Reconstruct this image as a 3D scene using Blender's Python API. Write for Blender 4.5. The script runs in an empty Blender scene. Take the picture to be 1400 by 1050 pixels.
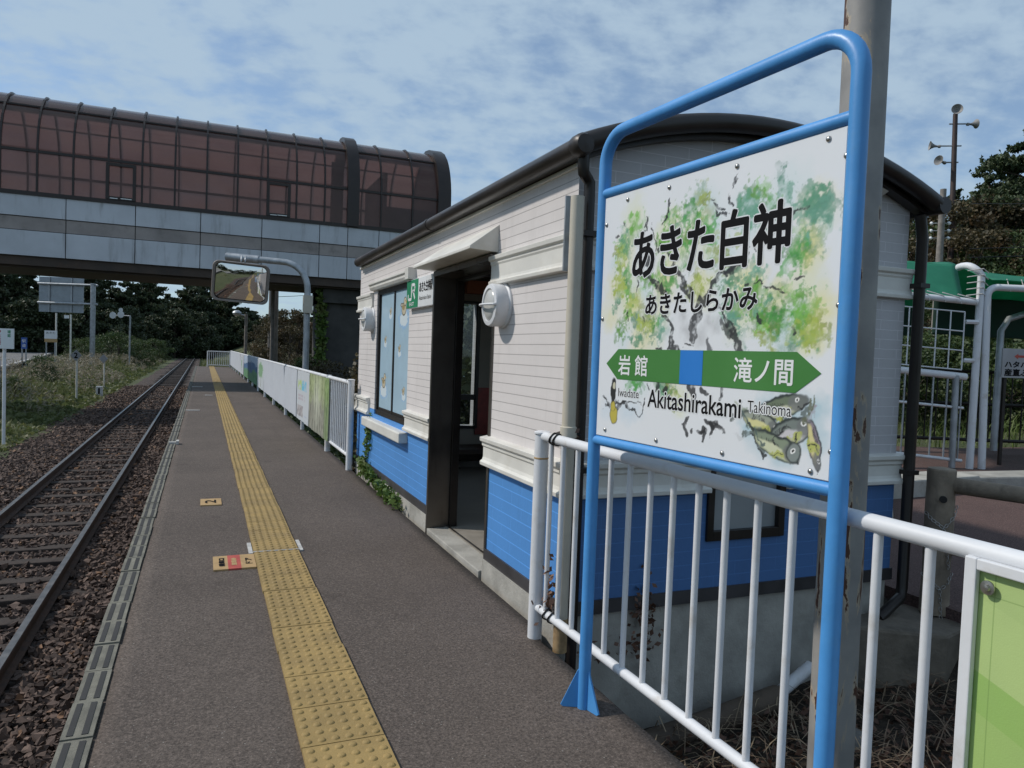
import bpy, math, random
import numpy as np
from mathutils import Vector, Matrix

SC = bpy.context.scene
COL = SC.collection
R = math.radians
RNG = np.random.default_rng(7)
random.seed(7)

# ------------------------------------------------------------------ camera
YAW, PITCH, ROLL, FPX, EYE = 0.40032684, -0.03946865, -0.0370204, 999.7, 1.45
def cam_axes():
    cy, sy, cp, sp = math.cos(YAW), math.sin(YAW), math.cos(PITCH), math.sin(PITCH)
    f = Vector((sy * cp, cy * cp, sp)); r = Vector((cy, -sy, 0)); d = f.cross(r)
    c, s = math.cos(ROLL), math.sin(ROLL)
    return c * r + s * d, -s * r + c * d, f
cd = bpy.data.cameras.new('camera'); cam = bpy.data.objects.new('camera', cd); COL.objects.link(cam)
_r, _d, _f = cam_axes()
cam.matrix_world = Matrix(((_r.x, -_d.x, -_f.x, 0), (_r.y, -_d.y, -_f.y, 0), (_r.z, -_d.z, -_f.z, EYE), (0, 0, 0, 1)))
cd.sensor_width = 36; cd.lens = 36 * FPX / 1400; cd.clip_start = 0.05; cd.clip_end = 3000
SC.camera = cam

# ------------------------------------------------------------------ world and sun
SUN_EL, SUN_AZ = R(44), R(28)          # azimuth measured from -X towards +Y
to_sun = Vector((-math.cos(SUN_EL) * math.cos(SUN_AZ), math.cos(SUN_EL) * math.sin(SUN_AZ), math.sin(SUN_EL)))
w = bpy.data.worlds.new('World'); SC.world = w; w.use_nodes = True
nt = w.node_tree; N = nt.nodes; N.clear()
out = N.new('ShaderNodeOutputWorld'); bg = N.new('ShaderNodeBackground'); bg.inputs[1].default_value = 0.103
sky = N.new('ShaderNodeTexSky'); sky.sky_type = 'NISHITA'; sky.sun_disc = False
sky.sun_elevation = SUN_EL; sky.sun_rotation = math.atan2(to_sun.x, to_sun.y); sky.air_density = 1.0; sky.dust_density = 0.6; sky.ozone_density = 1.5
tc = N.new('ShaderNodeTexCoord'); sep = N.new('ShaderNodeSeparateXYZ'); nt.links.new(tc.outputs['Generated'], sep.inputs[0])
def wm(op, a, b=None, c=None):
    n = N.new('ShaderNodeMath'); n.operation = op
    for i, x in enumerate((a, b, c)):
        if x is None: continue
        if isinstance(x, (int, float)): n.inputs[i].default_value = x
        else: nt.links.new(x, n.inputs[i])
    return n.outputs[0]
zz = wm('ADD', wm('MAXIMUM', sep.outputs[2], 0.0), 0.28)
px_ = wm('DIVIDE', sep.outputs[0], zz); py_ = wm('DIVIDE', sep.outputs[1], zz)
cmb = N.new('ShaderNodeCombineXYZ'); nt.links.new(px_, cmb.inputs[0]); nt.links.new(py_, cmb.inputs[1])
def wnoise(scale, detail, rough, dist, off, sx=1.0, sy=1.0, rot=0.0):
    mp = N.new('ShaderNodeMapping'); mp.inputs['Location'].default_value = (off, off * .7, 0)
    mp.inputs['Scale'].default_value = (sx, sy, 1); mp.inputs['Rotation'].default_value = (0, 0, rot)
    nt.links.new(cmb.outputs[0], mp.inputs[0])
    n = N.new('ShaderNodeTexNoise'); n.inputs['Scale'].default_value = scale; n.inputs['Detail'].default_value = detail
    n.inputs['Roughness'].default_value = rough; n.inputs['Distortion'].default_value = dist
    nt.links.new(mp.outputs[0], n.inputs['Vector']); return n.outputs[0]
big = wnoise(1.6, 3, 0.5, 0.3, 3.1)
small = wnoise(11.5, 5, 0.55, 0.10, 1.7, 1.0, 1.25, 0.5)
wisp = wnoise(4.2, 5, 0.55, 0.3, 8.2, 0.9, 1.3, 0.9)
s1 = wm('ADD', wm('MULTIPLY', small, 0.62), wm('ADD', wm('MULTIPLY', big, 0.55), wm('MULTIPLY', wisp, 0.35)))
mr = N.new('ShaderNodeMapRange'); mr.interpolation_type = 'SMOOTHSTEP'
mr.inputs[1].default_value = 0.56; mr.inputs[2].default_value = 0.88; mr.inputs[3].default_value = 0.30; mr.inputs[4].default_value = 0.95
nt.links.new(s1, mr.inputs[0])
# thicker haze of cloud near the horizon
hz = N.new('ShaderNodeMapRange'); hz.inputs[1].default_value = 0.0; hz.inputs[2].default_value = 0.35; hz.inputs[3].default_value = 0.55; hz.inputs[4].default_value = 0.0
nt.links.new(sep.outputs[2], hz.inputs[0])
cov = wm('MAXIMUM', mr.outputs[0], hz.outputs[0])
mx = N.new('ShaderNodeMix'); mx.data_type = 'RGBA'
tn = N.new('ShaderNodeMix'); tn.data_type = 'RGBA'; tn.blend_type = 'MULTIPLY'; tn.inputs[0].default_value = 1.0; nt.links.new(sky.outputs[0], tn.inputs[6]); tn.inputs[7].default_value = (0.92, 1.06, 1.18, 1)
nt.links.new(cov, mx.inputs[0]); nt.links.new(tn.outputs[2], mx.inputs[6]); mx.inputs[7].default_value = (4.1, 5.35, 6.6, 1)
nt.links.new(mx.outputs[2], bg.inputs[0]); nt.links.new(bg.outputs[0], out.inputs[0])

sl = bpy.data.lights.new('sun', 'SUN'); sl.energy = 2.95; sl.angle = R(3.0); sl.color = (1.0, 0.94, 0.86)
so = bpy.data.objects.new('sun', sl); COL.objects.link(so); so.rotation_euler = (-to_sun).to_track_quat('-Z', 'Y').to_euler(); so.location = (0, 0, 40)

SC.view_settings.view_transform = 'Standard'; SC.view_settings.look = 'None'
SC.view_settings.exposure = 0.0; SC.view_settings.gamma = 1.0; SC.view_settings.use_curve_mapping = False
SC.cycles.max_bounces = 8; SC.cycles.transparent_max_bounces = 16; SC.cycles.caustics_reflective = False; SC.cycles.caustics_refractive = False

# ------------------------------------------------------------------ materials
def new_mat(name):
    m = bpy.data.materials.new(name); m.use_nodes = True
    t = m.node_tree; b = t.nodes['Principled BSDF']
    return m, t, b
class NT:
    def __init__(s, t): s.t = t
    def n(s, typ, **kw):
        x = s.t.nodes.new(typ)
        for k, v in kw.items(): setattr(x, k, v)
        return x
    def l(s, a, b): s.t.links.new(a, b)
    def math(s, op, a, b=None):
        n = s.n('ShaderNodeMath', operation=op)
        for i, x in enumerate((a, b)):
            if x is None: continue
            if isinstance(x, (int, float)): n.inputs[i].default_value = x
            else: s.l(x, n.inputs[i])
        return n.outputs[0]
    def coord(s, kind='Object'):
        if kind == 'World': return s.n('ShaderNodeNewGeometry').outputs['Position']
        return s.n('ShaderNodeTexCoord').outputs[kind]
    def noise(s, vec, scale, detail=5, rough=0.55, dist=0.0):
        n = s.n('ShaderNodeTexNoise'); n.inputs['Scale'].default_value = scale; n.inputs['Detail'].default_value = detail
        n.inputs['Roughness'].default_value = rough; n.inputs['Distortion'].default_value = dist
        s.l(vec, n.inputs['Vector']); return n.outputs[0]
    def rng(s, v, a, b, c, d):
        n = s.n('ShaderNodeMapRange'); n.interpolation_type = 'SMOOTHSTEP'
        for i, x in enumerate((a, b, c, d)): n.inputs[i + 1].default_value = x
        s.l(v, n.inputs[0]); return n.outputs[0]
    def mix(s, f, a, b, mode='MIX'):
        n = s.n('ShaderNodeMix', data_type='RGBA', blend_type=mode)
        for i, x in ((0, f), (6, a), (7, b)):
            if isinstance(x, (int, float)): n.inputs[i].default_value = x
            elif isinstance(x, tuple): n.inputs[i].default_value = (*x[:3], 1)
            else: s.l(x, n.inputs[i])
        return n.outputs[2]
    def map(s, vec, scale=(1, 1, 1), rot=(0, 0, 0), loc=(0, 0, 0)):
        n = s.n('ShaderNodeMapping'); n.inputs['Scale'].default_value = scale; n.inputs['Rotation'].default_value = rot; n.inputs['Location'].default_value = loc
        s.l(vec, n.inputs[0]); return n.outputs[0]
    def bump(s, h, strength, dist, b, normal=None):
        n = s.n('ShaderNodeBump'); n.inputs['Strength'].default_value = strength; n.inputs['Distance'].default_value = dist
        s.l(h, n.inputs['Height'])
        if normal is not None: s.l(normal, n.inputs['Normal'])
        if b is not None: s.l(n.outputs[0], b.inputs['Normal'])
        return n.outputs[0]
def k(c, f): return tuple(min(1, x * f) for x in c[:3])

def M(name, c, rough=0.55, metal=0.0, var=0.18, vs=3.0, bump=0.0, bs=60.0, dirt=None, dirt_amt=0.0, dirt_scale=2.0, streak=False, spec=0.5, coat=0.0):
    """general painted / cast surface: mottled colour, uneven gloss, fine bump, optional dirt with a shape of its own"""
    m, t, b = new_mat(name); q = NT(t); co = q.coord('Object')
    n1 = q.noise(co, vs, 6, 0.6)
    col = q.mix(q.rng(n1, 0.3, 0.7, 0, 1), k(c, 1 - var), k(c, 1 + var))
    if dirt:
        v = q.map(co, (1, 1, 0.12)) if streak else co
        n2 = q.noise(v, dirt_scale * (4 if streak else 1), 8, 0.65)
        col = q.mix(q.rng(n2, 0.5, 0.78, 0, dirt_amt), col, dirt)
    q.l(col, b.inputs['Base Color'])
    q.l(q.rng(n1, 0.25, 0.75, max(0.05, rough - 0.1), min(1, rough + 0.1)), b.inputs['Roughness'])
    b.inputs['Metallic'].default_value = metal; b.inputs['Specular IOR Level'].default_value = spec
    if coat: b.inputs['Coat Weight'].default_value = coat
    if bump: q.bump(q.noise(co, bs, 5, 0.6), bump, 0.01, b)
    return m

def siding(name, c, axes, course, brick, line=0.72, vline=0.34, light=False, rough=0.55, dirt=(0.25, 0.24, 0.21), damt=0.22):
    """fibre-cement boards moulded as courses of long blocks; axes picks the wall's two directions"""
    m, t, b = new_mat(name); q = NT(t); pos = q.coord('World')
    sp = q.n('ShaderNodeSeparateXYZ'); q.l(pos, sp.inputs[0])
    u, v = sp.outputs[axes[0]], sp.outputs[axes[1]]
    row = q.math('DIVIDE', v, course); fr = q.math('FRACT', row); ri = q.math('FLOOR', row)
    off = q.math('MULTIPLY', q.math('FRACT', q.math('MULTIPLY', ri, 0.5)), brick)
    fu = q.math('FRACT', q.math('DIVIDE', q.math('ADD', u, off), brick))
    hl = q.math('LESS_THAN', fr, 0.085); vl = q.math('LESS_THAN', fu, 0.0045 / brick)
    n1 = q.noise(pos, 1.6, 6, 0.6); n2 = q.noise(q.map(pos, (5, 5, 0.6)), 2.0, 7, 0.65)
    col = q.mix(q.rng(n1, 0.3, 0.7, 0, 1), k(c, 0.95), k(c, 1.05))
    col = q.mix(q.rng(n2, 0.52, 0.8, 0, damt), col, dirt)
    lc = k(c, 1.45) if light else k(c, 0.42)
    col = q.mix(q.math('MULTIPLY', vl, vline), col, lc if light else k(c, 1.2)); col = q.mix(q.math('MULTIPLY', hl, line), col, lc)
    q.l(col, b.inputs['Base Color']); b.inputs['Roughness'].default_value = rough
    h = q.math('ADD', q.math('MULTIPLY', q.math('MAXIMUM', hl, q.math('MULTIPLY', vl, 0.5)), -1.0), q.math('MULTIPLY', fr, -0.3))
    h = q.math('ADD', h, q.math('MULTIPLY', q.noise(pos, 45, 4, 0.6), 0.35))
    q.bump(h, 0.6, 0.005, b)
    return m

def leaf_mat(name, c1, c2, c3=None, rough=0.6, trans=0.25):
    m, t, b = new_mat(name); q = NT(t)
    g = q.n('ShaderNodeNewGeometry'); oi = q.n('ShaderNodeObjectInfo')
    col = q.mix(g.outputs['Random Per Island'], c1, c2)
    if c3: col = q.mix(q.rng(q.noise(q.coord('Object'), 0.9, 3, 0.5), 0.5, 0.72, 0, 0.8), col, c3)
    col = q.mix(q.math('MULTIPLY', oi.outputs['Random'], 0.45), col, k(c1, 0.7))
    q.l(col, b.inputs['Base Color']); b.inputs['Roughness'].default_value = rough
    tr = q.n('ShaderNodeBsdfTranslucent'); q.l(col, tr.inputs[0]); ms = q.n('ShaderNodeMixShader'); ms.inputs[0].default_value = trans
    q.l(b.outputs[0], ms.inputs[1]); q.l(tr.outputs[0], ms.inputs[2]); q.l(ms.outputs[0], t.nodes['Material Output'].inputs[0])
    return m

def art_mat(name, rough=0.35):
    m, t, b = new_mat(name); a = t.nodes.new('ShaderNodeVertexColor'); a.layer_name = 'art'
    t.links.new(a.outputs[0], b.inputs['Base Color']); b.inputs['Roughness'].default_value = rough
    return m

def asphalt(name, c, scale=1.0, warm=(1, 1, 1)):
    m, t, b = new_mat(name); q = NT(t); pos = q.coord('World')
    big = q.noise(pos, 0.9, 6, 0.6); fine = q.noise(pos, 140 * scale, 3, 0.7); mid = q.noise(pos, 14, 5, 0.6)
    vo = q.n('ShaderNodeTexVoronoi'); vo.inputs['Scale'].default_value = 120 * scale; q.l(pos, vo.inputs['Vector'])
    col = q.mix(q.rng(big, 0.3, 0.7, 0, 1), k(c, 0.80), k(c, 1.18))
    col = q.mix(q.rng(mid, 0.35, 0.7, 0, 0.35), col, k(c, 0.70))
    g1 = q.noise(pos, 88 * scale, 3, 0.75); col = q.mix(q.rng(g1, 0.53, 0.68, 0, 0.85), col, k(c, 1.9)); col = q.mix(q.rng(g1, 0.52, 0.36, 0, 0.9), col, k(c, 0.42)); col = q.mix(q.rng(fine, 0.4, 0.75, 0, 0.5), col, k(c, 1.6))
    wp = q.n('ShaderNodeVectorMath', operation='ADD'); q.l(pos, wp.inputs[0]); nz = q.n('ShaderNodeTexNoise'); nz.inputs['Scale'].default_value = 2.2; nz.inputs['Detail'].default_value = 6; q.l(pos, nz.inputs['Vector']); q.l(nz.outputs['Color'], wp.inputs[1])
    ve = q.n('ShaderNodeTexVoronoi', feature='DISTANCE_TO_EDGE'); ve.inputs['Scale'].default_value = 0.42; q.l(wp.outputs[0], ve.inputs['Vector']); cr = q.math('MULTIPLY', q.math('LESS_THAN', ve.outputs['Distance'], 0.0045), q.rng(q.noise(pos, 1.1, 3), 0.5, 0.56, 0, 1)); col = q.mix(q.math('MULTIPLY', cr, 0.22), col, k(c, 0.4))
    spt = q.noise(pos, 3.3, 2, 0.5); col = q.mix(q.rng(spt, 0.66, 0.72, 0, 0.35), col, k(c, 0.45))
    sep = q.n('ShaderNodeSeparateColor'); q.l(vo.outputs['Color'], sep.inputs[0])
    sp = q.math('MULTIPLY', q.math('GREATER_THAN', sep.outputs[0], 0.985), q.math('LESS_THAN', vo.outputs['Distance'], 0.32))
    col = q.mix(sp, col, (0.26, 0.245, 0.22))
    # long damp patches along the strip
    st = q.noise(q.map(pos, (2.2, 0.18, 1)), 1.4, 5, 0.6)
    col = q.mix(q.rng(st, 0.5, 0.75, 0, 0.35), col, k(c, 0.6))
    q.l(col, b.inputs['Base Color']); b.inputs['Roughness'].default_value = 0.88; b.inputs['Specular IOR Level'].default_value = 0.3
    q.bump(q.math('ADD', q.math('MULTIPLY', vo.outputs['Distance'], 0.5), q.math('MULTIPLY', q.noise(pos, 260 * scale, 2, 0.7), 0.9)), 0.55, 0.004, b)
    return m

WHITE = (0.70, 0.69, 0.68)
MAT = dict(
    asphalt=asphalt('platform asphalt', (0.104, 0.084, 0.072)),
    road=asphalt('road asphalt', (0.16, 0.155, 0.15), 0.4),
    path=asphalt('brown path surface', (0.105, 0.067, 0.060)),
    concrete=M('aged concrete', (0.36, 0.345, 0.31), 0.85, var=0.22, vs=2.5, bump=0.4, bs=45, dirt=(0.13, 0.12, 0.09), dirt_amt=0.65, dirt_scale=2.2),
    darkconc=M('damp dark concrete', (0.15, 0.145, 0.135), 0.9, var=0.3, vs=2.0, bump=0.5, bs=35, dirt=(0.05, 0.05, 0.04), dirt_amt=0.7, dirt_scale=1.6),
    edgestone=M('edge stone', (0.165, 0.158, 0.128), 0.85, var=0.3, vs=7, bump=0.4, bs=80, dirt=(0.10, 0.10, 0.085), dirt_amt=0.6, dirt_scale=6),
    slot=M('dark edge groove', (0.035, 0.035, 0.035), 0.9, var=0.3),
    tile=M('yellow tactile tile', (0.31, 0.212, 0.078), 0.75, var=0.16, vs=3.5, bump=0.25, bs=120, dirt=(0.18, 0.12, 0.05), dirt_amt=0.55, dirt_scale=2.4),
    white=M('white paint', (0.66, 0.67, 0.69), 0.52, var=0.05, vs=3, bump=0.05, bs=40, dirt=(0.36, 0.31, 0.24), dirt_amt=0.65, dirt_scale=6),
    trim=M('cream white trim', (0.66, 0.645, 0.60), 0.5, var=0.06, vs=4, bump=0.06, bs=50, dirt=(0.42, 0.36, 0.27), dirt_amt=0.45, dirt_scale=3),
    blue=M('blue pipe paint', (0.068, 0.285, 0.64), 0.46, var=0.08, vs=5, bump=0.05, bs=60, dirt=(0.10, 0.28, 0.5), dirt_amt=0.5, dirt_scale=9),
    dark=M('dark brown aluminium', (0.022, 0.018, 0.016), 0.38, 0.3, var=0.25, vs=3),
    roofdark=M('dark brown roof sheet', (0.026, 0.021, 0.019), 0.40, 0.2, var=0.3, vs=2.0, dirt=(0.09, 0.08, 0.07), dirt_amt=0.5, dirt_scale=1.6),
    flash=M('dark base flashing', (0.06, 0.057, 0.06), 0.5, 0.3, var=0.25),
    steel=M('stainless door frame', (0.15, 0.135, 0.12), 0.32, 0.85, var=0.2, vs=2, dirt=(0.07, 0.06, 0.05), dirt_amt=0.5, dirt_scale=2.5, streak=True),
    galv=M('galvanised steel', (0.36, 0.38, 0.40), 0.45, 0.55, var=0.2, vs=5, dirt=(0.22, 0.20, 0.18), dirt_amt=0.4, dirt_scale=4),
    beige=M('beige drain pipe', (0.50, 0.46, 0.38), 0.55, var=0.1, vs=3, dirt=(0.28, 0.2, 0.11), dirt_amt=0.5, dirt_scale=3),
    rail_top=M('worn rail head', (0.21, 0.205, 0.20), 0.42, 0.75, var=0.12, vs=8),
    rail_side=M('rusty rail web', (0.075, 0.046, 0.034), 0.85, 0.1, var=0.35, vs=9, bump=0.3, bs=90),
    sleeper=M('weathered sleeper', (0.042, 0.031, 0.026), 0.92, var=0.4, vs=4, bump=0.7, bs=30, dirt=(0.012, 0.010, 0.009), dirt_amt=0.8, dirt_scale=4),
    log=M('imitation log concrete', (0.25, 0.20, 0.15), 0.85, var=0.3, vs=5, bump=0.7, bs=26, dirt=(0.09, 0.072, 0.055), dirt_amt=0.6, dirt_scale=4, streak=True),
    chain=M('galvanised chain', (0.42, 0.40, 0.38), 0.4, 0.8, var=0.2),
    plaster=M('interior cream wall', (0.42, 0.38, 0.31), 0.8, var=0.08),
    floor=M('interior floor tile', (0.26, 0.235, 0.20), 0.55, var=0.15, vs=4),
    wood=M('dark bench wood', (0.05, 0.032, 0.022), 0.5, var=0.3, vs=6),
    poster=M('red poster', (0.32, 0.06, 0.045), 0.5, var=0.3, vs=6),
    orange=M('orange box', (0.45, 0.15, 0.07), 0.5),
    black=M('black lettering', (0.010, 0.010, 0.011), 0.8, var=0.1, spec=0.08),
    green=M('sign green', (0.055, 0.20, 0.045), 0.4, var=0.05),
    jrgreen=M('deep sign green', (0.02, 0.22, 0.10), 0.4, var=0.05),
    signblue=M('sign blue', (0.02, 0.18, 0.55), 0.4, var=0.05),
    signwhite=M('sign white sheet', (0.72, 0.735, 0.745), 0.35, var=0.04, vs=3),
    letterwhite=M('white lettering', (0.75, 0.76, 0.76), 0.4, var=0.03),
    
    rope=M('white lacing cord', (0.55, 0.53, 0.5), 0.8),
    panel=M('overpass blue grey panel', (0.50, 0.515, 0.55), 0.45, 0.1, var=0.12, vs=0.5, dirt=(0.16, 0.15, 0.145), dirt_amt=0.75, dirt_scale=0.9, streak=True),
    band=M('overpass grey brown band', (0.30, 0.262, 0.245), 0.6, 0.1, var=0.2, vs=0.7, dirt=(0.06, 0.055, 0.05), dirt_amt=0.7, dirt_scale=1.0),
    joint=M('black joint seal', (0.016, 0.014, 0.013), 0.7),
    soffit=M('rusty soffit steel', (0.06, 0.042, 0.032), 0.7, 0.1, var=0.4, vs=0.8, dirt=(0.12, 0.06, 0.03), dirt_amt=0.5, dirt_scale=1.2),
    ironbrown=M('bronze frame', (0.030, 0.022, 0.019), 0.4, 0.3, var=0.25, vs=1.5),
    bark=M('grey brown bark', (0.07, 0.052, 0.04), 0.9, var=0.4, vs=6, bump=0.8, bs=20),
    oldpole=M('weathered pole', (0.22, 0.20, 0.18), 0.85, var=0.25, vs=5, dirt=(0.09, 0.07, 0.05), dirt_amt=0.6, dirt_scale=2, streak=True),
    rustbrown=M('rust brown pole', (0.055, 0.035, 0.03), 0.6, 0.2, var=0.3),
    rubber=M('black cable', (0.015, 0.015, 0.016), 0.6),
    yellow=M('mustard marking', (0.42, 0.275, 0.125), 0.7, var=0.15, vs=14, dirt=(0.2, 0.13, 0.06), dirt_amt=0.5, dirt_scale=14),
    redmark=M('red marking', (0.42, 0.07, 0.055), 0.7, var=0.15, vs=14, dirt=(0.3, 0.15, 0.08), dirt_amt=0.5, dirt_scale=14),
    linewhite=M('worn white paint line', (0.48, 0.47, 0.45), 0.8, var=0.2, vs=20),
    clay=M('earthenware drain', (0.10, 0.075, 0.055), 0.85, var=0.35, vs=4, bump=0.5, bs=30, dirt=(0.03, 0.026, 0.02), dirt_amt=0.7, dirt_scale=4),
    grout=M('grey stone', (0.26, 0.26, 0.25), 0.9, var=0.25, vs=7, bump=0.5, bs=30),
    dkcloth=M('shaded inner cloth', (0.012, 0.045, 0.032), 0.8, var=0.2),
    speaker=M('dull grey horn', (0.24, 0.235, 0.23), 0.6, 0.1, var=0.15),
    lime_unused=M('lime banner cloth', (0.34, 0.50, 0.15), 0.6, var=0.06, vs=2.5),
    block=M('mossy block concrete', (0.16, 0.135, 0.105), 0.9, var=0.3, vs=4, bump=0.6, bs=30, dirt=(0.05, 0.045, 0.035), dirt_amt=0.8, dirt_scale=3),
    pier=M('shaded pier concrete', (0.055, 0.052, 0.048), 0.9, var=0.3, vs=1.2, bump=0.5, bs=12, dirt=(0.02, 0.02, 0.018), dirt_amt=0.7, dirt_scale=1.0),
    art=art_mat('printed sheet'),
    matart=art_mat('printed vinyl', 0.55),
)
def special():
    # lamp pole: grey white paint flaking to rust
    m, t, b = new_mat('flaking pole paint'); q = NT(t); co = q.coord('Object')
    n = q.noise(q.map(co, (1, 1, 0.30)), 11, 6, 0.62, 0.5); n2 = q.noise(co, 5, 5)
    col = q.mix(q.rng(n2, 0.3, 0.7, 0, 1), (0.20, 0.195, 0.19), (0.29, 0.28, 0.262))
    col = q.mix(q.rng(n, 0.53, 0.585, 0, 0.6), col, (0.46, 0.36, 0.24))
    rm = q.rng(n, 0.585, 0.60, 0, 1)
    col = q.mix(rm, col, (0.075, 0.030, 0.016))
    q.l(col, b.inputs['Base Color']); b.inputs['Roughness'].default_value = 0.6
    q.bump(q.math('SUBTRACT', 1.0, rm), 0.5, 0.004, b); MAT['rustpole'] = m
    # bronze glazing of the overpass: tinted, mirror-like at a slant, slightly cloudy
    m, t, b = new_mat('bronze glazing'); q = NT(t); t.nodes.remove(b); o = t.nodes['Material Output']
    tr = q.n('ShaderNodeBsdfTransparent'); tr.inputs[0].default_value = (0.57, 0.425, 0.39, 1)
    gl = q.n('ShaderNodeBsdfGlossy'); gl.inputs[0].default_value = (0.9, 0.85, 0.82, 1); gl.inputs['Roughness'].default_value = 0.06
    df = q.n('ShaderNodeBsdfTranslucent'); df.inputs[0].default_value = (0.40, 0.23, 0.195, 1)
    dd = q.n('ShaderNodeBsdfDiffuse'); dd.inputs[0].default_value = (0.22, 0.135, 0.115, 1)
    a1 = q.n('ShaderNodeMixShader'); a1.inputs[0].default_value = 0.5; q.l(df.outputs[0], a1.inputs[1]); q.l(dd.outputs[0], a1.inputs[2])
    co = q.coord('Object'); n = q.noise(co, 0.8, 6, 0.6)
    a2 = q.n('ShaderNodeMixShader'); q.l(q.rng(n, 0.3, 0.75, 0.48, 0.66), a2.inputs[0]); q.l(tr.outputs[0], a2.inputs[1]); q.l(a1.outputs[0], a2.inputs[2])
    lw = q.n('ShaderNodeFresnel'); lw.inputs[0].default_value = 1.40
    a3 = q.n('ShaderNodeMixShader'); q.l(lw.outputs[0], a3.inputs[0]); q.l(a2.outputs[0], a3.inputs[1]); q.l(gl.outputs[0], a3.inputs[2])
    q.l(a3.outputs[0], o.inputs[0]); MAT['bronzeglass'] = m
    # plain window glass
    m, t, b = new_mat('window glass'); q = NT(t); t.nodes.remove(b); o = t.nodes['Material Output']
    tr = q.n('ShaderNodeBsdfTransparent'); tr.inputs[0].default_value = (0.86, 0.90, 0.90, 1)
    gl = q.n('ShaderNodeBsdfGlossy'); gl.inputs['Roughness'].default_value = 0.02
    lw = q.n('ShaderNodeFresnel'); lw.inputs[0].default_value = 1.5
    a3 = q.n('ShaderNodeMixShader'); q.l(lw.outputs[0], a3.inputs[0]); q.l(tr.outputs[0], a3.inputs[1]); q.l(gl.outputs[0], a3.inputs[2])
    q.l(a3.outputs[0], o.inputs[0]); MAT['glass'] = m
    # milky lamp glass
    m, t, b = new_mat('milky lamp glass'); b.inputs['Base Color'].default_value = (0.50, 0.50, 0.48, 1); b.inputs['Roughness'].default_value = 0.25
    MAT['milky'] = m
    # mirror
    m, t, b = new_mat('traffic mirror face'); b.inputs['Base Color'].default_value = (0.82, 0.80, 0.76, 1); b.inputs['Metallic'].default_value = 1; b.inputs['Roughness'].default_value = 0.035
    MAT['mirror'] = m
    MAT['bolt'] = M('stainless bolt', (0.42, 0.41, 0.39), 0.3, 0.9, var=0.1)
    # ballast bed and stones
    m, t, b = new_mat('ballast bed'); q = NT(t); pos = q.coord('World')
    vo = q.n('ShaderNodeTexVoronoi'); vo.inputs['Scale'].default_value = 17; q.l(pos, vo.inputs['Vector'])
    sp = q.n('ShaderNodeSeparateColor'); q.l(vo.outputs['Color'], sp.inputs[0])
    col = q.mix(sp.outputs[0], (0.065, 0.042, 0.034), (0.14, 0.095, 0.075)); col = q.mix(q.math('GREATER_THAN', sp.outputs[1], 0.92), col, (0.22, 0.14, 0.085))
    col = q.mix(q.rng(vo.outputs['Distance'], 0.25, 0.62, 0, 0.8), col, (0.014, 0.010, 0.009))
    q.l(col, b.inputs['Base Color']); b.inputs['Roughness'].default_value = 0.9
    q.bump(q.math('MULTIPLY', vo.outputs['Distance'], -1.0), 1.0, 0.05, b); MAT['ballast'] = m
    m, t, b = new_mat('ballast stone'); q = NT(t); g = q.n('ShaderNodeNewGeometry'); r1 = g.outputs['Random Per Island']
    cr = q.n('ShaderNodeValToRGB'); q.l(r1, cr.inputs[0]); e = cr.color_ramp.elements
    e[0].color = (0.050, 0.031, 0.024, 1); e[1].position = 0.94; e[1].color = (0.20, 0.135, 0.105, 1)
    x = e.new(0.5); x.color = (0.115, 0.076, 0.060, 1); x = e.new(0.97); x.color = (0.27, 0.15, 0.085, 1)
    n = q.noise(q.coord('World'), 40, 4)
    q.l(q.mix(q.rng(n, 0.3, 0.7, 0, 0.4), cr.outputs[0], (0.02, 0.015, 0.013)), b.inputs['Base Color']); b.inputs['Roughness'].default_value = 0.88; MAT['stone'] = m
    # ground soil with grass mottling
    m, t, b = new_mat('field soil and moss'); q = NT(t); pos = q.coord('World'); n = q.noise(pos, 0.35, 7, 0.65); n2 = q.noise(pos, 6, 6, 0.7)
    col = q.mix(q.rng(n, 0.35, 0.65, 0, 1), (0.055, 0.075, 0.022), (0.085, 0.095, 0.035)); col = q.mix(q.rng(n2, 0.4, 0.75, 0, 0.8), col, (0.045, 0.036, 0.022))
    q.l(col, b.inputs['Base Color']); b.inputs['Roughness'].default_value = 0.95; q.bump(n2, 1.0, 0.08, b); MAT['soil'] = m
    m, t, b = new_mat('ditch earth'); q = NT(t); pos = q.coord('World'); n = q.noise(pos, 5, 7, 0.65); n2 = q.noise(pos, 40, 6, 0.7)
    col = q.mix(q.rng(n, 0.35, 0.65, 0, 1), (0.028, 0.021, 0.015), (0.07, 0.052, 0.036)); col = q.mix(q.rng(n2, 0.5, 0.75, 0, 0.7), col, (0.12, 0.085, 0.055))
    q.l(col, b.inputs['Base Color']); b.inputs['Roughness'].default_value = 0.95; q.bump(n2, 1.0, 0.03, b); MAT['earth'] = m
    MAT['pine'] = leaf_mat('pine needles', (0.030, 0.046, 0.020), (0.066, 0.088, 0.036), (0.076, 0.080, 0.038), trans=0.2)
    MAT['pineR'] = leaf_mat('hillside pine needles', (0.032, 0.056, 0.022), (0.080, 0.112, 0.042), (0.090, 0.095, 0.042), trans=0.2)  # hillside pines, a slightly lighter green than the wood
    MAT['leaf'] = leaf_mat('broad leaves', (0.035, 0.065, 0.018), (0.085, 0.125, 0.035), (0.11, 0.12, 0.04))
    MAT['autumn'] = leaf_mat('olive brown leaves', (0.050, 0.046, 0.020), (0.115, 0.085, 0.036), (0.135, 0.075, 0.035))
    MAT['weed'] = leaf_mat('weed blades', (0.092, 0.118, 0.038), (0.20, 0.215, 0.082), (0.26, 0.22, 0.11), trans=0.4)
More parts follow.
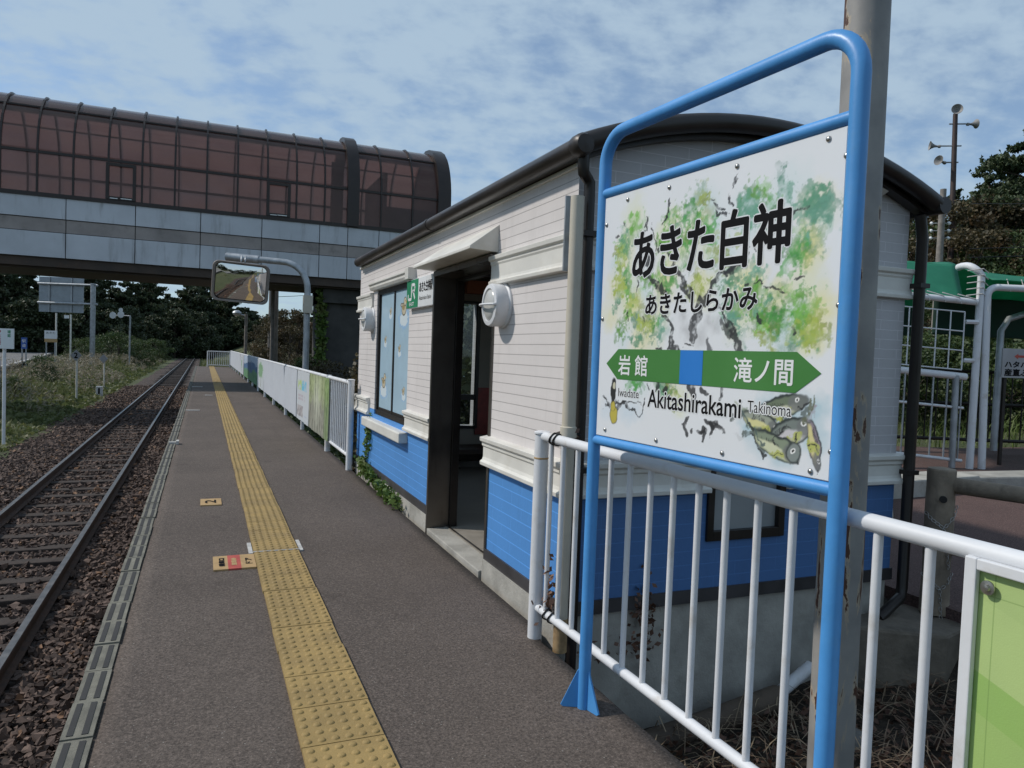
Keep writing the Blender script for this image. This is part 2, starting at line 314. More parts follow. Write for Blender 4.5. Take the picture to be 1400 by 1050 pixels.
    MAT['weedleaf'] = leaf_mat('weed leaves', (0.085, 0.115, 0.038), (0.18, 0.20, 0.075), (0.19, 0.18, 0.08), trans=0.4)
    MAT['plume'] = leaf_mat('dry grass plumes', (0.26, 0.22, 0.15), (0.42, 0.37, 0.28), trans=0.3)
    MAT['lawn'] = leaf_mat('bright grass', (0.09, 0.14, 0.030), (0.19, 0.25, 0.065), (0.20, 0.20, 0.07), trans=0.3)
    MAT['ivy'] = leaf_mat('ivy leaves', (0.06, 0.12, 0.02), (0.16, 0.24, 0.05), (0.17, 0.13, 0.05), trans=0.3)
    MAT['dry'] = leaf_mat('dry straw and dead leaves', (0.14, 0.095, 0.06), (0.44, 0.34, 0.22), (0.16, 0.075, 0.045), trans=0.1)
    MAT['deadleaf'] = leaf_mat('dead brown leaves', (0.09, 0.045, 0.030), (0.22, 0.115, 0.07), trans=0.1)
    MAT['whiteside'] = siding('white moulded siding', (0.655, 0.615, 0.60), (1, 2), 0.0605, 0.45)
    MAT['whiteend_shade'] = siding('shaded white end siding', (0.47, 0.46, 0.475), (0, 2), 0.0605, 0.30, 0.75, 0.75, True)  # front white greyed, so the end wall's shade sits in the colour
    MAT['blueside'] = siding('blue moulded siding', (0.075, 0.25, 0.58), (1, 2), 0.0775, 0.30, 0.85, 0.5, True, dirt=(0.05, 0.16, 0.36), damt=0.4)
    MAT['blueend_shade'] = siding('shaded blue end siding', (0.060, 0.155, 0.36), (0, 2), 0.0775, 0.30, 0.55, 0.4, True, dirt=(0.05, 0.11, 0.24), damt=0.35)  # front blue darkened and dulled to carry the end wall's shade
    m, t, b = new_mat('green canvas'); q = NT(t); n = q.noise(q.coord('Object'), 2, 5); col = q.mix(q.rng(n, 0.3, 0.7, 0, 1), (0.04, 0.29, 0.175), (0.06, 0.37, 0.225)); q.l(col, b.inputs['Base Color']); b.inputs['Roughness'].default_value = 0.6
    tr = q.n('ShaderNodeBsdfTranslucent'); q.l(col, tr.inputs[0]); ms = q.n('ShaderNodeMixShader'); ms.inputs[0].default_value = 0.5; q.l(b.outputs[0], ms.inputs[1]); q.l(tr.outputs[0], ms.inputs[2]); q.l(ms.outputs[0], t.nodes['Material Output'].inputs[0]); MAT['canvas'] = m
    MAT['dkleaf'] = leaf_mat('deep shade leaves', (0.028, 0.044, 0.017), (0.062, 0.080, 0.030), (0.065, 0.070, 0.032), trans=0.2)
    m, t, b = new_mat('lime banner cloth'); q = NT(t); sp = q.n('ShaderNodeSeparateXYZ'); q.l(q.coord('World'), sp.inputs[0]); a = q.math('SUBTRACT', sp.outputs[2], q.math('MULTIPLY', sp.outputs[1], 0.30)); col = None
    base = (0.42, 0.55, 0.21); col = q.mix(0.0, base, base)
    for lo, hi, cc in ((0.00, 0.16, (0.46, 0.60, 0.25)), (0.16, 0.365, (0.34, 0.50, 0.15)), (0.365, 0.455, (0.29, 0.47, 0.12)), (0.62, 0.80, (0.40, 0.53, 0.20)), (0.95, 1.6, (0.30, 0.47, 0.13))):
        col = q.mix(q.math('MULTIPLY', q.math('GREATER_THAN', a, lo), q.math('LESS_THAN', a, hi)), col, cc)
    ym = q.math('ABSOLUTE', q.math('SUBTRACT', sp.outputs[1], 1.048)); zm = q.math('ABSOLUTE', q.math('SUBTRACT', sp.outputs[2], 0.955)); seam = q.math('MAXIMUM', q.math('LESS_THAN', ym, 0.0014), q.math('LESS_THAN', zm, 0.0014))
    col = q.mix(q.math('MULTIPLY', seam, 0.5), col, (0.15, 0.26, 0.06)); col = q.mix(q.rng(q.noise(q.coord('World'), 4, 5), 0.4, 0.75, 0, 0.2), col, (0.28, 0.36, 0.16)); q.l(col, b.inputs['Base Color']); b.inputs['Roughness'].default_value = 0.6; q.bump(q.noise(q.coord('World'), 260, 2), 0.15, 0.002, b); MAT['lime'] = m
special()

# ------------------------------------------------------------------ object helpers
ORG = {}
def tag(o, label=None, cat=None, group=None, kind=None):
    if label: o['label'] = label
    if cat: o['category'] = cat
    if group: o['group'] = group
    if kind: o['kind'] = kind
    return o
def thing(name, label, cat, loc=(0, 0, 0), group=None):
    o = bpy.data.objects.new(name, None); COL.objects.link(o); o.location = loc; o.empty_display_size = 0.2
    ORG[o] = Vector(loc); return tag(o, label, cat, group)
def copy_tree(o, parent=None):
    c = o.copy(); COL.objects.link(c); c.parent = parent
    for ch in list(o.children): copy_tree(ch, c)
    return c
def finish(me, name, mats, parent, smooth, base):
    for mm in mats: me.materials.append(mm)
    if smooth:
        me.polygons.foreach_set('use_smooth', [True] * len(me.polygons))
        if smooth is not True and smooth < 3: me.set_sharp_from_angle(angle=smooth)
    me.update()
    o = bpy.data.objects.new(name, me); COL.objects.link(o)
    if parent is not None:
        o.parent = parent; ORG[o] = ORG[parent]
    else:
        o.location = base; ORG[o] = Vector(base)
    return o
class MB:
    def __init__(s): s.v = []; s.f = []; s.mi = []; s.cur = 0
    def add(s, vs, fs):
        b = len(s.v); s.v.extend(tuple(x) for x in vs)
        for f in fs: s.f.append(tuple(i + b for i in f)); s.mi.append(s.cur)
        return s
    def box(s, x0, x1, y0, y1, z0, z1):
        return s.add([(x0, y0, z0), (x1, y0, z0), (x1, y1, z0), (x0, y1, z0), (x0, y0, z1), (x1, y0, z1), (x1, y1, z1), (x0, y1, z1)],
                     [(0, 3, 2, 1), (4, 5, 6, 7), (0, 1, 5, 4), (1, 2, 6, 5), (2, 3, 7, 6), (3, 0, 4, 7)])
    def obox(s, c, ax, ay, az):
        """box from centre and half-axis vectors"""
        c, ax, ay, az = map(Vector, (c, ax, ay, az)); vs = []
        for k_ in (-1, 1):
            for i, j in ((-1, -1), (1, -1), (1, 1), (-1, 1)): vs.append(c + ax * i + ay * j + az * k_)
        return s.add(vs, [(0, 3, 2, 1), (4, 5, 6, 7), (0, 1, 5, 4), (1, 2, 6, 5), (2, 3, 7, 6), (3, 0, 4, 7)])
    def bar(s, a, b, w, h, up=(0, 0, 1)):
        a, b = Vector(a), Vector(b); d = (b - a); L = d.length; d /= L
        sd = d.cross(Vector(up))
        if sd.length < 1e-4: sd = d.cross(Vector((1, 0, 0)))
        sd.normalize(); u = sd.cross(d)
        return s.obox((a + b) / 2, d * L / 2, sd * w / 2, u * h / 2)
    def tube(s, pts, r, n=10, caps=True):
        pts = [Vector(p) for p in pts]; m = len(pts); rs = r if isinstance(r, (list, tuple)) else [r] * m
        tang = []
        for i in range(m):
            a = pts[max(0, i - 1)]; b = pts[min(m - 1, i + 1)]; tang.append((b - a).normalized())
        t0 = tang[0]; ref = Vector((0, 0, 1)) if abs(t0.z) < 0.9 else Vector((1, 0, 0))
        u = t0.cross(ref).normalized(); vs = []
        for i in range(m):
            u = (u - tang[i] * u.dot(tang[i])).normalized(); v = tang[i].cross(u)
            for j in range(n):
                a = 2 * math.pi * j / n; vs.append(pts[i] + (u * math.cos(a) + v * math.sin(a)) * rs[i])
        fs = []
        for i in range(m - 1):
            for j in range(n):
                fs.append((i * n + j, i * n + (j + 1) % n, (i + 1) * n + (j + 1) % n, (i + 1) * n + j))
        if caps: fs.append(tuple(range(n - 1, -1, -1))); fs.append(tuple((m - 1) * n + j for j in range(n)))
        return s.add(vs, fs)
    def lathe(s, prof, o, axis=(0, 0, 1), n=24):
        """prof: (radius, height along axis) pairs, closed with caps"""
        o, ax = Vector(o), Vector(axis).normalized(); ref = Vector((0, 0, 1)) if abs(ax.z) < 0.9 else Vector((1, 0, 0))
        u = ax.cross(ref).normalized(); v = ax.cross(u); vs = []
        for r, h in prof:
            for j in range(n):
                a = 2 * math.pi * j / n; vs.append(o + ax * h + (u * math.cos(a) + v * math.sin(a)) * max(r, 1e-4))
        fs = []
        for i in range(len(prof) - 1):
            for j in range(n): fs.append((i * n + j, i * n + (j + 1) % n, (i + 1) * n + (j + 1) % n, (i + 1) * n + j))
        fs.append(tuple(range(n - 1, -1, -1))); fs.append(tuple((len(prof) - 1) * n + j for j in range(n)))
        return s.add(vs, fs)
    def prism(s, poly, vec):
        """closed polygon (3-D points) pushed along vec"""
        vec = Vector(vec); a = [Vector(p) for p in poly]; n = len(a)
        fs = [tuple(range(n - 1, -1, -1)), tuple(range(n, 2 * n))] + [(i, (i + 1) % n, n + (i + 1) % n, n + i) for i in range(n)]
        return s.add(a + [p + vec for p in a], fs)
    def pieces(s):
        """vertex groups of far-apart pieces, so that each becomes a part of its own"""
        n = len(s.v); par = list(range(n))
        def find(a):
            while par[a] != a: par[a] = par[par[a]]; a = par[a]
            return a
        for f in s.f:
            for v in f[1:]: par[find(v)] = find(f[0])
        isl = {}
        for i in range(n): isl.setdefault(find(i), []).append(i)
        isl = list(isl.values())
        if len(isl) == 1 or len(isl) > 200: return [range(n)]
        A = np.array(s.v); lo = np.array([A[i].min(0) for i in isl]); hi = np.array([A[i].max(0) for i in isl]); sz = (hi - lo).max(1); p2 = list(range(len(isl)))
        def f2(a):
            while p2[a] != a: a = p2[a]
            return a
        for a in range(len(isl)):
            for b in range(a):
                g = np.maximum(0, np.maximum(lo[a] - hi[b], lo[b] - hi[a]))
                if math.sqrt((g * g).sum()) <= max(.02, .5 * max(sz[a], sz[b])): p2[f2(a)] = f2(b)
        out = {}
        for i, v in enumerate(isl): out.setdefault(f2(i), []).extend(v)
        return list(out.values())
    def build(s, name, mats, parent=None, smooth=None, bevel=0, base=None, fixn=True, split=True):
        if not isinstance(mats, (list, tuple)): mats = [mats]
        if parent is not None and split:
            gr = s.pieces()
            if 1 < len(gr) <= 60:
                outs = []
                for g in gr:
                    q = MB(); ix = {v: i for i, v in enumerate(g)}; q.v = [s.v[v] for v in g]
                    for f, mi in zip(s.f, s.mi):
                        if f[0] in ix: q.f.append(tuple(ix[v] for v in f)); q.mi.append(mi)
                    outs.append(q.build(name, mats, parent, smooth, bevel, base, fixn, False))
                return outs[0]
        if parent is not None: b = ORG[parent]
        elif base is not None: b = Vector(base)
        else: b = Vector((0, 0, 0))
        me = bpy.data.meshes.new(name); me.from_pydata([(x[0] - b.x, x[1] - b.y, x[2] - b.z) for x in s.v], [], s.f)
        if len(mats) > 1: me.polygons.foreach_set('material_index', s.mi)
        if fixn:
            import bmesh
            bm = bmesh.new(); bm.from_mesh(me); bmesh.ops.recalc_face_normals(bm, faces=bm.faces); bm.to_mesh(me); bm.free()
        o = finish(me, name, mats, parent, smooth, b)
        if bevel:
            md = o.modifiers.new('bevel', 'BEVEL'); md.width = bevel; md.segments = 2; md.limit_method = 'ANGLE'; md.angle_limit = 0.7
            md.harden_normals = False
        return o
def np_mesh(name, V, F, mats, parent=None, smooth=None, base=(0, 0, 0)):
    """bulk mesh from arrays; F is (n,3) or (n,4)"""
    V = np.asarray(V, dtype=np.float32).reshape(-1, 3); F = np.asarray(F, dtype=np.int32); b = ORG[parent] if parent is not None else Vector(base)
    V = V - np.array(b, dtype=np.float32)
    me = bpy.data.meshes.new(name); me.vertices.add(len(V)); me.vertices.foreach_set('co', V.ravel())
    n, kk = F.shape; me.loops.add(n * kk); me.loops.foreach_set('vertex_index', F.ravel())
    me.polygons.add(n); me.polygons.foreach_set('loop_start', np.arange(0, n * kk, kk, dtype=np.int32))
    me.update(calc_edges=True); me.validate()
    if not smooth: me.shade_flat()
    return finish(me, name, mats if isinstance(mats, (list, tuple)) else [mats], parent, smooth, b)

def blades(P, h, w, lean, rng, seg=2):
    """bent grass blades: P (n,3) roots, h heights, w widths; returns V, F(quads)"""
    n = len(P); a = rng.uniform(0, 2 * np.pi, n); d = np.stack([np.cos(a), np.sin(a), np.zeros(n)], 1)
    s = np.stack([-np.sin(a), np.cos(a), np.zeros(n)], 1); ln = rng.uniform(0.3, 1, n)[:, None] * lean
    rows = []
    for i in range(seg + 1):
        f = i / seg; c = P + np.array([0, 0, 1.0]) * (h[:, None] * f * (1 - 0.25 * ln * f)) + d * (h[:, None] * ln * f * f)
        ww = (w * (1 - 0.85 * f))[:, None]; rows += [c - s * ww / 2, c + s * ww / 2]
    V = np.stack(rows, 1).reshape(-1, 3); kk = 2 * (seg + 1); b = (np.arange(n) * kk)[:, None]
    F = np.concatenate([b + np.array([[2 * i, 2 * i + 1, 2 * i + 3, 2 * i + 2]]) for i in range(seg)], 0)
    return V, F
def leaves(C, size, rng, flat=0.0, aspect=0.6):
    """single leaf-sized quads (a rhombus each) at points C with random tilt; flat pulls normals up"""
    n = len(C); nn = rng.normal(size=(n, 3)); nn[:, 2] += flat * 2; nn /= np.linalg.norm(nn, axis=1)[:, None]
    t = rng.normal(size=(n, 3)); t -= nn * (t * nn).sum(1)[:, None]; t /= np.linalg.norm(t, axis=1)[:, None]; s = np.cross(nn, t)
    sz = np.asarray(size).reshape(-1, 1) * np.ones((n, 1))
    V = np.stack([C - t * sz, C + s * sz * aspect, C + t * sz, C - s * sz * aspect], 1).reshape(-1, 3)
    F = (np.arange(n) * 4)[:, None] + np.array([[0, 1, 2, 3]]); return V, F
TXT = {}
def text_mesh(body, space=1.0):
    """flat letter outlines, filled: vertex array and faces in local XY"""
    if (body, space) in TXT: return TXT[(body, space)]
    c = bpy.data.curves.new('lettering', 'FONT'); c.body = body; c.size = 0.1; c.space_character = space; c.resolution_u = 3
    o = bpy.data.objects.new('tmp', c); COL.objects.link(o); dg = bpy.context.evaluated_depsgraph_get()
    me = bpy.data.meshes.new_from_object(o.evaluated_get(dg)); bpy.data.objects.remove(o); bpy.data.curves.remove(c)
    co = np.zeros(len(me.vertices) * 3); me.vertices.foreach_get('co', co); fs = [tuple(p.vertices) for p in me.polygons]; bpy.data.meshes.remove(me)
    TXT[(body, space)] = (co.reshape(-1, 3), fs); return TXT[(body, space)]
def letter(name, body, mat, parent, origin, right, up, box_w=None, box_h=None, bold=0.0, space=1.0, lift=0.00002):
    """lettering fitted into a box of given width / height with its left bottom at origin; bold (metres) thickens the strokes
    with shifted copies, each a hair above the last"""
    co, fs = text_mesh(body, space); lo, hi = co.min(0), co.max(0); fx = box_w / (hi[0] - lo[0]) if box_w else 1; fy = box_h / (hi[1] - lo[1]) if box_h else fx
    if not box_w: fx = fy
    r_, u_ = np.array(Vector(right).normalized()), np.array(Vector(up).normalized()); nn = np.cross(r_, u_)
    P = np.array(origin) + (co[:, :1] - lo[0]) * fx * r_ + (co[:, 1:2] - lo[1]) * fy * u_
    sh = [(0, 0)] + ([(math.cos(a) * bold, math.sin(a) * bold) for a in np.linspace(0, 2 * math.pi, 9)[:-1]] if bold else [])
    V, F = [], []
    for i, (a, b) in enumerate(sh):
        off = len(V) * len(co); V.append(P + r_ * a + u_ * b + nn * lift * i); F += [tuple(v + off for v in f) for f in fs]
    V = np.concatenate(V) - (np.array(ORG[parent]) if parent is not None else 0)
    me = bpy.data.meshes.new(name); me.from_pydata(V.tolist(), [], F); me.materials.append(mat); me.update()
    o = bpy.data.objects.new(name, me); COL.objects.link(o)
    if parent is not None: o.parent = parent; ORG[o] = ORG[parent]
    return o
# smooth value noise on arrays, for printed artwork
def vnoise(x, y, seed=0):
    xi = np.floor(x).astype(np.int64); yi = np.floor(y).astype(np.int64); fx = x - xi; fy = y - yi; fx = fx * fx * (3 - 2 * fx); fy = fy * fy * (3 - 2 * fy)
    def h(a, b):
        n = (a * 374761393 + b * 668265263 + seed * 982451653) & 0x7fffffff; n = ((n ^ (n >> 13)) * 1274126177) & 0x7fffffff
        return ((n ^ (n >> 16)) & 0xffff) / 65535.0
    return (h(xi, yi) * (1 - fx) + h(xi + 1, yi) * fx) * (1 - fy) + (h(xi, yi + 1) * (1 - fx) + h(xi + 1, yi + 1) * fx) * fy
def fbm(x, y, oct=4, seed=0):
    v = 0; a = 0.5
    for i in range(oct): v = v + a * vnoise(x * 2 ** i, y * 2 ** i, seed + i); a *= 0.5
    return v / (1 - 0.5 ** oct)
def art_sheet(name, img, origin, right, up, W, H, parent=None, mat=None, base=(0, 0, 0), wave=None):
    """sheet whose printed picture is carried as per-vertex colour; img is (rows from bottom, cols, 3) linear"""
    h, w_, _ = img.shape; r_, u_ = np.array(Vector(right).normalized()), np.array(Vector(up).normalized()); nn = np.cross(r_, u_)
    uu, vv = np.meshgrid(np.linspace(0, W, w_), np.linspace(0, H, h)); P = np.array(origin) + uu[..., None] * r_ + vv[..., None] * u_
    if wave is not None: P = P + wave(uu, vv)[..., None] * nn
    i = np.arange(h * w_).reshape(h, w_); F = np.stack([i[:-1, :-1], i[:-1, 1:], i[1:, 1:], i[1:, :-1]], -1).reshape(-1, 4)
    o = np_mesh(name, P.reshape(-1, 3), F, mat or MAT['art'], parent, True, base)
    at = o.data.color_attributes.new('art', 'FLOAT_COLOR', 'POINT'); c = np.ones((h * w_, 4), dtype=np.float32); c[:, :3] = img.reshape(-1, 3)
    at.data.foreach_set('color', c.ravel()); return o
# ================================================================== SETTING: terrain, platform, track
def smooth01(t): t = np.clip(t, 0, 1); return t * t * (3 - 2 * t)
def ground_h(x, y):
    """terrain height (arrays)"""
    x = np.asarray(x, dtype=float); y = np.asarray(y, dtype=float)
    h = np.full(np.broadcast(x, y).shape, -1.0)
    left = -1.03 + 0.05 * np.clip(-4.2 - x, 0, 9) + 0.12 * (fbm(x * .5 + 40, y * .5 + 9, 3) - .5)
    h = np.where(x < -3.6, left, h - 0.18)
    # right of the platform: ditch by the building, rising to the path, then the hill
    rt = -0.60 + 0.14 * (fbm(x * 1.5 + 7, y * 1.5, 3) - .5) + .06 * np.clip(x - 2.0, 0, 2)
    u = (x - 4.3) * 0.83 + (y - 3.16) * 0.55
    rise = smooth01((u + 0.55) / 0.6)
    near = np.clip(-0.10 + 0.037 * u, -0.3, 2.5)
    rt = np.where(y < 9.2, rt * (1 - rise) + near * rise, rt)
    beyond = smooth01((y - 9.2) / 3.0)
    far_r = -0.8 + smooth01((x - 3) / 9) * 1.3
    rt = rt * (1 - beyond) + far_r * beyond
    hill = smooth01((x * 0.8 + y * 0.2 - 24) / 26) * 5.5
    rt = rt + np.where(x > 1.6, hill, 0)
    return np.where(x > 1.55, rt, h)
def add_terrain():
    xs = np.concatenate([np.linspace(-400, -60, 12), np.linspace(-55, -5, 40), np.linspace(-4.6, 1.5, 8), np.linspace(1.6, 12, 60), np.linspace(12.5, 60, 50), np.linspace(66, 420, 14)])
    ys = np.concatenate([np.linspace(-200, -22, 12), np.linspace(-20, 14, 120), np.linspace(14.5, 60, 60), np.linspace(62, 140, 30), np.linspace(150, 600, 14)])
    X, Y = np.meshgrid(xs, ys); Z = ground_h(X, Y); i = np.arange(X.size).reshape(X.shape)
    F = np.stack([i[:-1, :-1], i[:-1, 1:], i[1:, 1:], i[1:, :-1]], -1).reshape(-1, 4)
    V = np.stack([X, Y, Z], -1).reshape(-1, 3); o = np_mesh('ground', V, F, [MAT['soil'], MAT['earth']], None, True); tag(o, kind='structure')
    cx = V[F].mean(1); mi = ((cx[:, 0] > 1.4) & (cx[:, 0] < 5.0) & (cx[:, 1] < 9.6) & (cx[:, 1] > -6)).astype(np.int32); o.data.polygons.foreach_set('material_index', mi)
add_terrain()

PX0, PX1, PY0, PY1 = -0.345, 1.70, -26.0, 50.9
# platform body, asphalt top
mb = MB(); mb.box(-0.43, PX1 - .03, PY0, PY1, -1.3, -0.06); tag(mb.build('platform_wall', MAT['darkconc']), kind='structure')
def add_platform():
    ys = np.linspace(PY0, PY1, 400); xs = np.concatenate([np.linspace(PX0, PX1 - .12, 22), [PX1 - 0.03]])
    X, Y = np.meshgrid(xs, ys); Z = 0.012 * (fbm(X * 1.2 + 3, Y * 0.7, 3) - .5) * np.clip(np.minimum(X + .34, 1.7 - X) * 6, 0, 1)
    Z = np.where(X > 0.3, Z * np.clip((X - .7) * 5, 0, 1), Z * np.clip((.3 - X) * 5, 0, 1)) - 0.004
    # the surface has broken away along the near ditch side
    X2 = X.copy(); edge = np.isclose(X, PX1 - .03); X2 = np.where(edge & (Y < 3.3), 1.62 + 0.045 * (fbm(Y * 3, Y * 0 + 2, 4, 5) - .5), X2)
    X2 = np.where(np.isclose(X, PX1 - .12) & (Y < 3.3), 1.54, X2)
    i = np.arange(X.size).reshape(X.shape); F = np.stack([i[:-1, :-1], i[:-1, 1:], i[1:, 1:], i[1:, :-1]], -1).reshape(-1, 4)
    o = np_mesh('platform', np.stack([X2, Y, Z], -1).reshape(-1, 3), F, MAT['asphalt'], None, True); tag(o, kind='structure')
    md = o.modifiers.new('thickness', 'SOLIDIFY'); md.thickness = 0.05; md.offset = -1
add_platform()
# concrete edge stones with two dark slots each
def add_edge():
    m = MB(); y = PY0; j = 0; rr = random.Random(3)
    while y < PY1 - .3:
        L = 0.305; dz = rr.uniform(-.004, .004) if y > 0 else 0; x0 = -0.450 + rr.uniform(-.003, .003)
        m.cur = 0; m.box(x0, x0 + .105, y + .004, y + L - .004, -0.075, 0.006 + dz)
        m.cur = 1
        for a in (0.017, 0.066): m.box(x0 + a, x0 + a + .021, y + .022, y + L - .022, 0.0, 0.0085 + dz)
        y += L
    o = m.build('platform_edge', [MAT['edgestone'], MAT['slot']]); tag(o, kind='structure')
add_edge()
# tactile paving
def add_tactile():
    xl, xr = 0.352, 0.652; m = MB(); ys = np.arange(PY0, PY1 - .3, 0.3015); rr = random.Random(5); bp = []
    for y in ys:
        dz = rr.uniform(-.0015, .0015); dx = rr.uniform(-.003, .003)
        m.box(xl + dx, xr + dx, y + .003, y + .2985, -0.03, 0.012 + dz)
        if y > 0.5:
            for a in range(6):
                for b in range(5):
                    bp.append((xl + dx + .025 + a * .05, y + .033 + b * .0588, 0.012 + dz))
    o = m.build('tactile_paving', MAT['tile']); tag(o, kind='structure')
    bp = np.array(bp); n = 8; rings = [(0.0165, 0.0), (0.0135, 0.0042), (0.007, 0.0058)]
    a = np.arange(n) * 2 * np.pi / n; R_ = np.concatenate([np.stack([r * np.cos(a), r * np.sin(a), np.full(n, z)], 1) for r, z in rings] + [np.array([[0, 0, 0.006]])])
    V = (bp[:, None, :] + R_[None]).reshape(-1, 3); kk = len(R_); f = []
    for i in range(2):
        for j in range(n): f.append((i * n + j, i * n + (j + 1) % n, (i + 1) * n + (j + 1) % n, (i + 1) * n + j))
    f4 = np.array(f); F = ((np.arange(len(bp)) * kk)[:, None, None] + f4[None]).reshape(-1, 4)
    f3 = np.array([(2 * n + j, 2 * n + (j + 1) % n, 3 * n, 3 * n) for j in range(n)])
    tri = np.array([(2 * n + j, 2 * n + (j + 1) % n, 3 * n) for j in range(n)]); F3 = ((np.arange(len(bp)) * kk)[:, None, None] + tri[None]).reshape(-1, 3)
    # two meshes' worth of faces in one object: triangles as a second bulk mesh joined through vertices
    Fq = np.concatenate([F, np.stack([F3[:, 0], F3[:, 1], F3[:, 2], F3[:, 2]], 1)]) if False else F
    me_v = V; np_mesh('tile_bumps', me_v, np.concatenate([np.stack([Fq[:, 0], Fq[:, 1], Fq[:, 2]], 1), np.stack([Fq[:, 0], Fq[:, 2], Fq[:, 3]], 1), F3]), MAT['tile'], o, True)
add_tactile()

# painted marks on the platform (each flat sheet a few mm up)
def mark(name, label, rects, letters=(), cat='marking'):
    r = thing(name, label, cat, (rects[0][0], rects[0][2], 0.0))
    for i, (x0, x1, y0, y1, mat, nm) in enumerate(rects):
        MB().box(x0, x1, y0, y1, -0.004, 0.0065 + 0.0006 * i).build(nm, mat, r)
    for body, mat, org, rt, up, bw, bh in letters: letter('lettering', body, mat, r, org, rt, up, bw, bh, bold=0.0025)
    return r
mark('door_position_mark', 'small mustard boarding mark with a sideways dark 2 on the grey asphalt', [(0.0, 0.178, 7.04, 7.33, MAT['yellow'], 'base_patch')],
     [('2', MAT['black'], (0.13, 7.115, 0.0085), (0, 1, 0), (-1, 0, 0), 0.14, 0.09)])
mark('notice_patch', 'tan and red floor notice stuck beside the yellow tactile tiles', [(0.085, 0.175, 4.985, 5.305, MAT['yellow'], 'tan_patch'), (0.175, 0.255, 4.985, 5.305, MAT['redmark'], 'red_patch'), (0.255, 0.347, 4.985, 5.305, MAT['yellow'], 'tan_patch')],
     [('乗車口', MAT['black'], (0.155, 5.05, 0.0088), (0, 1, 0), (-1, 0, 0), 0.19, 0.035), ('整理券', MAT['yellow'], (0.228, 5.06, 0.0088), (0, 1, 0), (-1, 0, 0), 0.17, 0.03), ('ドア', MAT['black'], (0.325, 5.07, 0.0088), (0, 1, 0), (-1, 0, 0), 0.14, 0.04)])
MB().box(0.318, 0.345, 5.33, 5.62, -.004, 0.006).box(0.660, 0.685, 5.33, 5.62, -.004, 0.006).box(0.346, 0.659, 5.326, 5.338, 0.009, 0.0155).build('stop_line', MAT['linewhite'])
tag(bpy.data.objects['stop_line'], 'worn white painted bracket crossing the yellow tiles beside the floor notice', 'marking')
for i, (x0, x1, y0, lb) in enumerate(((-0.33, -0.05, 17.2, 'short white paint dash on the platform edge, nearer than the overpass shade'),
                                      (0.06, 0.26, 22.3, 'short white paint dash beside the yellow strip just before the overpass shade'),
                                      (-0.33, 0.0, 26.6, 'short white paint dash on the platform edge inside the overpass shade'))):
    tag(MB().box(x0, x1, y0, y0 + .09, -.004, 0.007).build('paint_dash', MAT['linewhite']), lb, 'marking', 'paint dashes on the platform')
tag(MB().box(-0.43, -0.30, 11.45, 11.52, -.03, 0.03).box(-0.335, -0.30, 11.40, 11.56, 0.0, 0.05).build('edge_marker', MAT['linewhite']), 'small white bracket on the platform edge between the track and the asphalt', 'marker')

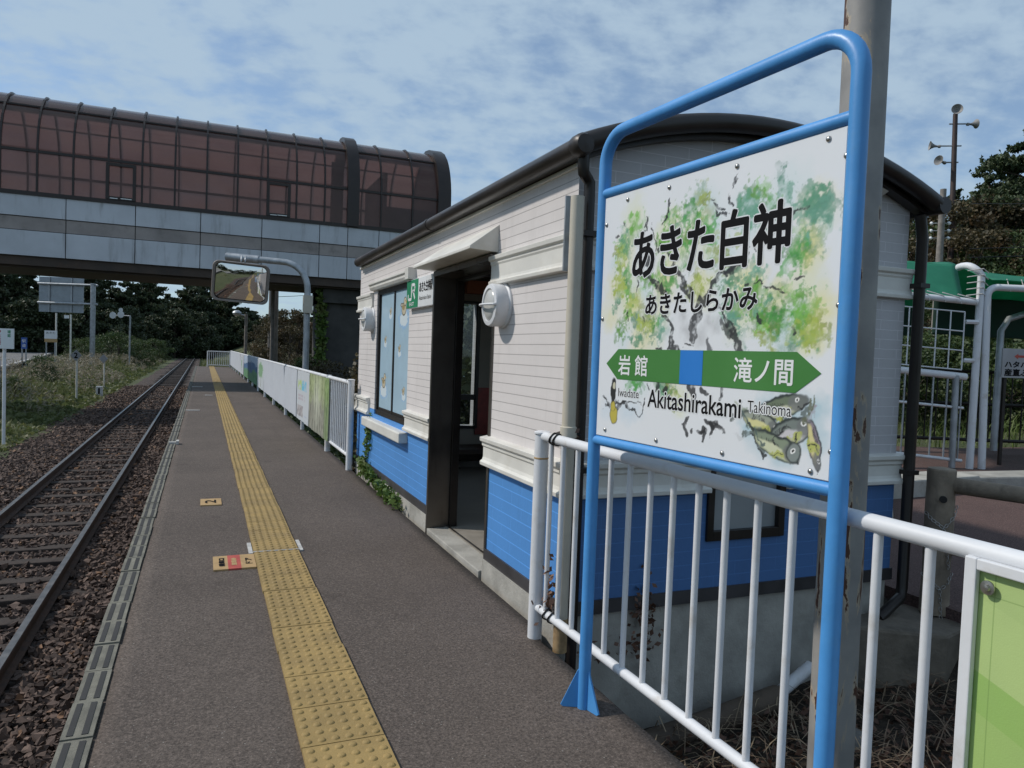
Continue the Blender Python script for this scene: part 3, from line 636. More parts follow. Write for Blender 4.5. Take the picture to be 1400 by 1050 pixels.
# ------------------------------------------------------------------ track
RZ = -0.86; RXR, RXL = -1.285, -2.405
def add_track():
    # ballast bed: shoulders and crib
    xs = np.array([-4.6, -4.0, -3.4, -3.05, -2.7, -2.4, -1.85, -1.3, -1.0, -0.7, -0.42]); zs = np.array([-1.12, -1.05, -1.0, -0.98, -1.0, -1.03, -1.03, -1.03, -1.0, -0.98, -0.98]) - .03
    ys = np.concatenate([np.linspace(-120, -2, 50), np.linspace(0, 40, 180), np.linspace(41, 210, 90)]); X, Y = np.meshgrid(xs, ys); Z = np.repeat(zs[None], len(ys), 0) + 0.05 * (fbm(X * 2, Y * 2, 3, 9) - .5)
    i = np.arange(X.size).reshape(X.shape); F = np.stack([i[:-1, :-1], i[:-1, 1:], i[1:, 1:], i[1:, :-1]], -1).reshape(-1, 4)
    tag(np_mesh('ballast_bed', np.stack([X, Y, Z], -1).reshape(-1, 3), F, MAT['ballast'], None, True), kind='structure')
    # stones: rough little polyhedra, dense near the camera
    t = (1 + 5 ** .5) / 2; ico = np.array([(-1, t, 0), (1, t, 0), (-1, -t, 0), (1, -t, 0), (0, -1, t), (0, 1, t), (0, -1, -t), (0, 1, -t), (t, 0, -1), (t, 0, 1), (-t, 0, -1), (-t, 0, 1)]) / 1.9
    fi = np.array([(0, 11, 5), (0, 5, 1), (0, 1, 7), (0, 7, 10), (0, 10, 11), (1, 5, 9), (5, 11, 4), (11, 10, 2), (10, 7, 6), (7, 1, 8), (3, 9, 4), (3, 4, 2), (3, 2, 6), (3, 6, 8), (3, 8, 9), (4, 9, 5), (2, 4, 11), (6, 2, 10), (8, 6, 7), (9, 8, 1)])
    P = []; S = []
    for (y0, y1, n, s0, s1) in ((1.5, 5.5, 15000, .011, .030), (5.5, 11, 15000, .013, .032), (11, 22, 14000, .018, .038), (22, 45, 9000, .026, .05)):
        x = RNG.uniform(-4.25, -0.46, n); y = RNG.uniform(y0, y1, n); z = np.interp(x, xs, zs) + 0.02
        mid = (x < RXR - .02) & (x > RXL + .02); f = (y % 0.64) / 0.64; keep = ~(mid & (f > .30) & (f < .70) & (RNG.uniform(0, 1, n) < .93))
        keep &= ~((abs(x - RXR) < .07) | (abs(x - RXL) < .07)); keep &= (x > -3.7 - .5 * fbm(y * .8, y * 0 + 1, 3, 3)) | (RNG.uniform(0, 1, n) < .4)
        P.append(np.stack([x, y, z + RNG.uniform(-.015, .03, n)], 1)[keep]); S.append(RNG.uniform(s0, s1, n)[keep])
    P = np.concatenate(P); S = np.concatenate(S); n = len(P)
    cube = np.array([(-1, -1, -1), (1, -1, -1), (1, 1, -1), (-1, 1, -1), (-1, -1, 1), (1, -1, 1), (1, 1, 1), (-1, 1, 1)]) * .62
    fi = np.array([(0, 3, 2), (0, 2, 1), (4, 5, 6), (4, 6, 7), (0, 1, 5), (0, 5, 4), (1, 2, 6), (1, 6, 5), (2, 3, 7), (2, 7, 6), (3, 0, 4), (3, 4, 7)])
    sh = (cube[None] + RNG.uniform(-.42, .42, (n, 8, 3))) * RNG.uniform(.55, 1.4, (n, 1, 3)) * S[:, None, None] * 1.12
    e1, e2 = RNG.uniform(-.7, .7, (2, n)); c1, s1, c2, s2 = np.cos(e1)[:, None], np.sin(e1)[:, None], np.cos(e2)[:, None], np.sin(e2)[:, None]
    sh = np.stack([sh[..., 0], sh[..., 1] * c1 - sh[..., 2] * s1, sh[..., 1] * s1 + sh[..., 2] * c1], -1); sh = np.stack([sh[..., 0] * c2 + sh[..., 2] * s2, sh[..., 1], -sh[..., 0] * s2 + sh[..., 2] * c2], -1)
    a = RNG.uniform(0, 2 * np.pi, n); c, s = np.cos(a)[:, None], np.sin(a)[:, None]; X = sh[..., 0] * c - sh[..., 1] * s; Yy = sh[..., 0] * s + sh[..., 1] * c
    sh = np.stack([X, Yy, sh[..., 2] * .85], -1); V = (P[:, None] + sh).reshape(-1, 3); F = ((np.arange(n) * 8)[:, None, None] + fi[None]).reshape(-1, 3)
    tag(np_mesh('ballast_stones', V, F, MAT['stone'], None), 'loose rusty brown crushed stone around the rails', 'ballast', kind='stuff')
    # rails
    prof = [(-.026, 0), (.026, 0), (.030, -.006), (.030, -.03), (.012, -.045), (.010, -.115), (.055, -.135), (.055, -.145), (-.055, -.145), (-.055, -.135), (-.010, -.115), (-.012, -.045), (-.030, -.03), (-.030, -.006)]
    for x, lb in ((RXL, 'worn steel rail farther from the platform, by the grass'), (RXR, 'worn steel rail nearer to the platform')):
        m = MB(); n = len(prof); ys = [-120, 0, 30, 210]
        vs = [(x + a, y, RZ + b) for y in ys for a, b in prof]; fs = []; mi = []
        for i in range(len(ys) - 1):
            for j in range(n): m.cur = 0 if j == 0 else 1; fs.append((i * n + j, i * n + (j + 1) % n, (i + 1) * n + (j + 1) % n, (i + 1) * n + j)); mi.append(m.cur)
        m.v = vs; m.f = fs; m.mi = mi
        tag(m.build('rail', [MAT['rail_top'], MAT['rail_side']], base=(x, 0, RZ)), lb, 'rail', 'rails of the single track')
    # sleepers
    s0 = None; y = -6.0; kk = 0
    while y < 150:
        if s0 is None:
            m = MB(); m.box(-1.02, 1.02, -.1, .1, -.12, 0); s0 = m.build('sleeper', MAT['sleeper'], bevel=.012); o = s0
        else: o = s0.copy(); COL.objects.link(o)
        o.location = (-1.845 + random.uniform(-.04, .04), y, RZ - .148 + random.uniform(-.02, .004)); o.rotation_euler = (0, 0, random.uniform(-.02, .02))
        tag(o, 'weathered dark wooden sleeper lying across the ballast under both rails', 'sleeper', 'sleepers under the rails'); y += 0.64
add_track()
# ================================================================== STATION HUT
BX0, BX1, BY0, BY1 = 1.74, 4.10, 3.335, 8.92
DY0, DY1, DZ = 4.46, 5.72, 2.10
WY0, WY1, WZ0, WZ1 = 6.60, 7.97, 0.75, 2.10
EX0, EX1, EZ0, EZ1 = 2.63, 3.19, 0.44, 1.95
T = 0.12
RC, RZ0, RR = 2.915, -0.345, 3.145           # roof arch: centre x, centre z, radius (outer)
def arch_z(x, r): return RZ0 + math.sqrt(r * r - (x - RC) ** 2)
def station():
    s = thing('station_hut', 'small white over blue station waiting hut with curved dark roof and open doorway', 'building', (BX0, BY0, 0))
    ZS = 0.80
    def front(zb, zt, mat, nm):
        m = MB()
        def seg(y0, y1, a, b, mit=False):
            p = [(BX0, y0, a), (BX0 + T, y0 + (T if mit else 0), a), (BX0 + T, y1, a), (BX0, y1, a)]; m.prism(p, (0, 0, b - a))
        def put(y0, y1, a, b, mit=False):
            a, b = max(a, zb), min(b, zt)
            if b > a: seg(y0, y1, a, b, mit)
        put(BY0, DY0, .1, 2.49, True); put(DY1, WY0, .1, 2.49); put(WY1, BY1, .1, 2.49)
        put(DY0, DY1, DZ, 2.49); put(WY0, WY1, .1, WZ0); put(WY0, WY1, WZ1, 2.49)
        return m.build(nm, mat, s)
    front(ZS, 2.49, MAT['whiteside'], 'wall'); front(.1, ZS, MAT['blueside'], 'wainscot')['label'] = 'blue lower front wall'
    # near end wall
    def ex(a, b, z0, z1, m):
        l = T if a == BX0 else 0; r = T if b == BX1 else 0
        m.prism([(a, BY0, z0), (b, BY0, z0), (b - r, BY0 + T, z0), (a + l, BY0 + T, z0)], (0, 0, z1 - z0))
    m = MB(); ex(BX0, EX0, ZS, EZ1, m); ex(EX1, BX1, ZS, EZ1, m)
    top = [(BX0 + (BX1 - BX0) * i / 24, BY0, 0) for i in range(25)]; poly = [(x, BY0, arch_z(x, RR - .07)) for x, _, _ in reversed(top)] + [(BX0, BY0, EZ1), (BX1, BY0, EZ1)]
    bk = [(min(max(x, BX0 + T), BX1 - T), y + T, z) for x, y, z in poly]; n_ = len(poly); m.add(poly + bk, [tuple(range(n_ - 1, -1, -1)), tuple(range(n_, 2 * n_))] + [(i, (i + 1) % n_, n_ + (i + 1) % n_, n_ + i) for i in range(n_)]); m.build('end_wall', MAT['whiteend_shade'], s)
    m = MB(); ex(BX0, EX0, .1, ZS, m); ex(EX1, BX1, .1, ZS, m); ex(EX0, EX1, .1, EZ0, m); m.build('end_wainscot', MAT['blueend_shade'], s)
    # far end wall with its window; back wall gap added to light the interior
    m = MB(); m.box(BX0 + T, 2.9, BY1 - T, BY1, .1, 2.5).box(3.2, BX1, BY1 - T, BY1, .1, 2.5).box(2.9, 3.2, BY1 - T, BY1, .1, .53).box(2.9, 3.2, BY1 - T, BY1, 2.08, 2.5)
    m.box(BX1 - T, BX1, BY0 + T, 4.4, .1, 2.47).box(BX1 - T, BX1, 7.8, BY1 - T, .1, 2.47).box(BX1 - T, BX1, 4.4, 7.8, .1, .75).box(BX1 - T, BX1, 4.4, 7.8, 2.25, 2.47)
    m.build('rear_walls', MAT['whiteend_shade'], s)
    # inner lining, floor, ceiling
    m = MB(); m.box(BX0 + T + .004, BX1 - T - .004, BY1 - T - .03, BY1 - T - .004, .03, .53).box(BX0 + T + .004, 2.9, BY1 - T - .03, BY1 - T - .004, .53, 2.4).box(3.2, BX1 - T - .004, BY1 - T - .03, BY1 - T - .004, .53, 2.4).box(2.9, 3.2, BY1 - T - .03, BY1 - T - .004, 2.08, 2.4)
    m.box(BX1 - T - .03, BX1 - T - .004, BY0 + T, 4.4, .03, 2.4).box(BX1 - T - .03, BX1 - T - .004, 7.8, BY1 - T - .04, .03, 2.4)
    m.box(BX0 + T + .002, BX0 + T + .02, 5.8, 6.5, .03, 2.4)
    m.build('lining', MAT['plaster'], s)
    MB().box(BX0 + T, BX1 - T, BY0 + T, BY1 - T, -.05, .025).build('floor', MAT['floor'], s)
    MB().box(BX0 + T, BX1 - T, BY0 + T, BY1 - T, 2.42, 2.45).build('ceiling', MAT['plaster'], s)
    MB().box(2.6, 3.9, 8.25, 8.72, .24, .30).box(2.7, 2.78, 8.3, 8.7, .025, .24).box(3.7, 3.78, 8.3, 8.7, .025, .24).build('bench', MAT['wood'], s)
    MB().box(3.21, 3.75, 8.745, 8.757, .42, 1.02).build('poster', MAT['poster'], s)
    MB().box(3.0, 3.5, 8.62, 8.756, 2.20, 2.36).build('box_sign', MAT['orange'], s)
    fr = MB().box(2.87, 2.90, 8.74, 8.80, .50, 2.11).box(3.2, 3.235, 8.74, 8.80, .50, 2.11).box(2.9, 3.2, 8.74, 8.80, 2.08, 2.11).box(2.9, 3.2, 8.74, 8.80, .50, .53).box(2.9, 3.2, 8.75, 8.80, .86, .93).build('far_window', MAT['dark'], s)
    MB().box(2.9, 3.2, 8.80, 8.806, .53, 2.08).build('pane', MAT['glass'], fr)
    # foundation and flashing
    MB().box(BX0 - .022, BX0 + .2, BY0 + .01, DY0, -1.2, .1).box(BX0 - .022, BX0 + .2, DY1, BY1, -1.2, .1).box(BX0 + .2, BX1 - .02, BY0 + .012, BY0 + .3, -1.4, .098).box(BX1 - .25, BX1 - .02, BY0 + .3, BY1, -1.4, .098).box(BX0 + .2, BX1 - .25, BY1 - .3, BY1 - .01, -1.4, .098).build('foundation', MAT['concrete'], s)
    MB().box(BX0 - .012, BX0 + .02, BY0 - .012, DY0, .1, .172).box(BX0 - .012, BX0 + .02, DY1, BY1 + .012, .1, .172).box(BX0 + .02, BX1 + .012, BY0 - .012, BY0 + .02, .098, .172).build('base_flashing', MAT['flash'], s)
    # mouldings: profile in (out, z), swept along a wall
    hi = [(0, 1.893), (.040, 1.897), (.042, 1.918), (.028, 1.928), (.024, 1.945), (.024, 2.022), (.030, 2.034), (.030, 2.046), (.044, 2.056), (.047, 2.082), (0, 2.09)]
    lo = [(0, .718), (.046, .722), (.048, .745), (.032, .757), (.026, .775), (.026, .838), (.036, .85), (.036, .868), (.052, .88), (.054, .905), (0, .916)]
    def fband(prof, y0, y1): m.prism([(BX0 - a + .002, y0, z) for a, z in prof], (0, y1 - y0, 0))
    def eband(prof, x0, x1): m.prism([(x0, BY0 - a + .002, z) for a, z in prof], (x1 - x0, 0, 0))
    m = MB(); fband(hi, BY0 - .047, DY0 + .02); fband(hi, 8.15, BY1 + .03); fband(hi, 5.74, 5.80); eband(hi, BX0, BX1 + .03); m.build('upper_moulding', MAT['trim'], s, bevel=.003)
    m = MB(); fband(lo, BY0 - .054, DY0 + .045); fband(lo, DY1 + .01, 6.57); fband(lo, 8.2, BY1 + .05); eband(lo, BX0, EX0); eband(lo, EX1, BX1 + .03); m.build('lower_moulding', MAT['trim'], s, bevel=.003)
    # doorway
    d = MB().box(1.698, 1.886, 5.69, 5.722, -.04, 2.10).box(1.698, 1.886, DY0 - .02, 5.69, 2.055, 2.10).box(1.73, 1.886, DY0 - .02, DY0 + .012, -.04, 2.055).build('door_frame', MAT['steel'], s, bevel=.003)
    MB().box(1.887, 1.945, 5.655, 5.715, .0, 2.10).box(1.887, 1.945, DY0, 5.655, 2.03, 2.09).build('door_track', MAT['dark'], d)
    MB().box(1.70, 1.865, DY0 + .012, 5.69, -.06, .018).build('doorstep', MAT['concrete'], s, bevel=.006)
    MB().box(1.868, 1.884, DY0 + .012, 5.69, -.02, .03).build('door_rail', MAT['steel'], d)
    # sliding leaf parked behind the near wall
    lf = MB().box(1.90, 1.935, 3.6, 3.66, .03, 2.05).box(1.90, 1.935, 4.36, 4.43, .03, 2.05).box(1.90, 1.935, 3.66, 4.36, 1.98, 2.05).box(1.90, 1.935, 3.66, 4.36, .03, .3).build('sliding_door', MAT['dark'], s)
    # canopy above the doorway: hipped wedge of sheet metal
    A, B = 4.412, 5.80; wx, fx = BX0 + .001, 1.545
    v = [(wx, A, 2.288), (wx, A, 2.108), (fx, A + .005, 2.118), (fx, A + .005, 2.138), (wx, B - .28, 2.288), (wx, B, 2.128), (wx, B, 2.108), (fx, B - .02, 2.118), (fx, B - .02, 2.138)]
    f = [(0, 3, 2, 1), (0, 4, 8, 3), (4, 5, 8), (5, 6, 7, 8), (3, 8, 7, 2), (1, 2, 7, 6), (0, 1, 6, 5, 4)]
    c = MB().add(v, f).build('door_canopy', MAT['trim'], s, bevel=.004)
    # front window
    w_ = MB(); w_.box(1.752, 1.815, WY0, WY0 + .045, WZ0, WZ1).box(1.752, 1.815, WY1 - .06, WY1, WZ0, WZ1).box(1.752, 1.815, WY0 + .045, WY1 - .06, WZ1 - .05, WZ1).box(1.752, 1.815, WY0 + .045, WY1 - .06, WZ0, WZ0 + .055)
    w_.box(1.762, 1.80, 7.255, 7.30, WZ0 + .055, WZ1 - .05)
    w_.box(1.765, 1.79, WY0 + .045, 7.255, WZ0 + .055, WZ0 + .085).box(1.765, 1.79, 7.30, WY1 - .06, WZ0 + .055, WZ0 + .085).box(1.765, 1.79, WY0 + .045, WY0 + .07, WZ0 + .085, WZ1 - .05).box(1.765, 1.79, 7.885, 7.91, WZ0 + .085, WZ1 - .05)
    wf = w_.build('window', MAT['dark'], s, bevel=.002)
    def film(y_hi, y_lo, seed, spots):
        H, W = WZ1 - .05 - WZ0 - .085, y_hi - y_lo; nw = 130; nh = int(nw * H / W); U, Vv = np.meshgrid(np.linspace(0, W, nw), np.linspace(0, H, nh))
        img = np.zeros((nh, nw, 3)); img[:] = (0.36, 0.50, 0.60); n = fbm(U * 9 + seed, Vv * 9, 4, seed)[..., None]; img *= 0.92 + .16 * n
        rr = np.random.default_rng(seed)
        for i in range(16):      # drifting drops
            a, b = rr.uniform(.05, W - .05), rr.uniform(.05, H - .05); mk = ((U - a) / .006) ** 2 + ((Vv - b) / .013) ** 2 < 1; img[mk] = (.24, .40, .58)
        for a, b, r in spots:    # small splashing seabirds, plain shapes
            sp = (((U - a) / (r * 1.25)) ** 2 + ((Vv - b + r * .55) / (r * .6)) ** 2) + .9 * (fbm(U * 38, Vv * 38, 3, seed + 3) - .5) < 1; img[sp] = (.30, .47, .66)
            sp2 = (((U - a) / (r * 1.25)) ** 2 + ((Vv - b + r * .55) / (r * .6)) ** 2) + .9 * (fbm(U * 38, Vv * 38, 3, seed + 3) - .5) < .55; img[sp2] = (.62, .70, .74)
            for da, db, ra, rb, cc in ((0, 0, .52, .38, (.10, .075, .04)), (0, 0, .45, .31, (.55, .49, .36)), (.22, .42, .30, .27, (.10, .075, .04)), (.22, .42, .24, .21, (.62, .56, .42)), (.50, .40, .14, .08, (.55, .32, .06)), (.28, .47, .045, .05, (.03, .03, .03)), (-.5, .25, .30, .12, (.10, .075, .04)), (-.5, .25, .24, .07, (.50, .45, .36)), (-.1, .08, .28, .14, (.36, .27, .12))):
                mk = ((U - a - da * r) / (ra * r)) ** 2 + ((Vv - b - db * r) / (rb * r)) ** 2 < 1; img[mk] = cc
        return art_sheet('window_film', img, (1.772, y_hi, WZ0 + .085), (0, -1, 0), (0, 0, 1), W, H, wf)
    film(7.885, 7.30, 11, [(.20, .27, .15), (.22, .72, .075), (.42, 1.01, .07)]); film(7.255, 6.67, 23, [(.33, 1.02, .17), (.20, .63, .075), (.40, .22, .08)])
    MB().box(1.655, 1.76, 6.53, 8.24, .602, .70).build('window_sill', MAT['trim'], s, bevel=.012)
    mm = MB(); mm.prism([(BX0 - a, 6.45, z) for a, z in ((0, 2.10), (.035, 2.104), (.05, 2.13), (.05, 2.15), (.065, 2.165), (.065, 2.185), (0, 2.19))], (0, 1.72, 0)).box(1.665, 1.745, 6.40, 6.52, 2.095, 2.20)
    mm.build('window_hood', MAT['trim'], s, bevel=.003)
    # end window
    e = MB(); e.box(EX0, EX0 + .045, 3.318, 3.42, EZ0, EZ1).box(EX1 - .045, EX1, 3.318, 3.42, EZ0, EZ1).box(EX0 + .045, EX1 - .045, 3.318, 3.42, EZ0, EZ0 + .055).box(EX0 + .045, EX1 - .045, 3.318, 3.42, EZ1 - .05, EZ1)
    ew = e.build('end_window', MAT['dark'], s, bevel=.002); MB().box(EX0 + .045, EX1 - .045, 3.352, 3.358, EZ0 + .055, EZ1 - .05).build('pane', M('grey blind behind glass', (.27, .29, .30), .18, var=.06), ew)
    # roof sheet, rim, gutter
    def sweep(r0, r1, y0, y1, x0, x1, nm, mat, n=28):
        m = MB(); a0, a1 = math.asin((x0 - RC) / r1), math.asin((x1 - RC) / r1); p = [a0 + (a1 - a0) * i / n for i in range(n + 1)]
        poly = [(RC + r1 * math.sin(a), y0, RZ0 + r1 * math.cos(a)) for a in p] + [(RC + r0 * math.sin(a), y0, RZ0 + r0 * math.cos(a)) for a in reversed(p)]
        k_ = n + 1; tot = 2 * k_; vs = poly + [(x, y1, z) for x, _, z in poly]
        fs = []
        for i in range(n):
            fs.append((i, i + 1, tot - 2 - i, tot - 1 - i)); fs.append((tot + i, 2 * tot - 1 - i, 2 * tot - 2 - i, tot + i + 1))
        for i in range(tot): fs.append((i, (i + 1) % tot, tot + (i + 1) % tot, tot + i))
        return m.add(vs, fs).build(nm, mat, s, smooth=R(35))
    rf = sweep(RR - .06, RR - .01, 3.24, 8.94, 1.68, 4.19, 'roof', MAT['roofdark'])
    m = MB()
    for yy in (3.205, 8.93):
        pts = [(RC + (RR - .050) * math.sin(a), yy, RZ0 + (RR - .052) * math.cos(a)) for a in np.linspace(math.asin((1.665 - RC) / RR), math.asin((4.185 - RC) / RR), 26)]; m.tube(pts, .050, 12)
    m.tube([(1.668, 3.16, 2.478), (1.668, 8.76, 2.478)], .047, 12).tube([(4.19, 3.16, 2.47), (4.19, 8.95, 2.47)], .052, 12)
    m.lathe([(.0, -.025), (.045, -.018), (.055, .0), (.055, .06), (.048, .07)], (1.668, 3.16, 2.478), (0, 1, 0), 14)
    for yy in (5.77,): m.tube([(1.668, yy - .03, 2.478), (1.668, yy + .03, 2.478)], .052, 12)
    m.build('gutter', MAT['roofdark'], rf, smooth=R(40))
    MB().box(1.665, 1.732, 3.27, 8.85, 2.44, 2.475).build('fascia', MAT['roofdark'], rf); MB().box(1.722, 1.742, 3.34, 8.92, 2.415, 2.434).build('eave_trim', MAT['trim'], rf)
    sweep(RR - .118, RR - .095, 3.255, 3.325, 1.74, 4.15, 'verge_board', MAT['roofdark'])
    m = MB()
    for xa, xb in ((3.50, 3.64), (3.69, 3.83)):
        m.add([(xa, 3.325, arch_z(xa, RR - .150)), (xb, 3.325, arch_z(xb, RR - .150)), (xb, 3.27, arch_z(xb, RR - .125)), (xa, 3.27, arch_z(xa, RR - .125))], [(0, 1, 2, 3)])
    m.build('soffit_strip', MAT['trim'], rf)
    # rain pipes
    def pipe(pts, r, mat, nm, clips=()):
        p = MB().tube(pts, r, 12).build(nm, mat, s, smooth=R(40))
        if clips:
            mm_ = MB()
            for c_ in clips: mm_.box(c_[0] - .042, c_[0] + .042, c_[1] - .04, c_[1] + .06, c_[2] - .014, c_[2] + .014)
            mm_.build('pipe_clip', mat, p)
        return p
    pipe([(1.70, 3.22, 2.45), (1.70, 3.22, 2.385), (1.705, 3.225, 2.36), (1.745, 3.262, 2.345), (1.765, 3.268, 2.325), (1.767, 3.27, 2.28), (1.767, 3.27, 1.5), (1.767, 3.27, .4), (1.767, 3.27, -.75)], .029, MAT['dark'], 'rain_pipe', [(1.767, 3.27, 2.07), (1.767, 3.27, .88)])
    pipe([(4.10, 3.26, 2.42), (4.13, 3.27, 2.34), (4.15, 3.275, 2.28), (4.15, 3.275, 1.0), (4.15, 3.275, .06), (4.12, 3.26, .0), (3.86, 3.2, -.09)], .034, MAT['dark'], 'rain_pipe', [(4.15, 3.275, 1.98), (4.15, 3.275, .80)])
    b_ = pipe([(1.668, 3.205, .15), (1.668, 3.205, 2.235)], .034, MAT['beige'], 'conduit_pipe'); MB().lathe([(.034, 0), (.042, .005), (.042, .055), (.034, .06)], (1.668, 3.205, 1.05), n=14).build('collar', MAT['beige'], b_, smooth=R(40))
    MB().tube([(1.668, 3.205, -.02), (1.668, 3.205, .15)], .036, 10).build('pipe_foot', M('stained pipe foot', (.30, .2, .1), .8, var=.3, vs=20), b_, smooth=R(40))
    MB().box(1.665, 1.74, 3.325, 3.337, 1.885, 2.262).build('cover_plate', MAT['galv'], s)
    # round wall lamps
    for yy in (4.285, 8.19):
        z = 1.758 if yy < 5 else 1.79
        l = MB().lathe([(.142, 0), (.142, .012), (.132, .02), (.134, .09), (.128, .102), (.104, .106), (.100, .094)], (BX0 - .001, yy, z), (-1, 0, 0), 36).build('wall_lamp', MAT['white'], s, smooth=R(35))
        MB().lathe([(.103, .09), (.10, .098), (.07, .112), (.03, .118)], (BX0, yy, z), (-1, 0, 0), 30).build('lens', MAT['milky'], l, smooth=True)
        g = MB()
        for dv in ((0, 1, 0),):
            dv = Vector(dv); pts = [Vector((BX0, yy, z)) + dv * (.128 * t) + Vector((-1, 0, 0)) * (.105 + .045 * (1 - t * t)) for t in np.linspace(-1, 1, 13)]; g.tube(pts, .0075, 8)
        g.build('guard', MAT['white'], l, smooth=True)
    return s
station()

# name board beside the doorway
def nameboard():
    r = thing('station_name_board', 'small green and white station name board fixed on the wall left of the doorway', 'sign', (1.72, 5.7, 1.83))
    y1, y0, z0, z1 = 6.53, 5.705, 1.832, 2.085
    MB().box(1.694, 1.738, y0, y1, z0, z1).build('board', MAT['signwhite'], r, bevel=.003)
    MB().box(1.6925, 1.70, 6.15, y1 - .004, z0 + .004, z1 - .004).build('green_panel', MAT['jrgreen'], r)
    X = 1.6915; rt, up = (0, -1, 0), (0, 0, 1)
    # monogram: square-cut strokes joined in one ribbon
    m = MB()
    def st(pts):
        for a, b in zip(pts, pts[1:]): m.bar((X, 6.53 - a[0], z0 + a[1]), (X, 6.53 - b[0], z0 + b[1]), .026, .0016, (1, 0, 0))
    st([(.06, .125), (.06, .092), (.075, .079), (.105, .079)]); st([(.155, .079), (.17, .092), (.17, .213)]); m.bar((X, 6.53 - .09, z0 + .079), (X, 6.53 - .165, z0 + .079), .026, .0014, (1, 0, 0))
    st([(.17, .205), (.255, .205), (.275, .19), (.275, .165), (.255, .148), (.20, .148)]); st([(.225, .148), (.285, .079)])
    m.build('logo', MAT['letterwhite'], r)
    letter('logo_text', 'EAST', MAT['letterwhite'], r, (X, 6.53 - .10, z0 + .022), rt, up, .16, .03, bold=.0008)
    letter('lettering', 'あきた白神駅', MAT['black'], r, (1.6915, 6.11, z0 + .125), rt, up, .385, .088, bold=.0012)
    letter('lettering', 'Akitashirakami Station', MAT['black'], r, (1.6915, 6.11, z0 + .058), rt, up, .355, .034)
nameboard()
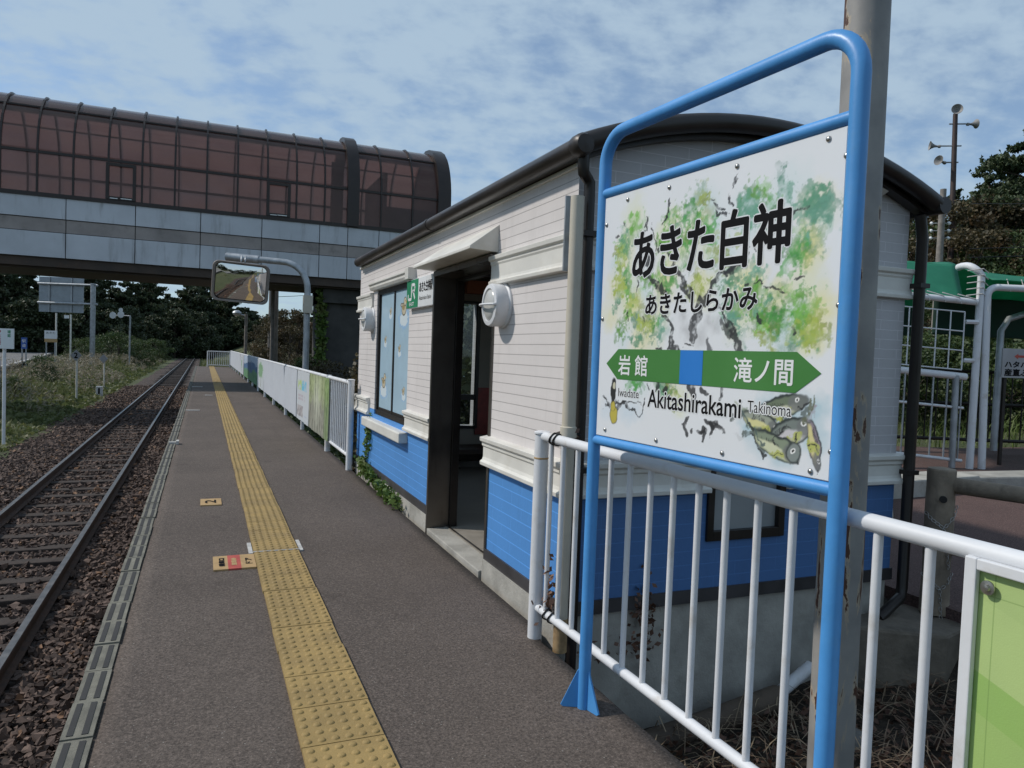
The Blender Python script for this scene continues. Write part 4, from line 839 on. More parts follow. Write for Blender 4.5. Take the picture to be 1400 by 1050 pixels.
# ================================================================== STATION NAME SIGN
SA, SB = Vector((1.485, 2.62, 0)), Vector((1.575, 1.45, 0)); SW = (SB - SA).length; SU = (SB - SA).normalized(); SN = SU.cross(Vector((0, 0, 1)))
def sp(u, z, o=0.0): return SA + SU * u + Vector((0, 0, z)) + SN * o
def sign_art():
    u0, u1, z0, z1 = 0.026, SW - .026, 1.142, 2.090; nw = 460; nh = int(nw * (z1 - z0) / (u1 - u0)); U, Z = np.meshgrid(np.linspace(u0, u1, nw), np.linspace(z0, z1, nh))
    img = np.zeros((nh, nw, 3)); img[:] = (0.72, 0.74, 0.765); img *= (0.985 + .03 * fbm(U * 5, Z * 5, 3, 2))[..., None]
    def blend(a, c): img[:] = img * (1 - a[..., None]) + np.array(c) * a[..., None]
    wx = U + .026 * (fbm(U * 30, Z * 30, 5, 5) - .5) * 2; wz = Z + .026 * (fbm(U * 30 + 50, Z * 30, 5, 6) - .5) * 2; wx0, wz0 = wx, wz
    pts = [(.22, 1.963), (.169, 1.88), (.15, 1.812), (.178, 1.906), (.544, 1.972), (.461, 1.954), (.614, 1.973), (.778, 1.946), (.866, 1.958), (.948, 1.965), (1.047, 1.907), (1.061, 1.879), (1.031, 1.783), (1.048, 1.801), (.994, 1.766), (.65, 1.832), (.587, 1.73), (.638, 1.874), (.739, 1.718), (.839, 1.705), (.386, 1.752), (.303, 1.725), (.193, 1.697), (.125, 1.659), (.258, 1.598), (.157, 1.545), (.4, 1.549), (.313, 1.584), (.763, 1.603), (.781, 1.557), (.915, 1.635), (.982, 1.653), (1.026, 1.661), (1.049, 1.604), (.867, 1.61), (.915, 1.539), (.981, 1.554), (1.029, 1.517), (1.078, 1.523), (.514, 1.872), (.499, 1.818), (.20, 1.63), (.24, 1.66), (.47, 1.90), (.40, 1.88), (.57, 1.91), (.83, 1.91), (.90, 1.90), (.70, 1.79), (.60, 1.68), (.72, 1.66), (.88, 1.57), (.94, 1.60), (1.00, 1.60), (.36, 1.60), (.29, 1.54), (.43, 1.72), (.18, 1.76), (.13, 1.74), (.84, 1.66), (.80, 1.64), (.45, 1.345), (.50, 1.33), (.28, 1.355), (1.06, 1.56)]
    cols = [(0.07, 0.29, 0.06), (0.15, 0.38, 0.06), (0.09, 0.27, 0.16), (0.34, 0.42, 0.08), (0.13, 0.32, 0.23)]
    rr = np.random.default_rng(4)
    for (a, b) in pts:      # yellow and teal washes under the greens
        r = rr.uniform(.050, .085); d = np.hypot(wx - a - rr.normal(0, .02), wz - b - rr.normal(0, .02)) / r
        blend(np.clip(1.15 - d, 0, 1) * .55 * (0.5 + .8 * fbm(U * 12, Z * 12, 3, 9)), [(0.72, 0.66, 0.26), (0.50, 0.66, 0.66), (.66, .68, .34)][rr.integers(3)])
    for i, (a, b) in enumerate(pts):
        c = cols[rr.integers(5)]; r = rr.uniform(.026, .05)
        lx = U + .05 * (fbm(U * 55 + i, Z * 55, 4, 40 + i) - .5) * 2; lz = Z + .05 * (fbm(U * 55 + 80, Z * 55 + i, 4, 60 + i) - .5) * 2
        for q_ in range(8):
            da, db = rr.normal(0, .022, 2); d = np.hypot((lx - a - da) * rr.uniform(.8, 1.3), lz - b - db) / (r * rr.uniform(.35, .95))
            blend(np.clip((1.0 - d) * 4, 0, 1) * rr.uniform(.28, .75) * np.clip(2.2 * fbm(U * 34, Z * 34, 4, 30 + i) - .35, .15, 1), k(c, rr.uniform(.6, 1.35)))
    grain = fbm(U * 60, Z * 60, 3, 77)
    def stroke(pl, w0, w1, al=.92, c=(.03, .03, .033), dry=.45):
        best = np.full(U.shape, 1e9); n = len(pl)
        for i in range(n - 1):
            p, q_ = np.array(pl[i]), np.array(pl[i + 1]); d = q_ - p; L2 = (d * d).sum() + 1e-9; t = np.clip(((wx - p[0]) * d[0] + (wz - p[1]) * d[1]) / L2, 0, 1)
            w_ = w0 + (w1 - w0) * (i + t) / (n - 1); best = np.minimum(best, np.hypot(wx - p[0] - t * d[0], wz - p[1] - t * d[1]) / w_)
        blend(np.clip((1 - best) * 4, 0, 1) * al * np.clip(1.35 - dry * 2 * np.clip(grain - .42, 0, 1) * 3, 0, 1), c)
    stroke([(.295, 1.99), (.284, 1.92)], .006, .005); stroke([(.31, 1.83), (.332, 1.769), (.37, 1.72), (.43, 1.697)], .007, .016); stroke([(.40, 1.95), (.428, 2.01)], .005, .007); stroke([(.395, 1.93), (.402, 1.95)], .004, .006)
    stroke([(.44, 1.83), (.47, 1.78), (.493, 1.75), (.530, 1.705), (.55, 1.67)], .009, .017); stroke([(.77, 1.77), (.698, 1.727), (.66, 1.69), (.635, 1.673), (.60, 1.63), (.588, 1.59), (.583, 1.535)], .010, .024)
    stroke([(.80, 1.80), (.76, 1.755), (.72, 1.735)], .016, .010); stroke([(.43, 1.62), (.458, 1.581), (.475, 1.54), (.470, 1.515)], .006, .017); stroke([(.40, 1.63), (.445, 1.60)], .005, .009)
    stroke([(.70, 1.625), (.735, 1.585), (.758, 1.557), (.785, 1.515), (.793, 1.49)], .007, .022); stroke([(.71, 1.58), (.75, 1.545)], .006, .022, .8); stroke([(.655, 1.52), (.662, 1.49)], .012, .020, .8); stroke([(.455, 1.50), (.50, 1.495)], .012, .018)
    stroke([(.53, 1.52), (.555, 1.503), (.59, 1.505)], .003, .004); stroke([(.38, 1.50), (.41, 1.50)], .004, .01)
    for a in ([(.657, 1.972), (.70, 1.941)], [(.722, 1.99), (.735, 1.955)], [(.743, 2.014), (.762, 2.04)], [(.64, 1.985), (.652, 1.985)], [(.979, 1.887), (1.03, 1.90)], [(.891, 1.68), (.925, 1.668), (.955, 1.66)], [(.847, 1.705), (.87, 1.70)], [(.80, 1.70), (.82, 1.698)], [(1.01, 1.698), (1.035, 1.696)], [(.985, 1.57), (1.01, 1.54)], [(.86, 1.60), (.875, 1.575)], [(.35, 1.90), (.365, 1.86)], [(.375, 1.87), (.39, 1.85)], [(.33, 1.94), (.345, 1.90)], [(1.04, 1.445), (1.055, 1.43)], [(.30, 1.60), (.31, 1.59)], [(.21, 1.62), (.215, 1.60)], [(.26, 1.75), (.25, 1.71)], [(.67, 1.95), (.68, 1.93)], [(.69, 1.93), (.71, 1.925)], [(.86, 1.82), (.84, 1.79)]): stroke(a, .004, .0065)
    stroke([(.15, 1.98), (.175, 1.965)], .004, .006); stroke([(.10, 1.93), (.12, 1.925)], .002, .003)
    for x, z, r in ((.55, 1.55, .035), (.62, 1.53, .04), (.69, 1.565, .03), (.53, 1.60, .03), (.65, 1.58, .03)): blend(np.clip(1.1 - np.hypot(wx - x, wz - z) / r, 0, 1) * .45, (.33, .33, .34))
    # foot of the trunk below the arrow
    for a, w_ in (([(.575, 1.365), (.592, 1.325), (.60, 1.30)], .014), ([(.63, 1.36), (.655, 1.345)], .016), ([(.41, 1.36), (.395, 1.33)], .010), ([(.46, 1.36), (.44, 1.345)], .010), ([(.73, 1.36), (.72, 1.33)], .008), ([(.572, 1.255), (.565, 1.225), (.575, 1.20)], .013), ([(.60, 1.215), (.606, 1.205)], .010), ([(.665, 1.265), (.69, 1.245), (.735, 1.235)], .016), ([(.70, 1.25), (.70, 1.218)], .018), ([(.640, 1.235), (.656, 1.215), (.657, 1.190)], .012), ([(.625, 1.225), (.65, 1.222)], .010)): stroke(a, w_, w_ * .7)
    stroke([(.79, 1.235), (.81, 1.222), (.83, 1.23)], .010, .008, .35, (.4, .42, .43)); stroke([(.34, 1.36), (.352, 1.335)], .004, .004); stroke([(.33, 1.30), (.32, 1.26), (.305, 1.235)], .003, .004)
    # left: dark seed pod over a yellow fruit
    blend(np.clip(1.2 - np.hypot((wx - .24) / .09, (wz - 1.25) / .05), 0, 1) * .4, (.45, .60, .72)); blend(np.clip(1.2 - np.hypot((wx - .09) / .05, (wz - 1.25) / .05), 0, 1) * .3, (.45, .60, .72))
    def ell(x, z, a, b, ang, c, al=1.0, soft=6):
        ca, sa = math.cos(ang), math.sin(ang); p = ((wx * .35 + U * .65 - x) * ca + (wz * .35 + Z * .65 - z) * sa) / a; q_ = (-(wx * .35 + U * .65 - x) * sa + (wz * .35 + Z * .65 - z) * ca) / b; d = np.hypot(p, q_); blend(np.clip((1 - d) * soft, 0, 1) * al, c)
    ell(.143, 1.235, .030, .040, 0, (.05, .05, .04)); ell(.143, 1.235, .026, .036, 0, (.50, .42, .08)); ell(.136, 1.265, .020, .022, 0, (.05, .05, .04)); ell(.136, 1.263, .016, .020, 0, (.50, .42, .08))
    ell(.132, 1.325, .020, .052, 0, (.03, .03, .03)); ell(.134, 1.343, .010, .013, 0, (.55, .53, .4)); stroke([(.155, 1.285), (.20, 1.285), (.25, 1.29), (.31, 1.285)], .007, .002); stroke([(.175, 1.268), (.21, 1.282), (.25, 1.262), (.30, 1.240)], .012, .003); stroke([(.065, 1.29), (.085, 1.28), (.11, 1.275)], .006, .007); stroke([(.07, 1.262), (.09, 1.27), (.11, 1.265)], .005, .006)
    # right: three sandfish-like fish among leaves
    for x, z, r in ((.90, 1.24, .075), (1.09, 1.25, .06), (1.02, 1.32, .08), (.98, 1.20, .06), (.93, 1.32, .06), (1.10, 1.33, .05), (.84, 1.26, .04)): blend(np.clip(1.15 - np.hypot(wx - x, wz - z) / r, 0, 1) * .55, (.24, .46, .55))
    def fish(x, z, L, hgt, ang, back, belly):
        ca, sa = math.cos(ang), math.sin(ang); P = lambda a, b: (x + a * ca - b * sa, z + a * sa + b * ca)
        ell(*P(0, 0), L, hgt, ang, (.04, .05, .05), 1, 10); ell(*P(0, -hgt * .06), L * .95, hgt * .86, ang, k(back, .75), 1, 6); [stroke([P(L * (.1 * j_ - .5), hgt * .5), P(L * (.1 * j_ - .42), hgt * .1)], .002, .004, .7) for j_ in range(6)]; ell(*P(-L * .05, -hgt * .35), L * .85, hgt * .5, ang, belly, .9, 3)
        ell(*P(L * .62, 0), L * .38, hgt * .74, ang, (.16, .17, .17), .85, 4); ell(*P(L * .62, hgt * .22), hgt * .24, hgt * .24, 0, (.80, .80, .78)); ell(*P(L * .62, hgt * .22), hgt * .12, hgt * .12, 0, (.02, .02, .02))
        stroke([P(L * .98, -.1 * hgt), P(L * .75, -.35 * hgt)], .002, .003); stroke([P(-L * .9, 0), P(-L * 1.3, hgt * .7)], .006, .012, .85, back); stroke([P(-L * .9, 0), P(-L * 1.35, -hgt * .6)], .006, .010, .85, (.1, .12, .11))
        stroke([P(L * .3, -hgt * .2), P(-.05 * L, -hgt * .75), P(-L * .25, -hgt * .7)], .012, .004, .9, (.42, .45, .12)); stroke([P(L * .3, -hgt * .12), P(-.1 * L, -hgt * .9)], .002, .002)
    fish(.97, 1.328, .105, .036, .32, (.20, .25, .17), (.58, .58, .44)); fish(.90, 1.275, .085, .034, -.25, (.42, .46, .38), (.66, .62, .30)); fish(1.01, 1.262, .09, .043, .35, (.24, .28, .26), (.60, .58, .60)); fish(.96, 1.215, .10, .036, -.3, (.30, .36, .26), (.62, .64, .44)); fish(1.095, 1.235, .075, .022, -1.35, (.33, .28, .33), (.66, .60, .28))
    ell(1.028, 1.203, .030, .034, 0, (.05, .06, .06)); ell(1.028, 1.203, .024, .028, 0, (.22, .25, .24)); ell(1.026, 1.204, .010, .010, 0, (.8, .8, .78)); ell(1.026, 1.204, .005, .005, 0, (.02, .02, .02))
    stroke([(.945, 1.222), (.965, 1.25), (1.00, 1.275)], .003, .004); stroke([(1.065, 1.36), (1.075, 1.32), (1.07, 1.30)], .006, .010, .9, (.14, .15, .10)); stroke([(1.09, 1.37), (1.08, 1.33)], .004, .008, .9, (.14, .15, .10)); stroke([(.86, 1.235), (.90, 1.20), (.92, 1.18)], .004, .008)
    stroke([(.82, 1.30), (.85, 1.275), (.88, 1.25), (.91, 1.215)], .004, .005, .9, (.08, .12, .12)); stroke([(.84, 1.275), (.87, 1.25)], .003, .007, .9)
    return img, u0, u1, z0, z1
def station_sign():
    r = thing('station_sign', 'large white station sign in a blue pipe frame, painted with green leaves and fish', 'sign', tuple(SA))
    RA = .0255; top = 2.345; bend = .12
    # one continuous hoop: up, round, across, round, down
    pts = [sp(0, -.02), sp(0, .6), sp(0, 1.4), sp(0, top - bend)]
    for a in np.linspace(0, math.pi / 2, 9)[1:]: pts.append(sp(bend - bend * math.cos(a), top - bend + bend * math.sin(a)))
    for a in np.linspace(0, math.pi / 2, 9): pts.append(sp(SW - bend + bend * math.sin(a), top - bend + bend * math.cos(a)))
    pts += [sp(SW, 1.4), sp(SW, .6), sp(SW, -.02)]
    MB().tube(pts, RA, 20).build('hoop_frame', MAT['blue'], r, smooth=R(45))
    for z in (1.118, 2.112): MB().tube([sp(0, z), sp(SW, z)], .0205, 16).build('cross_rail', MAT['blue'], r, smooth=R(45))
    for u in (0, SW):
        m = MB()
        for a in (-.15, 2.1, 3.9):
            d = SU * math.cos(a) + SN * math.sin(a); t = d.cross(Vector((0, 0, 1))) * .004; p = sp(u, 0)
            q = [p + d * .022 + Vector((0, 0, .16)), p + d * .030 + Vector((0, 0, .15)), p + d * .095 + Vector((0, 0, .004)), p + d * .085 + Vector((0, 0, -.003)), p + d * .022 + Vector((0, 0, -.003))]; m.prism([x - t for x in q], t * 2)
        m.build('foot', MAT['blue'], r)
    m = MB(); m.obox(sp(SW / 2, 1.616, .004), SU * (SW / 2 - .0245), SN * .004, Vector((0, 0, .476))); bd = m.build('board', MAT['signwhite'], r)
    img, u0, u1, z0, z1 = sign_art(); art_sheet('painted_sheet', img, sp(u0, z0, .0095), SU, (0, 0, 1), u1 - u0, z1 - z0, bd)
    def flat(poly, o, nm, mat): MB().prism([sp(u, z, o) for u, z in poly], SN * .0004).build(nm, mat, bd)
    flat([(.079, 1.431), (.156, 1.489), (1.021, 1.489), (1.107, 1.431), (1.021, 1.372), (.156, 1.372)], .0105, 'direction_arrow', MAT['green'])
    flat([(.522, 1.4885), (.635, 1.4885), (.635, 1.3725), (.522, 1.3725)], .0113, 'line_colour_block', MAT['signblue'])
    up = (0, 0, 1)
    def L(body, mat, u, z, w_, h, bold=0.0, halo=0.0, space=1.0, nm='lettering'):
        if halo: letter(nm + '_halo', body, MAT['signwhite'], bd, sp(u, z, .0099), SU, up, w_, h, bold=bold + halo, space=space)
        letter(nm, body, mat, bd, sp(u, z, .0102 if halo else .0117), SU, up, w_, h, bold=bold, space=space)
    L('あきた白神', MAT['black'], .226, 1.752, .745, .180, .0048, .0042, .98); L('あきたしらかみ', MAT['black'], .315, 1.617, .544, .070, .0022, .0030)
    L('岩 館', MAT['letterwhite'], .163, 1.390, .178, .076, .0012); L('滝ノ間', MAT['letterwhite'], .780, 1.392, .230, .076, .0012)
    L('Iwadate', MAT['black'], .166, 1.306, .130, .032, 0, .0025); L('Akitashirakami', MAT['black'], .352, 1.280, .462, .063, .0012, .0035); L('Takinoma', MAT['black'], .842, 1.302, .168, .036, 0, .0035)
    for u, z in ((.175, 2.062), (.047, 2.056), (.421, 2.063), (.749, 2.068), (1.09, 2.070), (1.150, 2.012), (.040, 1.984), (.038, 1.609), (1.151, 1.616), (1.151, 1.221), (.088, 1.167), (.41, 1.163), (.744, 1.162), (1.088, 1.158)):
        if (u, z) == (.047, 2.056): continue
        MB().lathe([(.0085, 0), (.0085, .0015), (.0070, .004), (.0035, .0058), (.001, .0062)], sp(u, z, .0098), SN, 14).build('bolt', MAT['bolt'], r, smooth=R(50))
station_sign()

# ================================================================== FENCES
def fence_part(m_name, parent, pts, r, n=10, mat='white', **kw): return MB().tube(pts, r, n).build(m_name, MAT[mat], parent, smooth=R(45))
def near_fence():
    fx = lambda y: 1.607 + .014 * (3.375 - y)
    f = thing('platform_railing', 'white pipe railing in front of the station hut, running behind the big name sign', 'railing', (1.607, 3.375, 0))
    fence_part('post', f, [(fx(3.375), 3.375, -.6), (fx(3.375), 3.375, 1.052)], .037, 16); MB().lathe([(.037, 0), (.043, .004), (.043, .012), (.03, .018)], (fx(3.375), 3.375, 1.05), n=16).build('post_cap', MAT['white'], f, smooth=R(40))
    MB().lathe([(.0375, 0), (.038, .001), (.038, .008), (.0375, .009)], (fx(3.375), 3.375, .925), n=16).build('tape_ring', MAT['yellow'], f, smooth=True)
    for y in (1.105, -1.2): fence_part('post', f, [(fx(y), y, -.6), (fx(y), y, 1.035)], .024, 14)
    fence_part('top_rail', f, [(fx(3.33), 3.345, 1.043), (fx(-1.25), -1.25, 1.043)], .0245, 16); fence_part('bottom_rail', f, [(fx(3.33), 3.345, .160), (fx(-1.25), -1.25, .160)], .0205, 14)
    ys = [3.262, 3.135] + list(np.arange(2.99, -1.1, -.1475)); 
    for i, y in enumerate(ys):
        if abs(y - 1.105) < .07: continue
        fence_part('baluster', f, [(fx(y), y, .165), (fx(y), y, 1.038)], .0125, 10)
    m = MB()
    for y, z, rr in ((3.235, 1.043, .029), (3.195, 1.043, .029), (3.24, .16, .026), (3.185, .16, .026)):
        c = Vector((fx(y), y, z)); pts = [c + Vector((math.cos(a) * rr * 1.0, .01 * math.sin(a * 2), math.sin(a) * rr)) for a in np.linspace(0, 2 * math.pi, 17)]; m.tube(pts, .0045, 6, False)
    m.tube([(1.615, 3.235, 1.07), (1.66, 3.22, 1.075), (1.72, 3.24, 1.06), (1.76, 3.25, 1.065)], .006, 6); m.build('cable_tie', MAT['rubber'], f, smooth=True)
near_fence()
def lime_banner():
    y0, y1, z0, z1 = 1.085, -1.15, .055, 1.005; W, H = y0 - y1, z1 - z0; nw = 150; nh = 70; U, Z = np.meshgrid(np.linspace(0, W, nw), np.linspace(0, H, nh)); img = np.zeros((nh, nw, 3)); img[:] = (.36, .53, .155)
    b = thing('lime_banner', 'lime green banner with paler diagonal stripes laced to the near end of the white railing', 'banner', (1.61, 1.09, 0))
    x = 1.607 + .014 * 2.29 - .027
    art_sheet('cloth', img, (x, y0, z0), (0, -1, 0), (0, 0, 1), W, H, b, MAT['lime'], wave=lambda u, v: .006 * np.sin((v * 1.2 + u) * 9) * np.clip(u * 3, 0, 1) + .004 * np.sin(u * 23 + v * 5) * np.clip(u * 5, 0, 1) - .006)
    MB().box(x - .012, x + .004, y0 - .004, y0 + .024, z0 - .02, z1 + .03).box(x - .012, x + .004, y1, y0 - .004, z1 + .004, z1 + .03).build('edge_strip', MAT['white'], b, bevel=.003)
    for zz in (.975, .52, .09): MB().lathe([(.016, 0), (.016, .003), (.009, .004), (.007, .009), (.001, .010)], (x - .004, y0 - .028, zz), (-1, 0, 0), 16).build('grommet', MAT['bolt'], b, smooth=R(45))
lime_banner()
def far_fence():
    X = 1.64; f = thing('platform_fence', 'long white platform fence behind the hung banners, running to the far platform end', 'railing', (X, 8.82, 0))
    py = [8.82, 10.5] + [13.35 + 2.87 * i for i in range(13)] + [50.75]
    for i, y in enumerate(py): fence_part('post', f, [(X, y, -.6), (X, y, 1.075 if i < 2 else 1.05)], .040 if i < 2 else .032, 12)
    MB().lathe([(.040, 0), (.046, .004), (.046, .012), (.03, .018)], (X, 8.82, 1.073), n=14).build('post_cap', MAT['white'], f, smooth=R(40))
    fence_part('top_rail', f, [(X, 8.83, 1.045), (X, 50.75, 1.045)], .026, 12); fence_part('bottom_rail', f, [(X, 8.83, .160), (X, 50.75, .160)], .022, 10)
    for y in np.arange(8.96, 10.45, .14): fence_part('baluster', f, [(X, y, .165), (X, y, 1.04)], .0125, 8)
    m = MB()
    for y in np.arange(10.64, 50.7, .14): m.tube([(X, y, .165), (X, y, 1.04)], .0125, 5, False)
    tag(m.build('baluster', MAT['white'], f), kind='stuff')
    g = thing('end_gate', 'short white barred barrier closing the far end of the platform', 'railing', (.25, 50.7, 0))
    for x in (.25, 1.58): fence_part('post', g, [(x, 50.7, -.1), (x, 50.7, 1.0)], .04, 10)
    for z in (.98, .10): fence_part('rail', g, [(.25, 50.7, z), (1.58, 50.7, z)], .03, 8)
    for x in np.linspace(.37, 1.46, 10): fence_part('baluster', g, [(x, 50.7, .1), (x, 50.7, .98)], .018, 6)
    # banners hung on the track side
    def ban(ya, yb, label, fn, nw=90, z0=.165, z1=1.035, cat='banner'):
        W, H = yb - ya, z1 - z0; nh = 46; U, Z = np.meshgrid(np.linspace(0, W, nw), np.linspace(0, H, nh)); img = np.ones((nh, nw, 3)) * np.array((.50, .53, .58)); img *= (.95 + .1 * fbm(U * 2, Z * 3, 3, int(ya * 10)))[..., None]
        if fn: fn(U, Z, img, W, H)
        o = art_sheet('fence_banner', img, (X - .042, yb, z0), (0, -1, 0), (0, 0, 1), W, H, None, MAT['matart'], base=(X - .04, ya, z0), wave=lambda u, v: .007 * np.sin(u * 6.0 + ya) + .004 * np.sin(u * 17 + v * 4)); tag(o, label, cat, 'banners along the platform fence')
    # u runs from the far end (left) to the near end (right)
    def forest(U, Z, img, W, H):
        n = fbm(U * 9, Z * 9, 5, 3); n2 = fbm(U * 26, Z * 20, 4, 8); img[:] = np.array((.27, .27, .22)) * (0.45 + 1.1 * n2[..., None]); up = np.clip((Z / H - .45 + .5 * (n - .5)) * 4, 0, 1)[..., None]
        img[:] = img * (1 - up) + (np.array((.33, .38, .20)) * (.5 + n2[..., None])) * up; gl = np.exp(-((U - W * .45) / (.3)) ** 2 - ((Z - H * .6) / .35) ** 2)[..., None]; img[:] = img * (1 - gl * .6) + np.array((.62, .64, .52)) * gl * .6
        for t in np.linspace(.05, .95, 9) * W: img[np.abs(U - t - .03 * np.sin(Z * 4 + t * 9)) < .018] *= .45
        rt_ = np.clip((U - W * .80) * 6, 0, 1)[..., None]; img[:] = img * (1 - rt_ * .6) + np.array((.10, .17, .05)) * rt_ * .6 * (1 + n2[..., None])
    def poster(U, Z, img, W, H):
        img[:] = (.52, .55, .58); n = fbm(U * 22, Z * 22, 3, 4); mk = (Z > H * .60) & (Z < H * .82) & (U > .10) & (U < W - .25) & (n > .44); c = np.where((U < W * .42)[..., None], np.array((.42, .55, .22)), np.array((.16, .46, .62))); img[mk] = c[mk]
        for zz in (.50, .43): img[(np.abs(Z - H * zz) < .014) & (U > .25) & (U < W - .45) & (vnoise(U * 26, Z * 0, 5) > .35)] = (.45, .40, .44)
        mk = (Z < H * .30) & (Z > H * .07) & (U > .12) & (U < W * .52) & (fbm(U * 7, Z * 7, 3, 9) > .36); img[mk] = (np.array((.16, .14, .15)) + .4 * fbm(U * 20, Z * 20, 2, 1)[..., None])[mk]; img[(np.abs(Z - H * .14) < .012) & (U > W * .6) & (U < W - .2)] = (.40, .45, .55)
    def tree(U, Z, img, W, H):
        img[:] = (.50, .54, .57); d = np.hypot((U - W * .5) / (W * .42), (Z - H * .62) / (H * .34)); mk = (d + .6 * (fbm(U * 6, Z * 10, 4, 5) - .5)) < .8; img[mk] = (np.array((.20, .34, .20)) * (.7 + .7 * fbm(U * 16, Z * 16, 3, 6)[..., None]))[mk]; img[(np.abs(U - W * .5) < .06) & (Z < H * .45) & (Z > H * .06)] = (.25, .27, .22)
    def mountains(U, Z, img, W, H):
        img[:] = np.array((.33, .40, .50)) * (.8 + .5 * (Z / H)[..., None]); rg = H * (.72 + .35 * (fbm(U * .9, U * 0, 4, 12) - .5)); mk = Z < rg; img[mk] = (np.array((.06, .13, .25)) * (.7 + .8 * fbm(U * 3, Z * 5, 4, 3)[..., None]))[mk]; rg2 = H * (.42 + .4 * (fbm(U * 1.3 + 9, U * 0, 4, 22) - .5)); mk = Z < rg2; img[mk] = (np.array((.10, .24, .12)) * (.6 + .9 * fbm(U * 5, Z * 8, 4, 7)[..., None]))[mk]
    def plants(U, Z, img, W, H):
        mk = (np.abs(U - W * .45 - .3 * (fbm(Z * 5, Z * 0, 3, 2) - .5)) < .32) & (Z > H * .12) & (Z < H * .85) & (fbm(U * 7, Z * 12, 3, 8) > .42); img[mk] = (.22, .36, .24)
    ban(10.24, 12.25, 'fence banner with a misty green forest photograph, nearest along the far fence', forest); ban(12.27, 13.9, 'white poster with green and blue lettering hung between the forest banner and the blank sheets', poster, cat='poster')
    ban(13.93, 16.16, 'blank creased white sheet on the fence directly beyond the lettered poster', None); ban(16.2, 19.05, 'blank white sheet on the fence between the creased sheet and the third blank sheet', None); ban(19.1, 21.9, 'blank white sheet on the fence just before the single tree picture', None)
    ban(21.95, 24.6, 'white fence banner with one painted green tree', tree); ban(24.65, 33.2, 'long fence banner painted with blue mountains and green hills', mountains, 160); ban(33.3, 36.3, 'white fence banner with a sprig of green plants, past the mountain picture', plants); ban(36.4, 50.4, 'long blank white sheet at the far end of the fence', None, 120)
far_fence()
